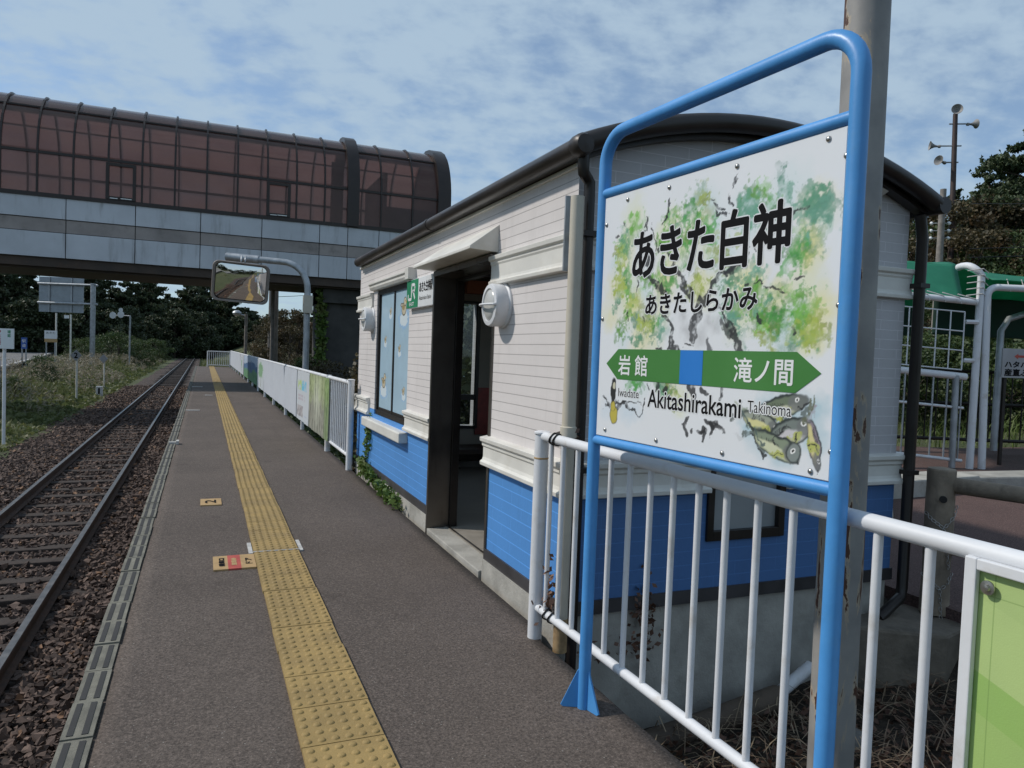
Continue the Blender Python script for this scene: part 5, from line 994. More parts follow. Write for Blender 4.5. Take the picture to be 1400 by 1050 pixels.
# ================================================================== OVERPASS
def overpass():
    Y0, Y1 = 28.0, 32.0; XL, XR = -38.4, 8.85; zb, zs = 4.08, 6.06; b, zc, hh = 2.0, 7.30, 2.36; yc = 30.0
    o = thing('pedestrian_overpass', 'covered footbridge over the track with bronze arched glazing above blue grey side panels', 'footbridge', (0, 30, 0))
    def prof(t): return (yc - b * math.cos(t), zc + hh * math.sin(t))      # t 0..pi
    T_ = [0, .14, .28, .42, .56, .70, .82]; TT = T_ + [1.05, 1.31, math.pi / 2] ; TT = TT + [math.pi - t for t in reversed(TT[:-1])]
    line = [(Y0, zs)] + [prof(t) for t in TT] + [(Y1, zs)]
    # deck body and soffit
    MB().box(XL, XR, Y0 + .06, Y1 - .06, zb + .06, zs - .02).build('deck', MAT['joint'], o)
    MB().box(XL, XR - .4, Y0 + .30, Y1 - .30, zb - .36, zb + .06).build('soffit', MAT['soffit'], o); 
    m = MB(); x = XL
    for yy in (Y0 + .10, Y1 - .22): m.box(XL, XR - .02, yy, yy + .12, zb - .30, zb + .05)
    m.build('edge_beam', MAT['soffit'], o)
    # side panels in three rows, joint by joint
    js = [XL] + [v for v in np.arange(-4.235 - 2.03 * 16, 5.2, 2.03) if v > XL + .5]; js = [v for v in js if v < 4.2] + [4.92, 6.1, 7.4, XR]
    for a, c in zip(js, js[1:]):
        for z0, z1, mt, dy, nm in ((zb, 4.885, 'panel', 0, 'side_panel'), (4.905, 5.325, 'band', .035, 'band_panel'), (5.345, zs - .04, 'panel', 0, 'side_panel')):
            m = MB()
            for yy, s_ in ((Y0 + dy, 1), (Y1 - dy - .055, 1)): m.box(a + .012, c - .012, yy, yy + .055, z0, z1)
            m.build(nm, MAT[mt], o, bevel=.006)
    # frames: sill, mid bar, upper bar on both sides
    def bar_at(y, z, w_=.06, h=.07, nm='glazing_bar'):
        return MB().box(XL, XR, y - w_ / 2, y + w_ / 2, z - h / 2, z + h / 2).build(nm, MAT['ironbrown'], o)
    for y in (Y0 + .01, Y1 - .01): bar_at(y, zs + .02, .10, .13, 'sill_rail'); bar_at(y, 7.44, .06, .085)
    for t in (.82, math.pi - .82): bar_at(*prof(t), .05, .05)
    # far-side rail and inner handrail read through the glazing
    bar_at(Y1 - .12, 6.75, .05, .07); bar_at(Y1 - .1, 8.35, .04, .06)
    ribs = [-6.06 - 1.01 * i for i in range(32, 0, -1)] + [-6.06 + 1.01 * i for i in range(0, 11)] + [6.15, 7.38, 8.42]
    for x in ribs:
        m = MB(); pts = [(x, y, z) for y, z in line]
        for p, q in zip(pts, pts[1:]): m.bar(p, q, .075, .06, (1, 0, 0))
        m.build('rib', MAT['ironbrown'], o)
    for x0, x1 in ((4.86, 5.30), (8.38, 8.90)):   # broad hoops
        m = MB(); n = len(line); ci = [(y, z) for y, z in line]; out_ = [(yc + (y - yc) * 1.065, z + (.16 if z > 7 else 0.0)) for y, z in line]
        vs = [(x, y, z) for x in (x0, x1) for y, z in out_] + [(x, y, z) for x in (x0, x1) for y, z in ci]; fs = []
        for i in range(n - 1): fs += [(i, i + 1, n + i + 1, n + i), (2 * n + i, 3 * n + i, 3 * n + i + 1, 2 * n + i + 1), (i, 2 * n + i, 2 * n + i + 1, i + 1), (n + i, n + i + 1, 3 * n + i + 1, 3 * n + i)]
        fs += [(0, n, 3 * n, 2 * n), (n - 1, 3 * n - 1, 4 * n - 1, 2 * n - 1)]
        m.add(vs, fs); m.build('broad_hoop', MAT['ironbrown'], o, smooth=R(40))
    # glazing, one curved skin per stretch; end wall
    m = MB(); n = len(line); vs = [(x, y * 1.0 + (.02 if y < yc else -.02), z - .01) for x in (XL, XR - .03) for y, z in line]; m.add(vs, [(i, i + 1, n + i + 1, n + i) for i in range(n - 1)]); m.build('glazing', MAT['bronzeglass'], o, smooth=R(40))
    poly = [(XR - .42, y + (.05 if y < yc else -.05), z - .03) for y, z in line]; MB().prism(poly, (.05, 0, 0)).build('end_wall', MAT['ironbrown'], o)
    MB().box(6.3, 6.42, Y0 + .25, Y1 - .1, zs, 8.3).build('inner_partition', MAT['ironbrown'], o)
    MB().box(6.42, XR - .45, Y0 + .45, Y0 + .52, zs, 7.05).box(4.4, 4.86, Y0 + .9, Y0 + .98, zs, 8.6).build('inner_partition', MAT['dark'], o)
    # opening windows
    for x0, x1 in ((-3.10, -2.20), (1.99, 2.82)):
        w_ = MB(); z0, z1 = 6.15, 7.36; y0, y1 = Y0 - .07, Y0 + .0
        w_.box(x0, x0 + .10, y0, y1, z0, z1).box(x1 - .10, x1, y0, y1, z0, z1).box(x0 + .1, x1 - .1, y0, y1, z1 - .10, z1).box(x0 + .1, x1 - .1, y0, y1, z0, z0 + .10); f = w_.build('window', MAT['ironbrown'], o)
        MB().box(x0 + .13, x0 + .36, y0 - .02, y0 + .02, z0 + .02, z0 + .045).box(x1 - .45, x1 - .12, y0 - .02, y0 + .02, z0 + .03, z0 + .055).build('latch', MAT['letterwhite'], f)
    # pier
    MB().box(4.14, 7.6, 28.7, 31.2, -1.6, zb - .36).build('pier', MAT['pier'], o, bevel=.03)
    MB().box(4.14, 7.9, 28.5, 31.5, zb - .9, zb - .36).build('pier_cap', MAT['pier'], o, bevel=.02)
    MB().box(-31.5, -28.5, 28.7, 31.2, -1.6, zb - .36).build('pier', MAT['darkconc'], o, bevel=.03)
overpass()
# stair block at the end of the bridge, mostly hidden by the hut
m = MB(); m.box(8.95, 12.5, 28.3, 31.8, -1.2, 5.6); tag(m.build('stair_tower', MAT['panel'], bevel=.02, base=(10.7, 30, -1.2)), 'blue grey stair block below the end of the footbridge behind the hut', 'stairway')

# ================================================================== POLES, LAMPS, MIRROR
def mirror():
    r = thing('platform_mirror', 'rectangular convex safety mirror hanging from a bent galvanised pole above the fence', 'mirror', (2.07, 16.55, -.7))
    P = [(2.07, 16.55, -.8), (2.07, 16.55, 1.0), (2.07, 16.55, 2.72)]; a0 = Vector((2.07, 16.55, 2.72)); e = Vector((.36, 17.3, 3.36)); d = (e - a0); d.z = 0; d.normalize(); rad = .58
    for a in np.linspace(0, math.pi / 2, 9)[1:]: P.append(a0 + d * (rad - rad * math.cos(a)) + Vector((0, 0, rad * math.sin(a))))
    P += [P[-1] + d * .5 + Vector((0, 0, .03)), P[-1] + d * 1.22 + Vector((0, 0, .07))]
    MB().tube(P, .068, 12).build('pole', MAT['galv'], r, smooth=R(50)); MB().tube([P[-2] + Vector((0, 0, -.005)), P[-1]], .088, 12).build('arm_sleeve', MAT['galv'], r, smooth=R(50))
    MB().lathe([(.085, 0), (.085, .30), (.07, .31)], (2.07, 16.55, 2.26), n=14).box(2.07 - .10, 2.07 + .10, 16.4, 16.5, 2.2, 2.58).build('junction_box', MAT['beige'], r, smooth=R(30))
    # mirror face: a shallow dish, rounded rectangle, leaning down towards the platform
    c = Vector((.715, 16.93, 2.80)); right = Vector((1.0, -.085, 0)).normalized(); rl = R(-3.0); nrm = right.cross(Vector((0, 0, 1))).normalized()  # towards the camera
    nrm = (nrm + Vector((0, 0, -.148))).normalized(); up = nrm.cross(right).normalized(); right2 = right * math.cos(rl) + up * math.sin(rl); up = nrm.cross(right2).normalized(); right = right2
    hw, hh, cr = .535, .395, .12
    def rrect(s, off=0, n=7):
        pts = []
        for sx, sy, a in ((1, 1, 0), (-1, 1, 90), (-1, -1, 180), (1, -1, 270)):
            for t in range(n):
                an = R(a + 90 * t / (n - 1)); pts.append(((sx * (hw - cr) + cr * math.cos(an)) * s, (sy * (hh - cr) + cr * math.sin(an)) * s))
        return pts
    def P3(u, v, o): return c + right * u + up * v + nrm * o
    rings = [1.0] + [1 - i / 14 for i in range(1, 14)]; m = MB(); vs = []; fs = []; n = None
    for s in rings:
        q = rrect(s); n = len(q); vs += [P3(u, v, .055 * (1 - (u / hw) ** 2 * .5 - (v / hh) ** 2 * .5)) for u, v in q]
    for i in range(len(rings) - 1):
        for j in range(n): fs.append((i * n + j, i * n + (j + 1) % n, (i + 1) * n + (j + 1) % n, (i + 1) * n + j))
    fs.append(tuple((len(rings) - 1) * n + j for j in range(n))); m.add(vs, fs); face = m.build('mirror_face', MAT['mirror'], r, smooth=True)
    m = MB(); vs = []
    for s, o in ((.97, .05), (1.0, .085), (1.07, .09), (1.09, .04), (1.06, -.05)): vs += [P3(u, v, o) for u, v in rrect(s)]
    fs = [(i * n + j, i * n + (j + 1) % n, (i + 1) * n + (j + 1) % n, (i + 1) * n + j) for i in range(4) for j in range(n)]; fs.append(tuple(4 * n + j for j in range(n)))
    m.add(vs, fs); m.build('frame', M('grey brown mirror rim', (.20, .17, .15), .5, var=.2), r, smooth=R(40))
    m = MB()
    for u in (-.02, .06): m.tube([P3(u, hh * 1.0, .03), P3(u, hh + .10, .0), P3(u, hh + .17, -.08)], .018, 8)
    m.build('bracket', MAT['galv'], r, smooth=True)
mirror()

def platform_lamp(loc, h, arm, label, s=1.0, group='lamp posts behind the platform fence'):
    r = thing('lamp_post', label, 'lamp post', loc, group); b = Vector(loc); t = b + Vector((0, 0, h)); a = Vector(arm)
    MB().tube([b, t], .075 * s, 10).build('pole', MAT['oldpole'], r, smooth=R(50)); MB().tube([t - Vector((0, 0, .1)), t - Vector((0, 0, .05)) + a * .7, t + a], .04 * s, 8).build('arm', MAT['galv'], r, smooth=R(50))
    l = MB().lathe([(.05, .14), (.12, .12), (.20, .05), (.22, 0), (.20, -.01)], t + a, n=18).build('lamp_shade', MAT['galv'], r, smooth=R(60)); MB().lathe([(.18, .0), (.17, -.06), (.10, -.13), (.02, -.15)], t + a, n=16).build('globe', MAT['milky'], l, smooth=True)
platform_lamp((1.86, 37.4, -.8), 3.75, (-.42, .1, .02), 'lamp post with a globe head leaning over the far white fence')
platform_lamp((2.55, 31.2, -.8), 5.2, (.30, .1, .02), 'taller lamp post between the overpass and the weathered wooden pole')
def utility_pole(loc, h, r0, mat, label, cross=(), name='utility_pole'):
    r = thing(name, label, 'utility pole', loc); b = Vector(loc)
    MB().tube([b, b + Vector((0, 0, h * .5)), b + Vector((0, 0, h))], [r0, r0 * .86, r0 * .72], 12).build('pole', MAT[mat], r, smooth=R(50))
    for z, L in cross: MB().box(b.x - L / 2, b.x + L / 2, b.y - .05, b.y + .05, b.z + z - .05, b.z + z + .05).build('crossarm', MAT['galv'], r)
    return r
utility_pole((2.95, 34.6, -.9), 7.2, .15, 'oldpole', 'weathered grey wooden pole standing behind the white fence under the overpass')
utility_pole((4.1, 52, -.9), 8.2, .13, 'oldpole', 'thin distant utility pole with one crossarm seen under the overpass', [(7.2, 1.4), (6.6, 1.0)])
def wires():
    m = MB()
    for dz, dx in ((6.3, .5), (6.3, -.5), (5.7, .4)):
        a = Vector((4.1 + dx, 52, -.9 + dz)); c = Vector((14 + dx, 60, 6.2 + dz * .2)); pts = [a + (c - a) * t + Vector((0, 0, -1.2 * t * (1 - t))) for t in np.linspace(0, 1, 9)]; m.tube(pts, .018, 5)
    tag(m.build('overhead_wire', MAT['rubber'], base=(4.1, 52, 5)), 'thin sagging black wires running right from the distant utility pole', 'wires')
wires()
# near rusty pole that stands in the ditch behind the sign
r = thing('lamp_pole', 'tall round grey pole with flaking rust patches standing right behind the blue sign frame', 'pole', (2.12, 1.93, -.75))
MB().tube([(2.085, 1.885, -.8), (2.13, 1.94, 1.2), (2.165, 1.985, 3.2), (2.19, 2.01, 4.6)], [.077, .077, .076, .075], 28).build('shaft', MAT['rustpole'], r, smooth=R(60))
MB().tube([(2.012, 1.872, -.5), (2.03, 1.87, .2), (2.035, 1.885, .75)], .006, 6).build('cable', MAT['rubber'], r, smooth=True)
MB().box(2.23, 2.26, 2.02, 2.05, 1.93, 2.05).box(2.215, 2.24, 1.99, 2.02, 1.02, 1.12).build('strap_bolt', MAT['dark'], r)
# sign boards and signals left of the track
def diamond(loc, zc, label, num=None):
    r = thing('track_marker', label, 'track sign', loc, None); b = Vector(loc); s = .22
    MB().tube([b, (b.x, b.y, zc - s * .75)], .035, 8).build('post', MAT['trim'], r, smooth=R(50)); m = MB(); vd = Vector((.42, -.9, 0)).normalized(); rt = Vector((.9, .42, 0)).normalized()
    rt = Vector((0.92, -0.39, 0)); nn = rt.cross(Vector((0, 0, 1))); c = Vector((b.x, b.y, zc)) + nn * .05
    m.prism([c + rt * s, c + Vector((0, 0, s)), c - rt * s, c - Vector((0, 0, s))], nn * .02); pl = m.build('plate', M('grey diamond plate', (.30, .30, .32), .5, var=.12), r)
    if num: letter('number', num, MAT['black'], pl, c + nn * .022 - rt * .065 + Vector((0, 0, -.10)), rt, (0, 0, 1), .13, .20, bold=.010)
diamond((-4.5, 32.6, -1.0), .82, 'grey diamond track sign with a black 2 on a pale post among the weeds', '2')
diamond((-4.48, 40.9, -1.0), .53, 'plain grey diamond track sign on a pale post, farther along the rails')
r = thing('kilometre_marker', 'small white numbered box in the grass at the foot of the plain diamond sign', 'marker', (-4.17, 36.5, -1.0)); MB().box(-4.30, -4.04, 36.42, 36.58, -1.05, -.58).build('block', MAT['white'], r, bevel=.02)
letter('number', '1', MAT['black'], r, (-4.21, 36.415, -.92), (1, 0, 0), (0, 0, 1), .07, .26)
def board_post():
    b = Vector((-4.10, 19.5, -1.0)); r = thing('notice_post', 'white notice board on a slim white post at the left edge above the weeds', 'sign', b); rt = Vector((.92, -.39, 0)); nn = rt.cross(Vector((0, 0, 1)))
    MB().tube([b, b + Vector((0, 0, 2.62))], .035, 10).build('post', MAT['white'], r, smooth=R(50)); c = b + Vector((0, 0, 2.40)) + nn * .045
    MB().obox(c, rt * .24, nn * .012, Vector((0, 0, .225))).build('board', MAT['signwhite'], r)
    for u, mt, t in ((-.08, 'redmark', '停止位置'), (.14, 'jrgreen', '確認')):
        for i, ch in enumerate(t): letter('lettering', ch, MAT[mt], r, c + nn * .0135 + rt * (u - .035) + Vector((0, 0, .12 - i * .085)), rt, (0, 0, 1), .07, .07, bold=.002)
    MB().obox(b + Vector((-.14, .1, .95)), rt * .03, nn * .03, Vector((0, 0, .95))).build('blue_stake', M('blue stake', (.03, .05, .2), .6), r)
board_post()
# far signs stand square to the road, which runs slightly askew to the track
RT = Vector((.921, -.390, 0)); FW = Vector((.390, .921, 0))
def road_sign():
    D = 58; a, c = Vector((-12.09, 68.35, 6.29)), Vector((-8.88, 66.88, 3.52)); pl = Vector((-8.11, 66.32, 5.79)); w_ = (c - a).dot(RT); z1, z0 = a.z, c.z; base = Vector((pl.x, pl.y, -1.0)); r = thing('road_sign', 'big grey back of a highway direction sign on a thick steel post beside the road', 'road sign', base)
    o = Vector((a.x, a.y, 0)); MB().obox(o + RT * w_ / 2 + Vector((0, 0, (z0 + z1) / 2)), RT * w_ / 2, FW * .03, Vector((0, 0, (z1 - z0) / 2))).build('panel', M('back of sign panel', (.30, .33, .36), .45, .3, var=.12), r)
    m = MB()
    for i in range(1, 9): m.obox(o + RT * w_ / 2 - FW * .035 + Vector((0, 0, z0 + (z1 - z0) * i / 9)), RT * w_ / 2, FW * .012, Vector((0, 0, .012)))
    m.build('panel_seam', MAT['galv'], r); m = MB()
    for f in (.24, .74): m.obox(o + RT * w_ * f - FW * .08 + Vector((0, 0, (z0 + z1) / 2)), RT * .05, FW * .04, Vector((0, 0, (z1 - z0) / 2)))
    m.build('stiffener', MAT['galv'], r)
    for f in (.80, .26): z = z0 + (z1 - z0) * f; MB().tube([o - FW * .18 + Vector((0, 0, z)), Vector((pl.x, pl.y, z)) + RT * .35], .085, 10).build('arm', MAT['galv'], r, smooth=R(50))
    MB().tube([base, (pl.x, pl.y, pl.z)], .19, 14).build('post', MAT['galv'], r, smooth=R(50)); MB().lathe([(.21, 0), (.21, .08), (.02, .1)], (pl.x, pl.y, pl.z - .02), n=14).build('cap', MAT['galv'], r, smooth=R(50))
road_sign()
def disc_sign():
    D = 62; t = Vector((-5.78, 69.91, 3.63)); r = thing('disc_sign', 'post with two round white traffic discs on a side arm above the weeds', 'road sign', (t.x, t.y, -1)); MB().tube([(t.x, t.y, -1), t], .07, 8).build('post', MAT['galv'], r, smooth=R(50))
    e = Vector((-7.21, 70.52, 3.57)); MB().tube([t - Vector((0, 0, .06)), e], .05, 6).build('arm', MAT['galv'], r)
    for q, rad in (((-7.09, 70.47, 3.57), .28), ((-6.46, 70.21, 3.66), .28), ((-6.47, 70.22, 4.03), .18)): MB().lathe([(rad, 0), (rad, .03)], Vector(q) - FW * .08, -FW, 16).build('disc', MAT['signwhite'], r)
disc_sign()
def small_board(c, w_, h, label, mats, name='roadside_board', words=()):
    c = Vector(c); r = thing(name, label, 'sign', (c.x, c.y, -.9)); n = len(mats)
    for i, (mt, f0, f1) in enumerate(mats): MB().obox(c + Vector((0, 0, h * ((f0 + f1) / 2 - .5))), RT * w_ / 2, FW * .03, Vector((0, 0, h * (f1 - f0) / 2))).build('panel', mt, r)
    for s in (-.35, .35): MB().tube([(c.x + RT.x * w_ * s, c.y + RT.y * w_ * s, -1.0), (c.x + RT.x * w_ * s, c.y + RT.y * w_ * s, c.z - h / 2)], .05, 6).build('leg', MAT['galv'], r)
    for body, f, hh, mt in words: letter('lettering', body, mt, r, c - FW * .034 + RT * (-w_ * .36) + Vector((0, 0, h * (f - .5))), RT, (0, 0, 1), w_ * .72, hh)
    return r
small_board((-10.4, 63.09, 1.57), .92, .86, 'small white board with a yellow lower band between the two slim posts', [(MAT['signwhite'], .3, 1), (MAT['yellow'], 0, .3)], words=[('あきた', .72, .14, MAT['black'])])
small_board((-11.75, 61.46, 1.02), .40, .80, 'small blue upright notice at the dark hedge left of the road', [(M('notice blue', (.03, .09, .33), .5), 0, 1)], words=[('駅', .55, .22, MAT['letterwhite']), ('道', .15, .22, MAT['letterwhite'])])
for a, lb in (((-10.43, 65.35, 3.38), 'slim pale pole under the left part of the highway sign back'), ((-9.4, 64.91, 3.3), 'slim pale pole under the right part of the highway sign back')):
    tag(MB().tube([(a[0], a[1], -.9), a], .06, 8).build('sign_pole', MAT['trim'], smooth=R(50), base=(a[0], a[1], -.9)), lb, 'pole', 'slim poles by the road')
c = Vector((-9.7, 65.03, 3.12)); tag(MB().obox(c, RT * .18, FW * .02, Vector((0, 0, .12))).build('roadside_plate', MAT['signwhite'], base=c), 'tiny white plate hanging under the highway sign back between the slim poles', 'sign')
# ================================================================== RIGHT SIDE: path, log fence, shelter
def path_z(x, y): return -.03 + .037 * ((x - 4.3) * .83 + (y - 3.16) * .55)
def add_path():
    # brown footpath, from the ditch edge past the shelter
    poly = [(4.30, 2.95), (5.6, .2), (9, -6), (30, -6), (30, 4.2), (10.9, 7.6), (9.6, 8.3), (7.6, 7.1), (6.2, 6.2), (5.2, 4.9), (4.28, 3.5)]
    xs = np.linspace(4.2, 30, 90); ys = np.linspace(-6, 9, 70); V = []; 
    import bmesh
    bm = bmesh.new(); vs = [bm.verts.new((x, y, path_z(x, y) + .012)) for x, y in poly]; f = bm.faces.new(vs); bmesh.ops.triangulate(bm, faces=[f]); me = bpy.data.meshes.new('path'); bm.to_mesh(me); bm.free(); o = finish(me, 'path', [MAT['path']], None, None, Vector((0, 0, 0))); tag(o, kind='structure')
    md = o.modifiers.new('thickness', 'SOLIDIFY'); md.thickness = .12; md.offset = -1
add_path()
# concrete kerb between the planting and the path
m = MB()
def pz(x, y, dz=0): return (x, y, path_z(x, y) + dz)
for (a, c, w_, h) in (((5.35, 4.60), (6.55, 5.62), .40, .15), ((6.55, 5.62), (7.9, 5.55), .42, .16), ((7.9, 5.55), (11.5, 4.7), .40, .14)):
    m.bar(pz(*a, h / 2), pz(*c, h / 2), w_, h + .06)
tag(m.build('path_kerb', MAT['concrete'], bevel=.02, base=(6.5, 5.5, .1)), 'pale concrete kerb bending along the brown path before the green canopy', 'kerb')
# corner block that carries the log post
m = MB(); m.prism([(3.60, 3.16, -.50), (4.02, 2.86, -.50), (4.62, 3.02, -.50), (4.52, 3.40, -.50), (3.75, 3.30, -.5)], (0, 0, .41)); tag(m.build('corner_block', MAT['block'], bevel=.02, base=(4.2, 3.1, -1.2)), 'rough grey concrete block in the ditch under the log post', 'concrete block')
def log_fence():
    b = Vector((4.30, 3.16, -.08)); r = thing('log_fence', 'brown imitation log fence with one thick post and two round rails beside the path', 'fence', b)
    rr = random.Random(2); 
    def log(p, q, rad, nm, n=18):
        p, q = Vector(p), Vector(q); k_ = 9; pts = [p + (q - p) * i / (k_ - 1) for i in range(k_)]; rs = [rad * (1 + rr.uniform(-.035, .035)) for _ in pts]
        return MB().tube(pts, rs, n).build(nm, MAT['log'], r, smooth=R(60))
    pt = log(b, b + Vector((.012, .01, .905)), .082, 'post')
    MB().lathe([(.083, 0), (.078, .012), (.03, .02)], b + Vector((.012, .01, .903)), n=18).build('post_top', MAT['log'], pt, smooth=R(50))
    MB().lathe([(.022, 0), (.022, .012)], b + Vector((-.055, -.058, .735)), (-.7, -.72, 0), 12).build('knot_hole', MAT['joint'], pt)
    log((4.36, 3.12, .735), (4.62, 1.35, .775), .050, 'rail'); log((4.36, 3.12, .345), (4.62, 1.35, .385), .050, 'rail'); log((4.62, 1.30, -.10), (4.63, 1.30, .86), .08, 'post')
    # chain looped round the post
    def links(pts, par):
        mm = MB(); L = .026; p = [Vector(x) for x in pts]; acc = []; 
        for a, c in zip(p, p[1:]):
            n_ = max(1, int((c - a).length / L)); acc += [a + (c - a) * i / n_ for i in range(n_)]
        acc.append(p[-1])
        for i in range(len(acc) - 1):
            a, c = acc[i], acc[i + 1]; d = (c - a).normalized(); sd = d.cross(Vector((.6, .8, .1) if i % 2 else (-.7, .2, .7))).normalized(); mid = (a + c) / 2; ring = [mid + d * (.0155 * math.cos(t)) + sd * (.0085 * math.sin(t)) for t in np.linspace(0, 2 * math.pi, 9)]; mm.tube(ring, .0026, 5, False)
        return mm.build('chain', MAT['chain'], par, smooth=True)
    f = Vector((-.70, -.715, 0)); s = Vector((.715, -.70, 0)); at = lambda u, v, z: b + f * v + s * u + Vector((.008, .008, z))
    links([at(-.085, .03, .64), at(-.05, .075, .60), at(.012, .092, .555), at(.03, .095, .48), at(.045, .09, .38), at(.055, .085, .30)], r); links([at(.095, .0, .69), at(.07, .055, .62), at(.02, .092, .56)], r); links([at(-.085, .04, .25), at(-.03, .09, .205), at(.012, .094, .17), at(.02, .094, .06), at(.035, .10, -.10)], r); links([at(.085, .03, .27), at(.05, .08, .20), at(.012, .094, .17)], r)
log_fence()
# drain pipe and odds and ends in the ditch
tag(MB().tube([(1.78, 3.16, -.62), (2.5, 3.19, -.55), (3.10, 3.20, -.47)], .072, 14).build('drain_pipe', MAT['clay'], smooth=R(60), base=(2.5, 3.19, -.55)), 'dirty earthenware drain pipe lying in the ditch beside the hut foundation', 'drain pipe')
tag(MB().tube([(3.14, 3.215, -.44), (3.37, 3.235, -.335)], .036, 10).build('spout', MAT['white'], smooth=R(60), base=(3.1, 3.2, -.4)), 'short white plastic pipe end above the earthenware drain', 'pipe')
def stone(loc, s, label, mat='grout'):
    m = MB(); rr = random.Random(int(loc[0] * 100)); u = [(math.sin(p) * math.cos(a), math.sin(p) * math.sin(a), math.cos(p)) for p in np.linspace(.15, math.pi - .15, 6) for a in np.linspace(0, 2 * math.pi, 10)[:-1]]
    vs = [(loc[0] + x * s * rr.uniform(.85, 1.1), loc[1] + y * s * .8 * rr.uniform(.85, 1.1), loc[2] + z * s * .8 * rr.uniform(.85, 1.1)) for x, y, z in u]; fs = [(i * 9 + j, i * 9 + (j + 1) % 9, (i + 1) * 9 + (j + 1) % 9, (i + 1) * 9 + j) for i in range(5) for j in range(9)] + [tuple(range(8, -1, -1)), tuple(45 + j for j in range(9))]
    o = m.add(vs, fs).build('stone', MAT[mat], smooth=R(40), base=loc); tag(o, label, 'stone'); return o
stone((2.02, 2.45, -.53), .115, 'round pale grey stone among the straw beside the rusty pole'); stone((2.28, 2.62, -.52), .10, 'mossy grey stone in the straw between the drain pipe and the round stone', 'clay'); stone((3.15, 2.75, -.52), .12, 'dark broken stone below the concrete block', 'darkconc')

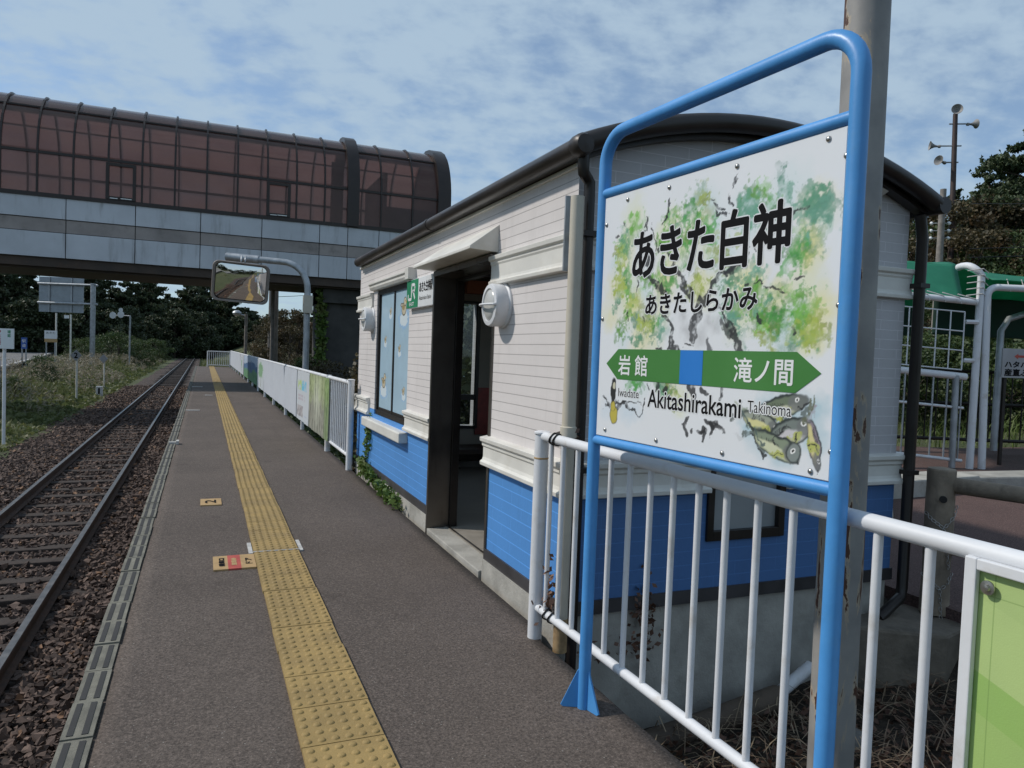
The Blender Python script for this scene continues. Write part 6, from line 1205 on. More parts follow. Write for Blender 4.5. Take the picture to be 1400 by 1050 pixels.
def shelter():
    r = thing('canopy_walkway', 'white pipe canopy frame with laced green cloth roof beside the path', 'canopy', (9.2, 6.4, .2))
    out_ = Vector((.60, .80, 0)); rgt = Vector((.92, -.39, 0)); V3 = Vector
    def tub(nm, pts, rad=.055, mat='white', n=12): return MB().tube(pts, rad, n).build(nm, MAT[mat], r, smooth=R(50))
    # left bay: post rises, then arcs away to the back
    b1 = V3((9.19, 6.38, .12)); t1 = V3((9.295, 6.45, 2.72))
    arc = [b1, b1.lerp(t1, .5), t1]
    for a in np.linspace(0, 1, 8)[1:]: arc.append(t1 + V3((-.10, .02, 0)) * math.sin(a * 1.4) * 1.0 + V3((.0, .0, .13)) * math.sin(a * math.pi * .62) + out_ * .30 * a * a + V3((-.10, .05, 0)) * a)
    tub('hoop_post', arc, .045); 
    tub('eave_beam', [V3((9.24, 6.452, 2.36)), V3((7.2, 7.32, 2.51))], .042)
    tub('hand_beam', [V3((9.13, 6.46, 1.385)), V3((7.2, 7.28, 1.53))], .046)
    def lad(P0, dR, w_, h, nx, nz, nm, rad=.009, drop=0.0, first=0):
        for i in range(nx + 1): tub(nm, [P0 + dR * (w_ * i / nx) + V3((0, 0, drop * i / nx)), P0 + dR * (w_ * i / nx) + V3((0, 0, h + drop * i / nx))], rad, n=6)
        for j in range(nz + 1): tub('mesh_bar', [P0 + V3((0, 0, h * j / nz)), P0 + dR * w_ + V3((0, 0, h * j / nz + drop))], rad, n=6)
    dl = V3((-.92, .39, 0)); lad(V3((9.08, 6.49, 1.475)), dl, 1.62, .75, 9, 3, 'mesh_wire', drop=.09)
    for z in (1.60, 2.10): tub('bracket', [V3((9.10, 6.485, z)), V3((9.24, 6.42, z))], .03, n=6)
    # lower open railing of the left bay
    for i in range(9): tub('baluster', [V3((9.06, 6.46, .30)) + dl * (.185 * i) + V3((0, 0, .015 * i)), V3((9.06, 6.46, 1.34)) + dl * (.185 * i) + V3((0, 0, .015 * i))], .012, 'galv', 6)
    tub('low_rail', [V3((9.1, 6.43, .295)), V3((7.4, 7.15, .44))], .022, n=8); tub('low_rail', [V3((9.1, 6.45, .98)), V3((7.4, 7.17, 1.1))], .018, n=8)
    tub('corner_upright', [V3((8.98, 6.47, .2)), V3((9.0, 6.50, 1.40))], .04, 'galv', 8)
    # right bay: second post bending over to a beam that runs right
    b2 = V3((9.34, 6.32, .14)); t2 = V3((9.36, 6.40, 2.44)); p = [b2, b2.lerp(t2, .5), t2]
    for a in np.linspace(0, math.pi / 2, 6)[1:]: p.append(t2 + rgt * (.12 - .12 * math.cos(a)) + V3((0, 0, .12 * math.sin(a))))
    p += [p[-1] + rgt * 2.6 + V3((0, 0, -.03))]; tub('beam_post', p, .045)
    tub('inner_strut', [V3((10.35, 6.85, .35)), V3((10.38, 6.87, 2.05)), V3((10.5, 6.85, 2.22)), V3((11.6, 6.5, 2.62))], .045, 'galv')
    # dark inner railing
    m = MB(); A, B = V3((7.5, 8.7, 0)), V3((13.8, 5.75, 0)); 
    for z in (.45, .98, 1.46): m.tube([A + V3((0, 0, z)), B + V3((0, 0, z))], .028, 6)
    for i in range(46): q = A.lerp(B, i / 45); m.tube([q + V3((0, 0, .42)), q + V3((0, 0, 1.45))], .011 if i % 8 else .04, 5)
    m.build('inner_railing', MAT['dark'], r)
    # cloth roof: stretched, bellied panels with lacing
    def cloth(P00, P10, P01, P11, sag, nm, nu=26, nv=18, rise=0.0, mat='canvas'):
        vs = []
        for j in range(nv + 1):
            for i in range(nu + 1):
                u, v = i / nu, j / nv; q = (V3(P00) * (1 - u) + V3(P10) * u) * (1 - v) + (V3(P01) * (1 - u) + V3(P11) * u) * v; q.z += rise * math.sin(math.pi * v) * (1 - .3 * math.sin(math.pi * u)) - sag * math.sin(math.pi * u) * math.sin(math.pi * v) + .008 * math.sin(u * 19 + v * 7); vs.append(q)
        fs = [(j * (nu + 1) + i, j * (nu + 1) + i + 1, (j + 1) * (nu + 1) + i + 1, (j + 1) * (nu + 1) + i) for j in range(nv) for i in range(nu)]
        o = MB().add(vs, fs).build(nm, MAT[mat], r, smooth=True, fixn=False); md = o.modifiers.new('thickness', 'SOLIDIFY'); md.thickness = .006
    # skirt on the near side, then the barrel over the walkway
    L0 = V3((7.0, 7.42, 2.56)); R0 = V3((9.08, 6.53, 2.40)); L1 = V3((7.0, 7.44, 2.97)) + out_ * .42; R1 = V3((9.16, 6.55, 2.90)) + out_ * .42
    cloth(L0, R0, L1, R1, .03, 'cloth_skirt'); cloth(L1, R1, L1 + out_ * 1.2, R1 + out_ * 1.2, .04, 'cloth_roof', rise=.10); cloth(L0 + out_ * 2, R0 + out_ * 2, L1 + out_ * 1.2, R1 + out_ * 1.2, .03, 'cloth_skirt')
    Q0 = V3((9.44, 6.40, 2.66)); Q1 = V3((12.2, 5.25, 2.60)); cloth(Q0, Q1, Q0 + out_ * .5 + V3((-.06, .06, .16)), Q1 + out_ * .5 + V3((0, 0, .10)), .07, 'cloth_skirt'); cloth(Q0 + out_ * .5 + V3((-.06, .06, .16)), Q1 + out_ * .5 + V3((0, 0, .10)), Q0 + out_ * 2.4, Q1 + out_ * 2.4, .06, 'cloth_roof', rise=.2)
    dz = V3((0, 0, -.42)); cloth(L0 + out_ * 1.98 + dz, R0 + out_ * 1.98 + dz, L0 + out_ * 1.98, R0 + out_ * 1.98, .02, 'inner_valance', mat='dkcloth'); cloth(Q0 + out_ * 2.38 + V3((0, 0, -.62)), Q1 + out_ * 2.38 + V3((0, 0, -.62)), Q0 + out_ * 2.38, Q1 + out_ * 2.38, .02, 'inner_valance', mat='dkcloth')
    m = MB()
    for i in range(11):
        u = .04 + i * .093; a = R0.lerp(L0, u * .95); z = V3((9.24, 6.452, 2.36)).lerp(V3((7.2, 7.32, 2.51)), u); m.tube([a + V3((.01, -.01, .05)), z + V3((.03, -.05, .03)), z + V3((.06, -.06, -.05))], .007, 5)
    for i in range(5): z = 2.44 + i * .08; m.tube([V3((9.10, 6.50, z)), V3((9.26, 6.40, z + .03)), V3((9.36, 6.40, z - .02))], .007, 5)
    for i in range(14): q = V3((9.6, 6.28, 2.56)) + rgt * (.19 * i); m.tube([q + V3((0, -.02, -.05)), q + V3((.03, .06, .12))], .006, 5)
    m.build('lacing', MAT['rope'], r)
shelter()
# direction board under the canopy
c = Vector((9.86, 6.17, 1.585)); r = thing('direction_board', 'grey notice board with a red arrow and black lettering under the canopy', 'sign', (9.86, 6.17, .25)); rt = Vector((.92, -.39, 0)); nn = rt.cross(Vector((0, 0, 1)))
MB().obox(c, rt * .32, nn * .012, Vector((0, 0, .19))).build('board', M('grey board', (.34, .34, .35), .5, var=.1), r); MB().prism([c + nn * .0135 + rt * u + Vector((0, 0, z)) for u, z in ((-.17, .09), (-.12, .125), (-.12, .105), (.16, .105), (.16, .075), (-.12, .075), (-.12, .055))], nn * .001).build('arrow', MAT['redmark'], r)
letter('lettering', 'ハタハタ館', MAT['black'], r, c + nn * .0135 + rt * -.285 + Vector((0, 0, -.055)), rt, (0, 0, 1), .50, .080, bold=.004); letter('lettering', '産直ぶりこ', MAT['black'], r, c + nn * .0135 + rt * -.285 + Vector((0, 0, -.165)), rt, (0, 0, 1), .50, .09, bold=.004)
for s in (-.25, .25): MB().obox(c + rt * s - nn * .03 + Vector((0, 0, -.66)), rt * .018, nn * .018, Vector((0, 0, .68))).build('leg', MAT['dark'], r)

# loudspeaker mast and utility pole on the hill
def horn(parent, o, d, s=1.0):
    return MB().lathe([(.05 * s, -.32 * s), (.10 * s, -.30 * s), (.10 * s, -.18 * s), (.06 * s, -.12 * s), (.09 * s, .05 * s), (.18 * s, .22 * s), (.30 * s, .34 * s), (.29 * s, .345 * s), (.15 * s, .2 * s), (.03 * s, .1 * s)], o, d, 18).build('horn', MAT['speaker'], parent, smooth=R(50))
def speaker_mast():
    b = Vector((37.35, 27.55, 2.5)); t = Vector((37.58, 28.1, 15.5)); r = thing('loudspeaker_mast', 'tall dark mast with four horn loudspeakers in front of the hillside trees', 'mast', b)
    MB().tube([b, b.lerp(t, .45), t], [.17, .15, .12], 10).build('pole', MAT['rustbrown'], r, smooth=R(50)); R_, F_ = Vector((.85, -.53, 0)), Vector((.53, .85, 0))
    for z, d, arm, s in ((15.55, -F_ * .8 - R_ * .2, Vector((0, 0, 0)), .95), (14.95, R_ + F_ * .25, R_ * .6, .85), (13.75, -R_ + F_ * .1, -R_ * .7, .85), (12.85, -R_ - F_ * .7, -R_ * .45, .9)):
        q = b.lerp(t, (z - b.z) / (t.z - b.z)); MB().tube([q - arm * .5, q + arm], .04, 6).build('arm', MAT['galv'], r); horn(r, q + arm + d.normalized() * .25, d.normalized() + Vector((0, 0, .12)), s)
    for z in (4.8, 7.2, 9.2): q = b.lerp(t, (z - b.z) / (t.z - b.z)); MB().tube([q, q + R_ * .45], .03, 6).build('step', MAT['galv'], r)
speaker_mast()
r = utility_pole((27.45, 20.85, 1.2), 7.6, .16, 'oldpole', 'pale concrete utility pole with six white insulators left of the loudspeaker mast')
m = MB()
for z in (6.85, 7.15, 7.45):
    for s in (-.34, .30): p = Vector((27.55 + s * .80, 20.95 - s * .60, z)); m.lathe([(.03, -.05), (.07, -.04), (.075, .02), (.03, .06)], p, (.5, -.6, .2), 8)
m.build('insulator', MAT['letterwhite'], r, smooth=True)
MB().tube([(27.2, 21.2, 6.85), (27.85, 20.7, 6.85)], .02, 5).tube([(27.2, 21.2, 7.15), (27.85, 20.7, 7.15)], .02, 5).tube([(27.2, 21.2, 7.45), (27.85, 20.7, 7.45)], .02, 5).build('insulator_frame', MAT['galv'], r)
m = MB()
for z, e in ((6.4, (75, 2, 12)), (6.05, (75, 2, 11.5)), (8.2, (70, 10, 13))):
    a = Vector((28.3, 20.2, z)); c = Vector(e); m.tube([a + (c - a) * t + Vector((0, 0, -2.2 * t * (1 - t))) for t in np.linspace(0, 1, 14)], .016, 4)
tag(m.build('overhead_wire', MAT['rubber'], base=(28.3, 20.2, 6)), 'thin black wires running from the pale utility pole across the hillside trees', 'wires')
# ================================================================== ROAD AND VEGETATION
ROAD = [(-13.4, -60), (-13.2, 0), (-13.0, 30), (-13.9, 50), (-16.0, 70), (-18.4, 90), (-21.2, 112), (-25, 132), (-31, 150)]
def road_x(y): return np.interp(y, [p[1] for p in ROAD], [p[0] for p in ROAD])
def add_road():
    def strip(name, cl, w_, z, mat):
        vs = []; fs = []
        for i, (x, y) in enumerate(cl):
            a = Vector(cl[max(0, i - 1)]); c = Vector(cl[min(len(cl) - 1, i + 1)]); d = (c - a).normalized(); n = Vector((-d.y, d.x))
            for s in (-1, 1):
                q = Vector((x, y)) + n * s * w_ / 2; zz = z if not callable(z) else z(q.x, q.y); vs.append((q.x, q.y, zz))
        for i in range(len(cl) - 1): fs.append((2 * i, 2 * i + 1, 2 * i + 3, 2 * i + 2))
        o = MB().add(vs, fs).build(name, mat); tag(o, kind='structure'); md = o.modifiers.new('thickness', 'SOLIDIFY'); md.thickness = .1; md.offset = -1; return o
    cl = ROAD
    strip('road', cl, 6.6, -.42, MAT['road']); 
    off = []
    for i, (x, y) in enumerate(cl):
        a = Vector(cl[max(0, i - 1)]); c = Vector(cl[min(len(cl) - 1, i + 1)]); d = (c - a).normalized(); off.append((x + d.y * 3.0, y - d.x * 3.0))
    strip('road_edge_line', off, .16, -.412, MAT['linewhite'])
    off2 = [(2 * x - a, 2 * y - c) for (x, y), (a, c) in zip(cl, off)]; strip('road_edge_line', off2, .16, -.412, MAT['linewhite'])
add_road()

def scatter_stuff(name, label, cat, parts):
    V, F, off = [], [], 0
    for v, f in parts: V.append(v); F.append(f + off); off += len(v)
    return np.concatenate(V), np.concatenate(F)
def weeds():
    rng = np.random.default_rng(12); parts = []; pl = []
    def patch(n, x0, x1, y0, y1, h0, h1, w0, w1, clump):
        nc = max(1, n // clump); cx = rng.uniform(x0, x1, nc); cy = rng.uniform(y0, y1, nc); ch = np.clip(fbm(cx * .45 + 11, cy * .3, 3, 4) * 2.0 - .45, .12, 1.35)
        idx = np.repeat(np.arange(nc), clump); x = cx[idx] + rng.normal(0, .16, len(idx)); y = cy[idx] + rng.normal(0, .16, len(idx)); ok = (x < -4.0 - .3 * rng.uniform(0, 1, len(x))) & (x > road_x(y) + 3.7)
        edge = np.clip((-3.9 - x) / 2.2, .22, 1); h = rng.uniform(h0, h1, len(idx)) * ch[idx] * edge * np.where(x < road_x(y) + 6.5, .55, 1.12); x, y, h = x[ok], y[ok], h[ok]
        z = ground_h(x, y) - .02; v, f = blades(np.stack([x, y, z], 1), h, rng.uniform(w0, w1, len(h)) , .8, rng); return (v, f)
    for a in ((16000, -9, -4.0, 16, 30, .35, 1.0, .010, .022, 14), (14000, -13, -4.0, 28, 48, .4, 1.1, .016, .032, 14), (11000, -14, -4.2, 46, 75, .45, 1.15, .028, .05, 14), (6000, -13, -4.3, 72, 104, .5, 1.2, .05, .09, 12), (5000, -14, -9, 14, 34, .4, 1.0, .015, .03, 14), (5000, -16, -4, -30, 14, .4, .9, .02, .05, 14), (3000, -.6, 3.5, 52, 100, .4, 1.0, .05, .1, 12)):
        if a[1] > -2: 
            nc = 240; cx = rng.uniform(-.2, 3.5, 3000); cy = rng.uniform(51.5, 100, 3000); parts.append(blades(np.stack([cx, cy, np.full(3000, -1.15)], 1), rng.uniform(.3, 1.0, 3000), rng.uniform(.04, .09, 3000), .8, rng)); continue
        parts.append(patch(*a))
    V, F = scatter_stuff('', '', '', parts); tag(np_mesh('wild_grass', V, F, MAT['weed']), 'tangled green wild grass and weeds growing left of the track', 'grass', kind='stuff')
    # low broad leaves between the blades
    n = 26000; x = rng.uniform(-9.2, -3.9, n); y = 15 + 60 * rng.uniform(0, 1, n) ** 1.5; ch = np.clip(fbm(x * .6 + 31, y * .4, 3, 14) * 1.6 - .4, 0, 1); z = ground_h(x, y) + rng.uniform(0, .55, n) * ch * np.clip((-3.7 - x) / 2, .15, 1); v, f = leaves(np.stack([x, y, z], 1), rng.uniform(.03, .075, n) * (1 + y / 50), rng, .4, .7)
    tag(np_mesh('weed_leaves', v, f, MAT['weedleaf']), 'low leafy weeds mixed into the grass left of the track', 'weeds', kind='stuff')
    # dry plumes
    n = 2100; x = rng.uniform(-9, -4.5, n); y = rng.uniform(26, 96, n); keep = fbm(x * .4, y * .2, 3, 20) > .44; x, y = x[keep], y[keep]; n = len(x); z = ground_h(x, y) + rng.uniform(.55, 1.15, n) * np.clip((-4.0 - x) / 2.0, .3, 1)
    P = []
    for i in range(7): P.append(np.stack([x + rng.normal(0, .05, n), y + rng.normal(0, .05, n), z + rng.uniform(-.12, .16, n)], 1))
    P = np.concatenate(P); v, f = leaves(P, rng.uniform(.04, .085, len(P)) * (1 + P[:, 1] / 130), rng, -.2, .22); tag(np_mesh('grass_plumes', v, f, MAT['plume']), 'pale dry grass plumes above the weeds left of the track', 'grass', kind='stuff')
weeds()
def hill_grass():
    rng = np.random.default_rng(22); n = 17000; x = rng.uniform(7.8, 30, n); y = rng.uniform(3, 22, n); d = (x - 7.5) * .39 + (y - 8.7) * .92; ok = d > .35; x, y = x[ok], y[ok]; z = ground_h(x, y) - .02; v, f = blades(np.stack([x, y, z], 1), rng.uniform(.15, .55, len(x)), rng.uniform(.012, .03, len(x)), .9, rng)
    tag(np_mesh('bank_grass', v, f, MAT['lawn']), 'sunlit green grass on the bank behind the canopy walkway', 'grass', kind='stuff')
    # planting strip and fallen leaves near the kerb
    n = 3200; x = rng.uniform(4.35, 7.9, n); y = rng.uniform(4.6, 8.5, n); ok = ((x - 4.3) * -.62 + (y - 3.9) * .78 > .05) & ((x - 5.4) * -.65 + (y - 4.65) * .76 > .1); x, y = x[ok], y[ok]; v, f = leaves(np.stack([x, y, ground_h(x, y) + .03 + rng.uniform(0, .12, len(x))], 1), rng.uniform(.02, .06, len(x)), rng, .8); tag(np_mesh('ground_cover', v, f, MAT['ivy']), 'low green ground cover by the hut corner and concrete kerb', 'ground cover', kind='stuff')
hill_grass()
def litter():
    rng = np.random.default_rng(33); n = 2600; x = rng.uniform(1.70, 4.0, n); y = rng.uniform(.2, 3.2, n); z = ground_h(x, y) + rng.uniform(0, .10, n) * (.5 + fbm(x * 3, y * 3, 2, 3)); P = np.stack([x, y, z], 1)
    a = rng.uniform(0, 2 * np.pi, n); L = rng.uniform(.06, .26, n); d = np.stack([np.cos(a), np.sin(a), rng.uniform(-.25, .6, n)], 1) * L[:, None] / 2; w_ = np.stack([-np.sin(a), np.cos(a), np.zeros(n)], 1) * .0028; md = np.stack([np.zeros(n), np.zeros(n), rng.uniform(0, .05, n)], 1)
    V = np.stack([P - d - w_, P - d + w_, P + md + w_, P + md - w_, P + d + w_ * .4, P + d - w_ * .4], 1).reshape(-1, 3); b = (np.arange(n) * 6)[:, None]; F = np.concatenate([b + [[0, 1, 2, 3]], b + [[3, 2, 4, 5]]]); tag(np_mesh('straw', V, F, MAT['dry']), 'dry straw lying in the ditch behind the railing', 'straw', kind='stuff')
    n = 5200; x = rng.uniform(1.68, 4.0, n); y = rng.uniform(.0, 3.25, n); v, f = leaves(np.stack([x, y, ground_h(x, y) + rng.uniform(.0, .06, n)], 1), rng.uniform(.012, .032, n), rng, .6, .6)
    P = [v]; Fs = [f]; off = len(v)
    for (x0, y0, z0, sx, sy, sz, m_) in ((1.63, 3.29, .20, .03, .05, .06, 40), (1.62, 3.25, .31, .02, .03, .05, 20), (1.70, 3.28, .17, .04, .03, .03, 24), (2.23, 3.31, .05, .035, .02, .11, 110), (2.12, 3.31, -.10, .12, .02, .05, 50), (1.70, 3.24, 1.08, .03, .03, .02, 10)):
        c = np.stack([rng.normal(x0, sx, m_), rng.normal(y0, sy, m_).clip(-9, 3.322), rng.normal(z0, sz, m_)], 1); v2, f2 = leaves(c, rng.uniform(.012, .026, m_), rng, 0, .6); P.append(v2); Fs.append(f2 + off); off += len(v2)
    tag(np_mesh('dead_leaves', np.concatenate(P), np.concatenate(Fs), MAT['deadleaf']), 'brown dead leaves in the ditch and caught on the railing foot', 'leaves', kind='stuff')
litter()
def ivy_plant(name, label, pts, n, size, mat, stem=None, spread=.05, flat=.1, seed=1, cat='climbing plant'):
    rng = np.random.default_rng(seed); pts = np.array(pts); i = rng.integers(0, len(pts) - 1, n); t = rng.uniform(0, 1, n)[:, None]; C = pts[i] * (1 - t) + pts[i + 1] * t + rng.normal(0, 1, (n, 3)) * np.array(spread)
    r = thing(name, label, cat, tuple(pts[0])); v, f = leaves(C, rng.uniform(size * .6, size * 1.3, n), rng, flat, .8); np_mesh('foliage', v, f, MAT[mat], r); MB().tube([tuple(p) for p in pts], .006 if stem is None else stem, 6).build('stem', MAT['bark'], r, smooth=True)
ivy_plant('creeper', 'sparse green creeper climbing the blue wall below the window', [(1.70, 8.35, .02), (1.712, 8.22, .25), (1.712, 8.12, .50), (1.715, 8.10, .66)], 150, .026, 'ivy', spread=(.010, .075, .06), seed=3)
ivy_plant('creeper', 'leafy green creeper spreading along the kerb foot left of the doorway', [(1.66, 6.55, .04), (1.66, 6.95, .07), (1.67, 7.5, .10), (1.69, 8.0, .12), (1.70, 8.45, .15)], 620, .028, 'ivy', spread=(.026, .11, .035), flat=.5, seed=4)
ivy_plant('creeper', 'brown and green tangle between the far fence post and the hut corner', [(1.70, 8.85, .05), (1.70, 9.0, .4), (1.72, 9.05, .9), (1.73, 9.05, 1.25)], 330, .030, 'autumn', spread=(.03, .07, .09), seed=5)
ivy_plant('ivy', 'bright green ivy climbing the near edge of the dark overpass pier', [(4.11, 28.66, -1.0), (4.11, 28.66, .8), (4.12, 28.64, 2.2), (4.11, 28.62, 3.8)], 1500, .085, 'ivy', stem=.03, spread=(.09, .07, .25), seed=6)
ivy_plant('edge_weed', 'small green weed tuft growing beside the platform edge stones', [(-.50, 8.55, -.98), (-.50, 8.7, -.72)], 60, .035, 'ivy', spread=(.05, .14, .10), seed=8, cat='weed')
# undergrowth along the outside of the far fence
def fence_weeds():
    rng = np.random.default_rng(44); n = 5200; y = rng.uniform(9.1, 40, n); x = 1.75 + abs(rng.normal(0, .35, n)); z = -.10 + rng.uniform(-.5, .32, n) * (.4 + fbm(y * .7, y * 0 + 3, 3, 6)); v, f = leaves(np.stack([x, y, z], 1), rng.uniform(.03, .07, n), rng, .2, .6); tag(np_mesh('fence_weeds', v, f, MAT['leaf']), 'green weeds growing under and behind the far platform fence', 'weeds', kind='stuff')
fence_weeds()

# ------------------------------------------------------------------ trees
def limb_tube(m, a, c, r0, r1, n=6, bend=.1, rr=random):
    a, c = Vector(a), Vector(c); L = (c - a).length; mid = (a + c) / 2 + Vector((rr.uniform(-bend, bend) * L, rr.uniform(-bend, bend) * L, rr.uniform(0, bend) * L)); m.tube([a, mid, c], [r0, (r0 + r1) / 2, r1], n, False)
def pine_proto(seed, H, crown_from=.28, spread=.36, tufts=5200, mat='pine', size=.20):
    rr = random.Random(seed); rng = np.random.default_rng(seed); m = MB(); top = Vector((rr.uniform(-.06, .06) * H, rr.uniform(-.06, .06) * H, H * .96)); q = Vector((rr.uniform(-.03, .03) * H, rr.uniform(-.03, .03) * H, H * .5)); m.tube([(0, 0, -.6), (0, 0, .1 * H), q, top], [H * .024, H * .020, H * .013, H * .004], 9)
    pads = []; n = 26
    for i in range(n):
        f = crown_from + (1 - crown_from) * (i + rr.uniform(0, .8)) / n; z = f * H; base = q.lerp(top, (f - .5) / .5) if f > .5 else Vector((0, 0, 0)).lerp(q, f / .5); base.z = z
        L = H * spread * (1.05 - f) ** .55 * rr.uniform(.55, 1.1); a = i * 2.4 + rr.uniform(-.5, .5); tip = base + Vector((math.cos(a) * L, math.sin(a) * L, L * rr.uniform(.05, .42))); limb_tube(m, base, tip, H * .006, H * .0015, 5, .08, rr)
        for t in (.45, .72, 1.0):
            p = base.lerp(tip, t); pads.append((p.x + rr.gauss(0, .05) * L, p.y + rr.gauss(0, .05) * L, p.z + rr.uniform(0, .04) * H, L * rr.uniform(.20, .36)))
    pads.append((top.x, top.y, H * .98, H * .05)); pads = np.array(pads); i = rng.choice(len(pads), tufts, p=pads[:, 3] / pads[:, 3].sum()); d = rng.normal(0, 1, (tufts, 3)) * np.array([.55, .55, .20]); C = pads[i, :3] + d * pads[i, 3:4]
    # a tuft: three narrow upright needles fans
    Vs, Fs, off = [], [], 0
    for k_ in range(2):
        ax = rng.normal(0, .55, (tufts, 3)); ax[:, 2] = rng.uniform(.3, 1.1, tufts); ax /= np.linalg.norm(ax, axis=1)[:, None]; s = np.cross(ax, rng.normal(size=(tufts, 3))); s /= np.linalg.norm(s, axis=1)[:, None] + 1e-9; L = (rng.uniform(.6, 1.25, tufts) * size)[:, None]
        V = np.stack([C - ax * L * .35 - s * L * .10, C - ax * L * .35 + s * L * .10, C + ax * L * .6 + s * L * .42, C + ax * L * .6 - s * L * .42], 1).reshape(-1, 3); Vs.append(V); Fs.append((np.arange(tufts) * 4)[:, None] + np.array([[0, 1, 2, 3]]) + off); off += len(V)
    return m, np.concatenate(Vs), np.concatenate(Fs), MAT[mat]
def broad_proto(seed, H, W, nleaf, mat, size, low=.15):
    rr = random.Random(seed); rng = np.random.default_rng(seed); m = MB(); m.tube([(0, 0, -.5), (rr.uniform(-.03, .03) * H, 0, H * .25), (rr.uniform(-.06, .06) * H, rr.uniform(-.05, .05) * H, H * .7)], [H * .03, H * .022, H * .008], 8)
    cl = []
    for i in range(46):
        f = rr.uniform(low, 1.0); a = rr.uniform(0, 6.283); prof = math.sin(math.pi * min(1, max(.06, (f - low) / (1.02 - low))) ** .75) ** .6; rad = W * prof * math.sqrt(rr.uniform(.25, 1)); c = Vector((math.cos(a) * rad, math.sin(a) * rad, f * H)); cl.append((c.x, c.y, c.z, W * rr.uniform(.13, .30))); 
        if i % 2 == 0: limb_tube(m, (0, 0, f * H * .55), c, H * .008, H * .002, 5, .1, rr)
    cl = np.array(cl); i = rng.choice(len(cl), nleaf, p=cl[:, 3] ** 2 / (cl[:, 3] ** 2).sum()); d = rng.normal(0, 1, (nleaf, 3)); d /= np.linalg.norm(d, axis=1)[:, None]; d *= rng.uniform(.35, 1.05, (nleaf, 1)); C = cl[i, :3] + d * cl[i, 3:4] * np.array([1, 1, .75]); v, f = leaves(C, rng.uniform(.6, 1.3, nleaf) * size, rng, .25, .6); return m, v, f, MAT[mat]
PROTO = {}
def make_tree(kind, name, proto, barkmat='bark'):
    m, v, f, mt = proto; r = thing(name, None, 'tree', (0, 0, 0)); m.build('trunk', MAT[barkmat], r, smooth=R(60)); np_mesh('crown', v, f, mt, r); r.location = (0, 0, -500); PROTO[kind] = [r, False]
def place(kind, x, y, z, s, rot, label, cat, group):
    r, used = PROTO[kind]; o = r if not used else copy_tree(r); PROTO[kind][1] = True; o.location = (x, y, z); o.rotation_euler = (0, 0, rot); o.scale = (s, s, s * random.uniform(.94, 1.06)); tag(o, label, cat, group); return o
make_tree('pa', 'pine_tree', pine_proto(1, 12.5, .06, .42, 9000, size=.42)); make_tree('pb', 'pine_tree', pine_proto(2, 11.5, .08, .46, 9000, size=.42)); make_tree('pc', 'pine_tree', pine_proto(3, 13.5, .10, .38, 9000, size=.42))
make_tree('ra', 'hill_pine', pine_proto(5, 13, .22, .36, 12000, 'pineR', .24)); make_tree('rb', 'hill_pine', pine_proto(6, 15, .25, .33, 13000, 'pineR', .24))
make_tree('ba', 'brown_tree', broad_proto(7, 7.5, 3.2, 9000, 'autumn', .10)); make_tree('bb', 'leafy_tree', broad_proto(8, 7, 3.2, 9000, 'leaf', .10))
make_tree('dk', 'shade_tree', broad_proto(12, 8, 4.6, 9000, 'dkleaf', .20, .02)); make_tree('sa', 'bush', broad_proto(9, 2.2, 1.7, 5200, 'leaf', .055, .05)); make_tree('sb', 'bush', broad_proto(10, 2.4, 1.6, 5200, 'autumn', .055, .05))
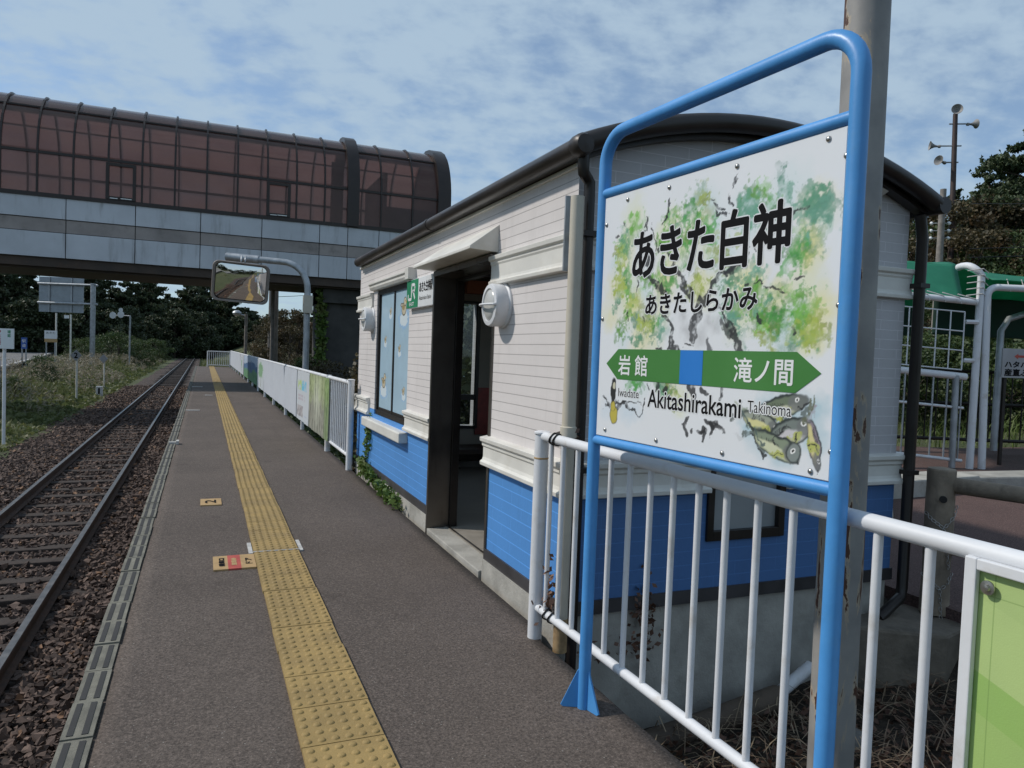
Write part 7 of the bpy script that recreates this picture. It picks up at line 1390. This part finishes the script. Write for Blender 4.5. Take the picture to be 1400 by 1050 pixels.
def forests():
    rr = random.Random(19); lab = 'dark evergreen pine in the dense wood beyond the road under the overpass'
    # wood beyond the road: staggered rows following its far side, left to right
    for i in range(78):
        t = i / 77; row = i % 3; x = -66 + 100 * t + rr.uniform(-1.2, 1.2); y = (104 if x < -30 else 104 + 46 * float(smooth01(np.array((x + 30) / 34)))) + row * 5 + rr.uniform(-2, 2)
        place(('pa', 'pb', 'pc')[rr.randrange(3)], x, y, -1.2, rr.uniform(.74, 1.04) * (1.10 - .36 * max(0, min(1, (x + 2) / 18))), rr.uniform(0, 6.28), lab, 'tree', 'pines of the dark wood beyond the road')
    for i in range(15):   # the nearer left wing of the wood
        x = -30 - rr.uniform(0, 14); y = 62 + 3.0 * i + rr.uniform(-1.5, 1.5); place(('pa', 'pb', 'pc')[rr.randrange(3)], x, y, -1.0, rr.uniform(.55, .78), rr.uniform(0, 6.28), 'dark evergreen pine at the left edge of the wood beside the road', 'tree', 'pines along the left side of the road')
    for i in range(46):   # undergrowth at the wood's edge
        x = -58 + 1.9 * i + rr.uniform(-.6, .6); y = (98 if x < -26 else 98 + 47 * float(smooth01(np.array((x + 26) / 34)))) + rr.uniform(-1.5, 2.0); place('dk', x, y, -1.6, rr.uniform(.70, 1.05), rr.uniform(0, 6.28), 'dark bushy tree filling the lower edge of the wood beyond the road', 'tree', 'bushy trees at the edge of the dark wood')
    for i in range(14):
        place('dk', -24.0 - rr.uniform(0, 3.5) - max(0, i - 8) * .7, 58 + 3.2 * i + rr.uniform(-1, 1), -1.0, rr.uniform(.45, .75), rr.uniform(0, 6.28), 'dark bushy tree on the far verge of the road at the left', 'tree', 'bushy trees on the road verge')
    # bushes between the weeds and the road
    for i, (x, y, s_) in enumerate(((-5.6, 78, 1.05), (-7.0, 74, 1.25), (-8.2, 80, 1.3), (-9.6, 76, 1.1), (-9.0, 70, .8), (-6.2, 84, 1.1), (-11.2, 82, 1.0), (-7.5, 90, 1.2), (-5.4, 96, 1.2), (-10.5, 94, 1.1))):
        place('sa', x, y, -.95, s_, rr.uniform(0, 6.28), 'round green bush between the weeds and the road', 'bush', 'green bushes beside the road')
    for i, (x, y, s_) in enumerate(((-6.2, 25, .42), (-7.6, 29, .5), (-6.6, 33, .38), (-8.3, 36, .55), (-7.2, 42, .5), (-8.6, 24, .45), (-8.2, 47, .6))): place('sa', x, y, -.98, s_, rr.uniform(0, 6.28), 'small leafy shrub standing among the weeds left of the track', 'bush', 'small shrubs in the weeds')
    for i in range(4): place('dk', 4.9 + i * 1.2, 12.0 + i * 1.2, -1.2, .44 + .04 * i, rr.uniform(0, 6.28), 'dark shrub directly behind the far end of the station hut', 'bush', 'shrubs behind the hut')
    # brown thicket right of the platform, behind the white fence
    for i in range(17):
        x = 4.2 + rr.uniform(0, 10); y = 46 + rr.uniform(0, 34); place('ba' if rr.random() < .65 else 'bb', x, y, -1.0, rr.uniform(.42, .70), rr.uniform(0, 6.28), 'olive brown tree of the thicket behind the far white fence', 'tree', 'thicket behind the platform fence')
    for i in range(16):
        y = 17 + 2.2 * i; place('sb' if i % 3 else 'sa', 3.9 + rr.uniform(0, 1.6) + (1.0 if 26 < y < 33 else 0) * -1.1 + max(0, (y - 30) * .02), y, -1.0, rr.uniform(.5, .9), rr.uniform(0, 6.28), 'low brown green bush behind the far white fence', 'bush', 'low bushes behind the platform fence')
    # hillside on the right
    C, S = math.cos, math.sin
    def pol(az, d): return d * math.sin(R(az)), d * math.cos(R(az))
    for az, d, kk, s in ((56.6, 54, 'rb', 0.63), (58.0, 50, 'ra', 0.84), (59.5, 52, 'rb', 0.80), (61.5, 50, 'rb', 0.82), (63.5, 54, 'ra', 1.07), (66, 52, 'rb', 1.02), (69, 56, 'ra', 1.11), (55.2, 60, 'ra', 0.76), (53.8, 66, 'rb', 0.64), (52.4, 70, 'ra', 0.69), (50.5, 72, 'rb', 0.72), (48.5, 76, 'ra', 0.77), (46.0, 74, 'rb', 0.74), (57.3, 66, 'rb', 0.68), (60.5, 62, 'ra', 0.95), (63, 64, 'rb', 1.07), (43, 78, 'ra', 0.72), (40, 80, 'rb', 0.72), (37, 84, 'ra', 0.72), (33, 88, 'rb', 0.68)):
        x, y = pol(az, d); place(kk, x, y, float(ground_h(x, y)) - .3, s, rr.uniform(0, 6.28), 'tall dark green pine on the hillside right of the loudspeaker mast' if az > 55.5 else 'dark green pine on the hillside hidden behind the station hut', 'tree', 'pines on the right hillside' if az > 55.5 else 'hillside pines behind the hut')
    for az, d, kk, s in ((53.2, 47, 'ba', 1.05), (54.6, 44, 'ba', .95), (55.6, 48, 'ba', 1.05), (56.8, 45, 'bb', .85), (58.2, 43, 'bb', .75), (59.6, 44, 'bb', .85), (61.2, 42, 'bb', .85), (62.8, 44, 'bb', .95), (52.0, 50, 'bb', 1.0), (50.6, 52, 'ba', 1.0), (54.0, 38, 'bb', .7), (56.2, 37, 'bb', .72), (58.6, 36, 'bb', .75), (60.6, 35, 'bb', .75), (62.6, 36, 'bb', .8), (64.8, 38, 'bb', .9), (67.2, 40, 'bb', .9)):
        x, y = pol(az, d); place(kk, x, y, float(ground_h(x, y)) - .3, s, rr.uniform(0, 6.28), 'brownish leafy tree on the slope under the hillside pines' if kk == 'ba' else 'green leafy tree on the slope behind the canopy walkway', 'tree', 'leafy trees on the right slope')
    for i in range(15):
        az = 50.5 + i * 1.25; x, y = pol(az, 17.5 + rr.uniform(0, 4)); place('sa', x, y, float(ground_h(x, y)) - .1, rr.uniform(.7, 1.05), rr.uniform(0, 6.28), 'round green bush on the bank seen through the canopy frame', 'bush', 'bushes on the bank behind the canopy')
    # a pine tip peeking over the hut roof
    # behind the camera, seen only in the mirror
    for i in range(10): place(('pa', 'pb')[i % 2], -34 + i * 3.6 + rr.uniform(-1, 1), -70 - rr.uniform(0, 12), -1, rr.uniform(.6, .8), rr.uniform(0, 6.28), 'distant pine down the line, visible only in the platform mirror', 'tree', 'pines down the line')
forests()
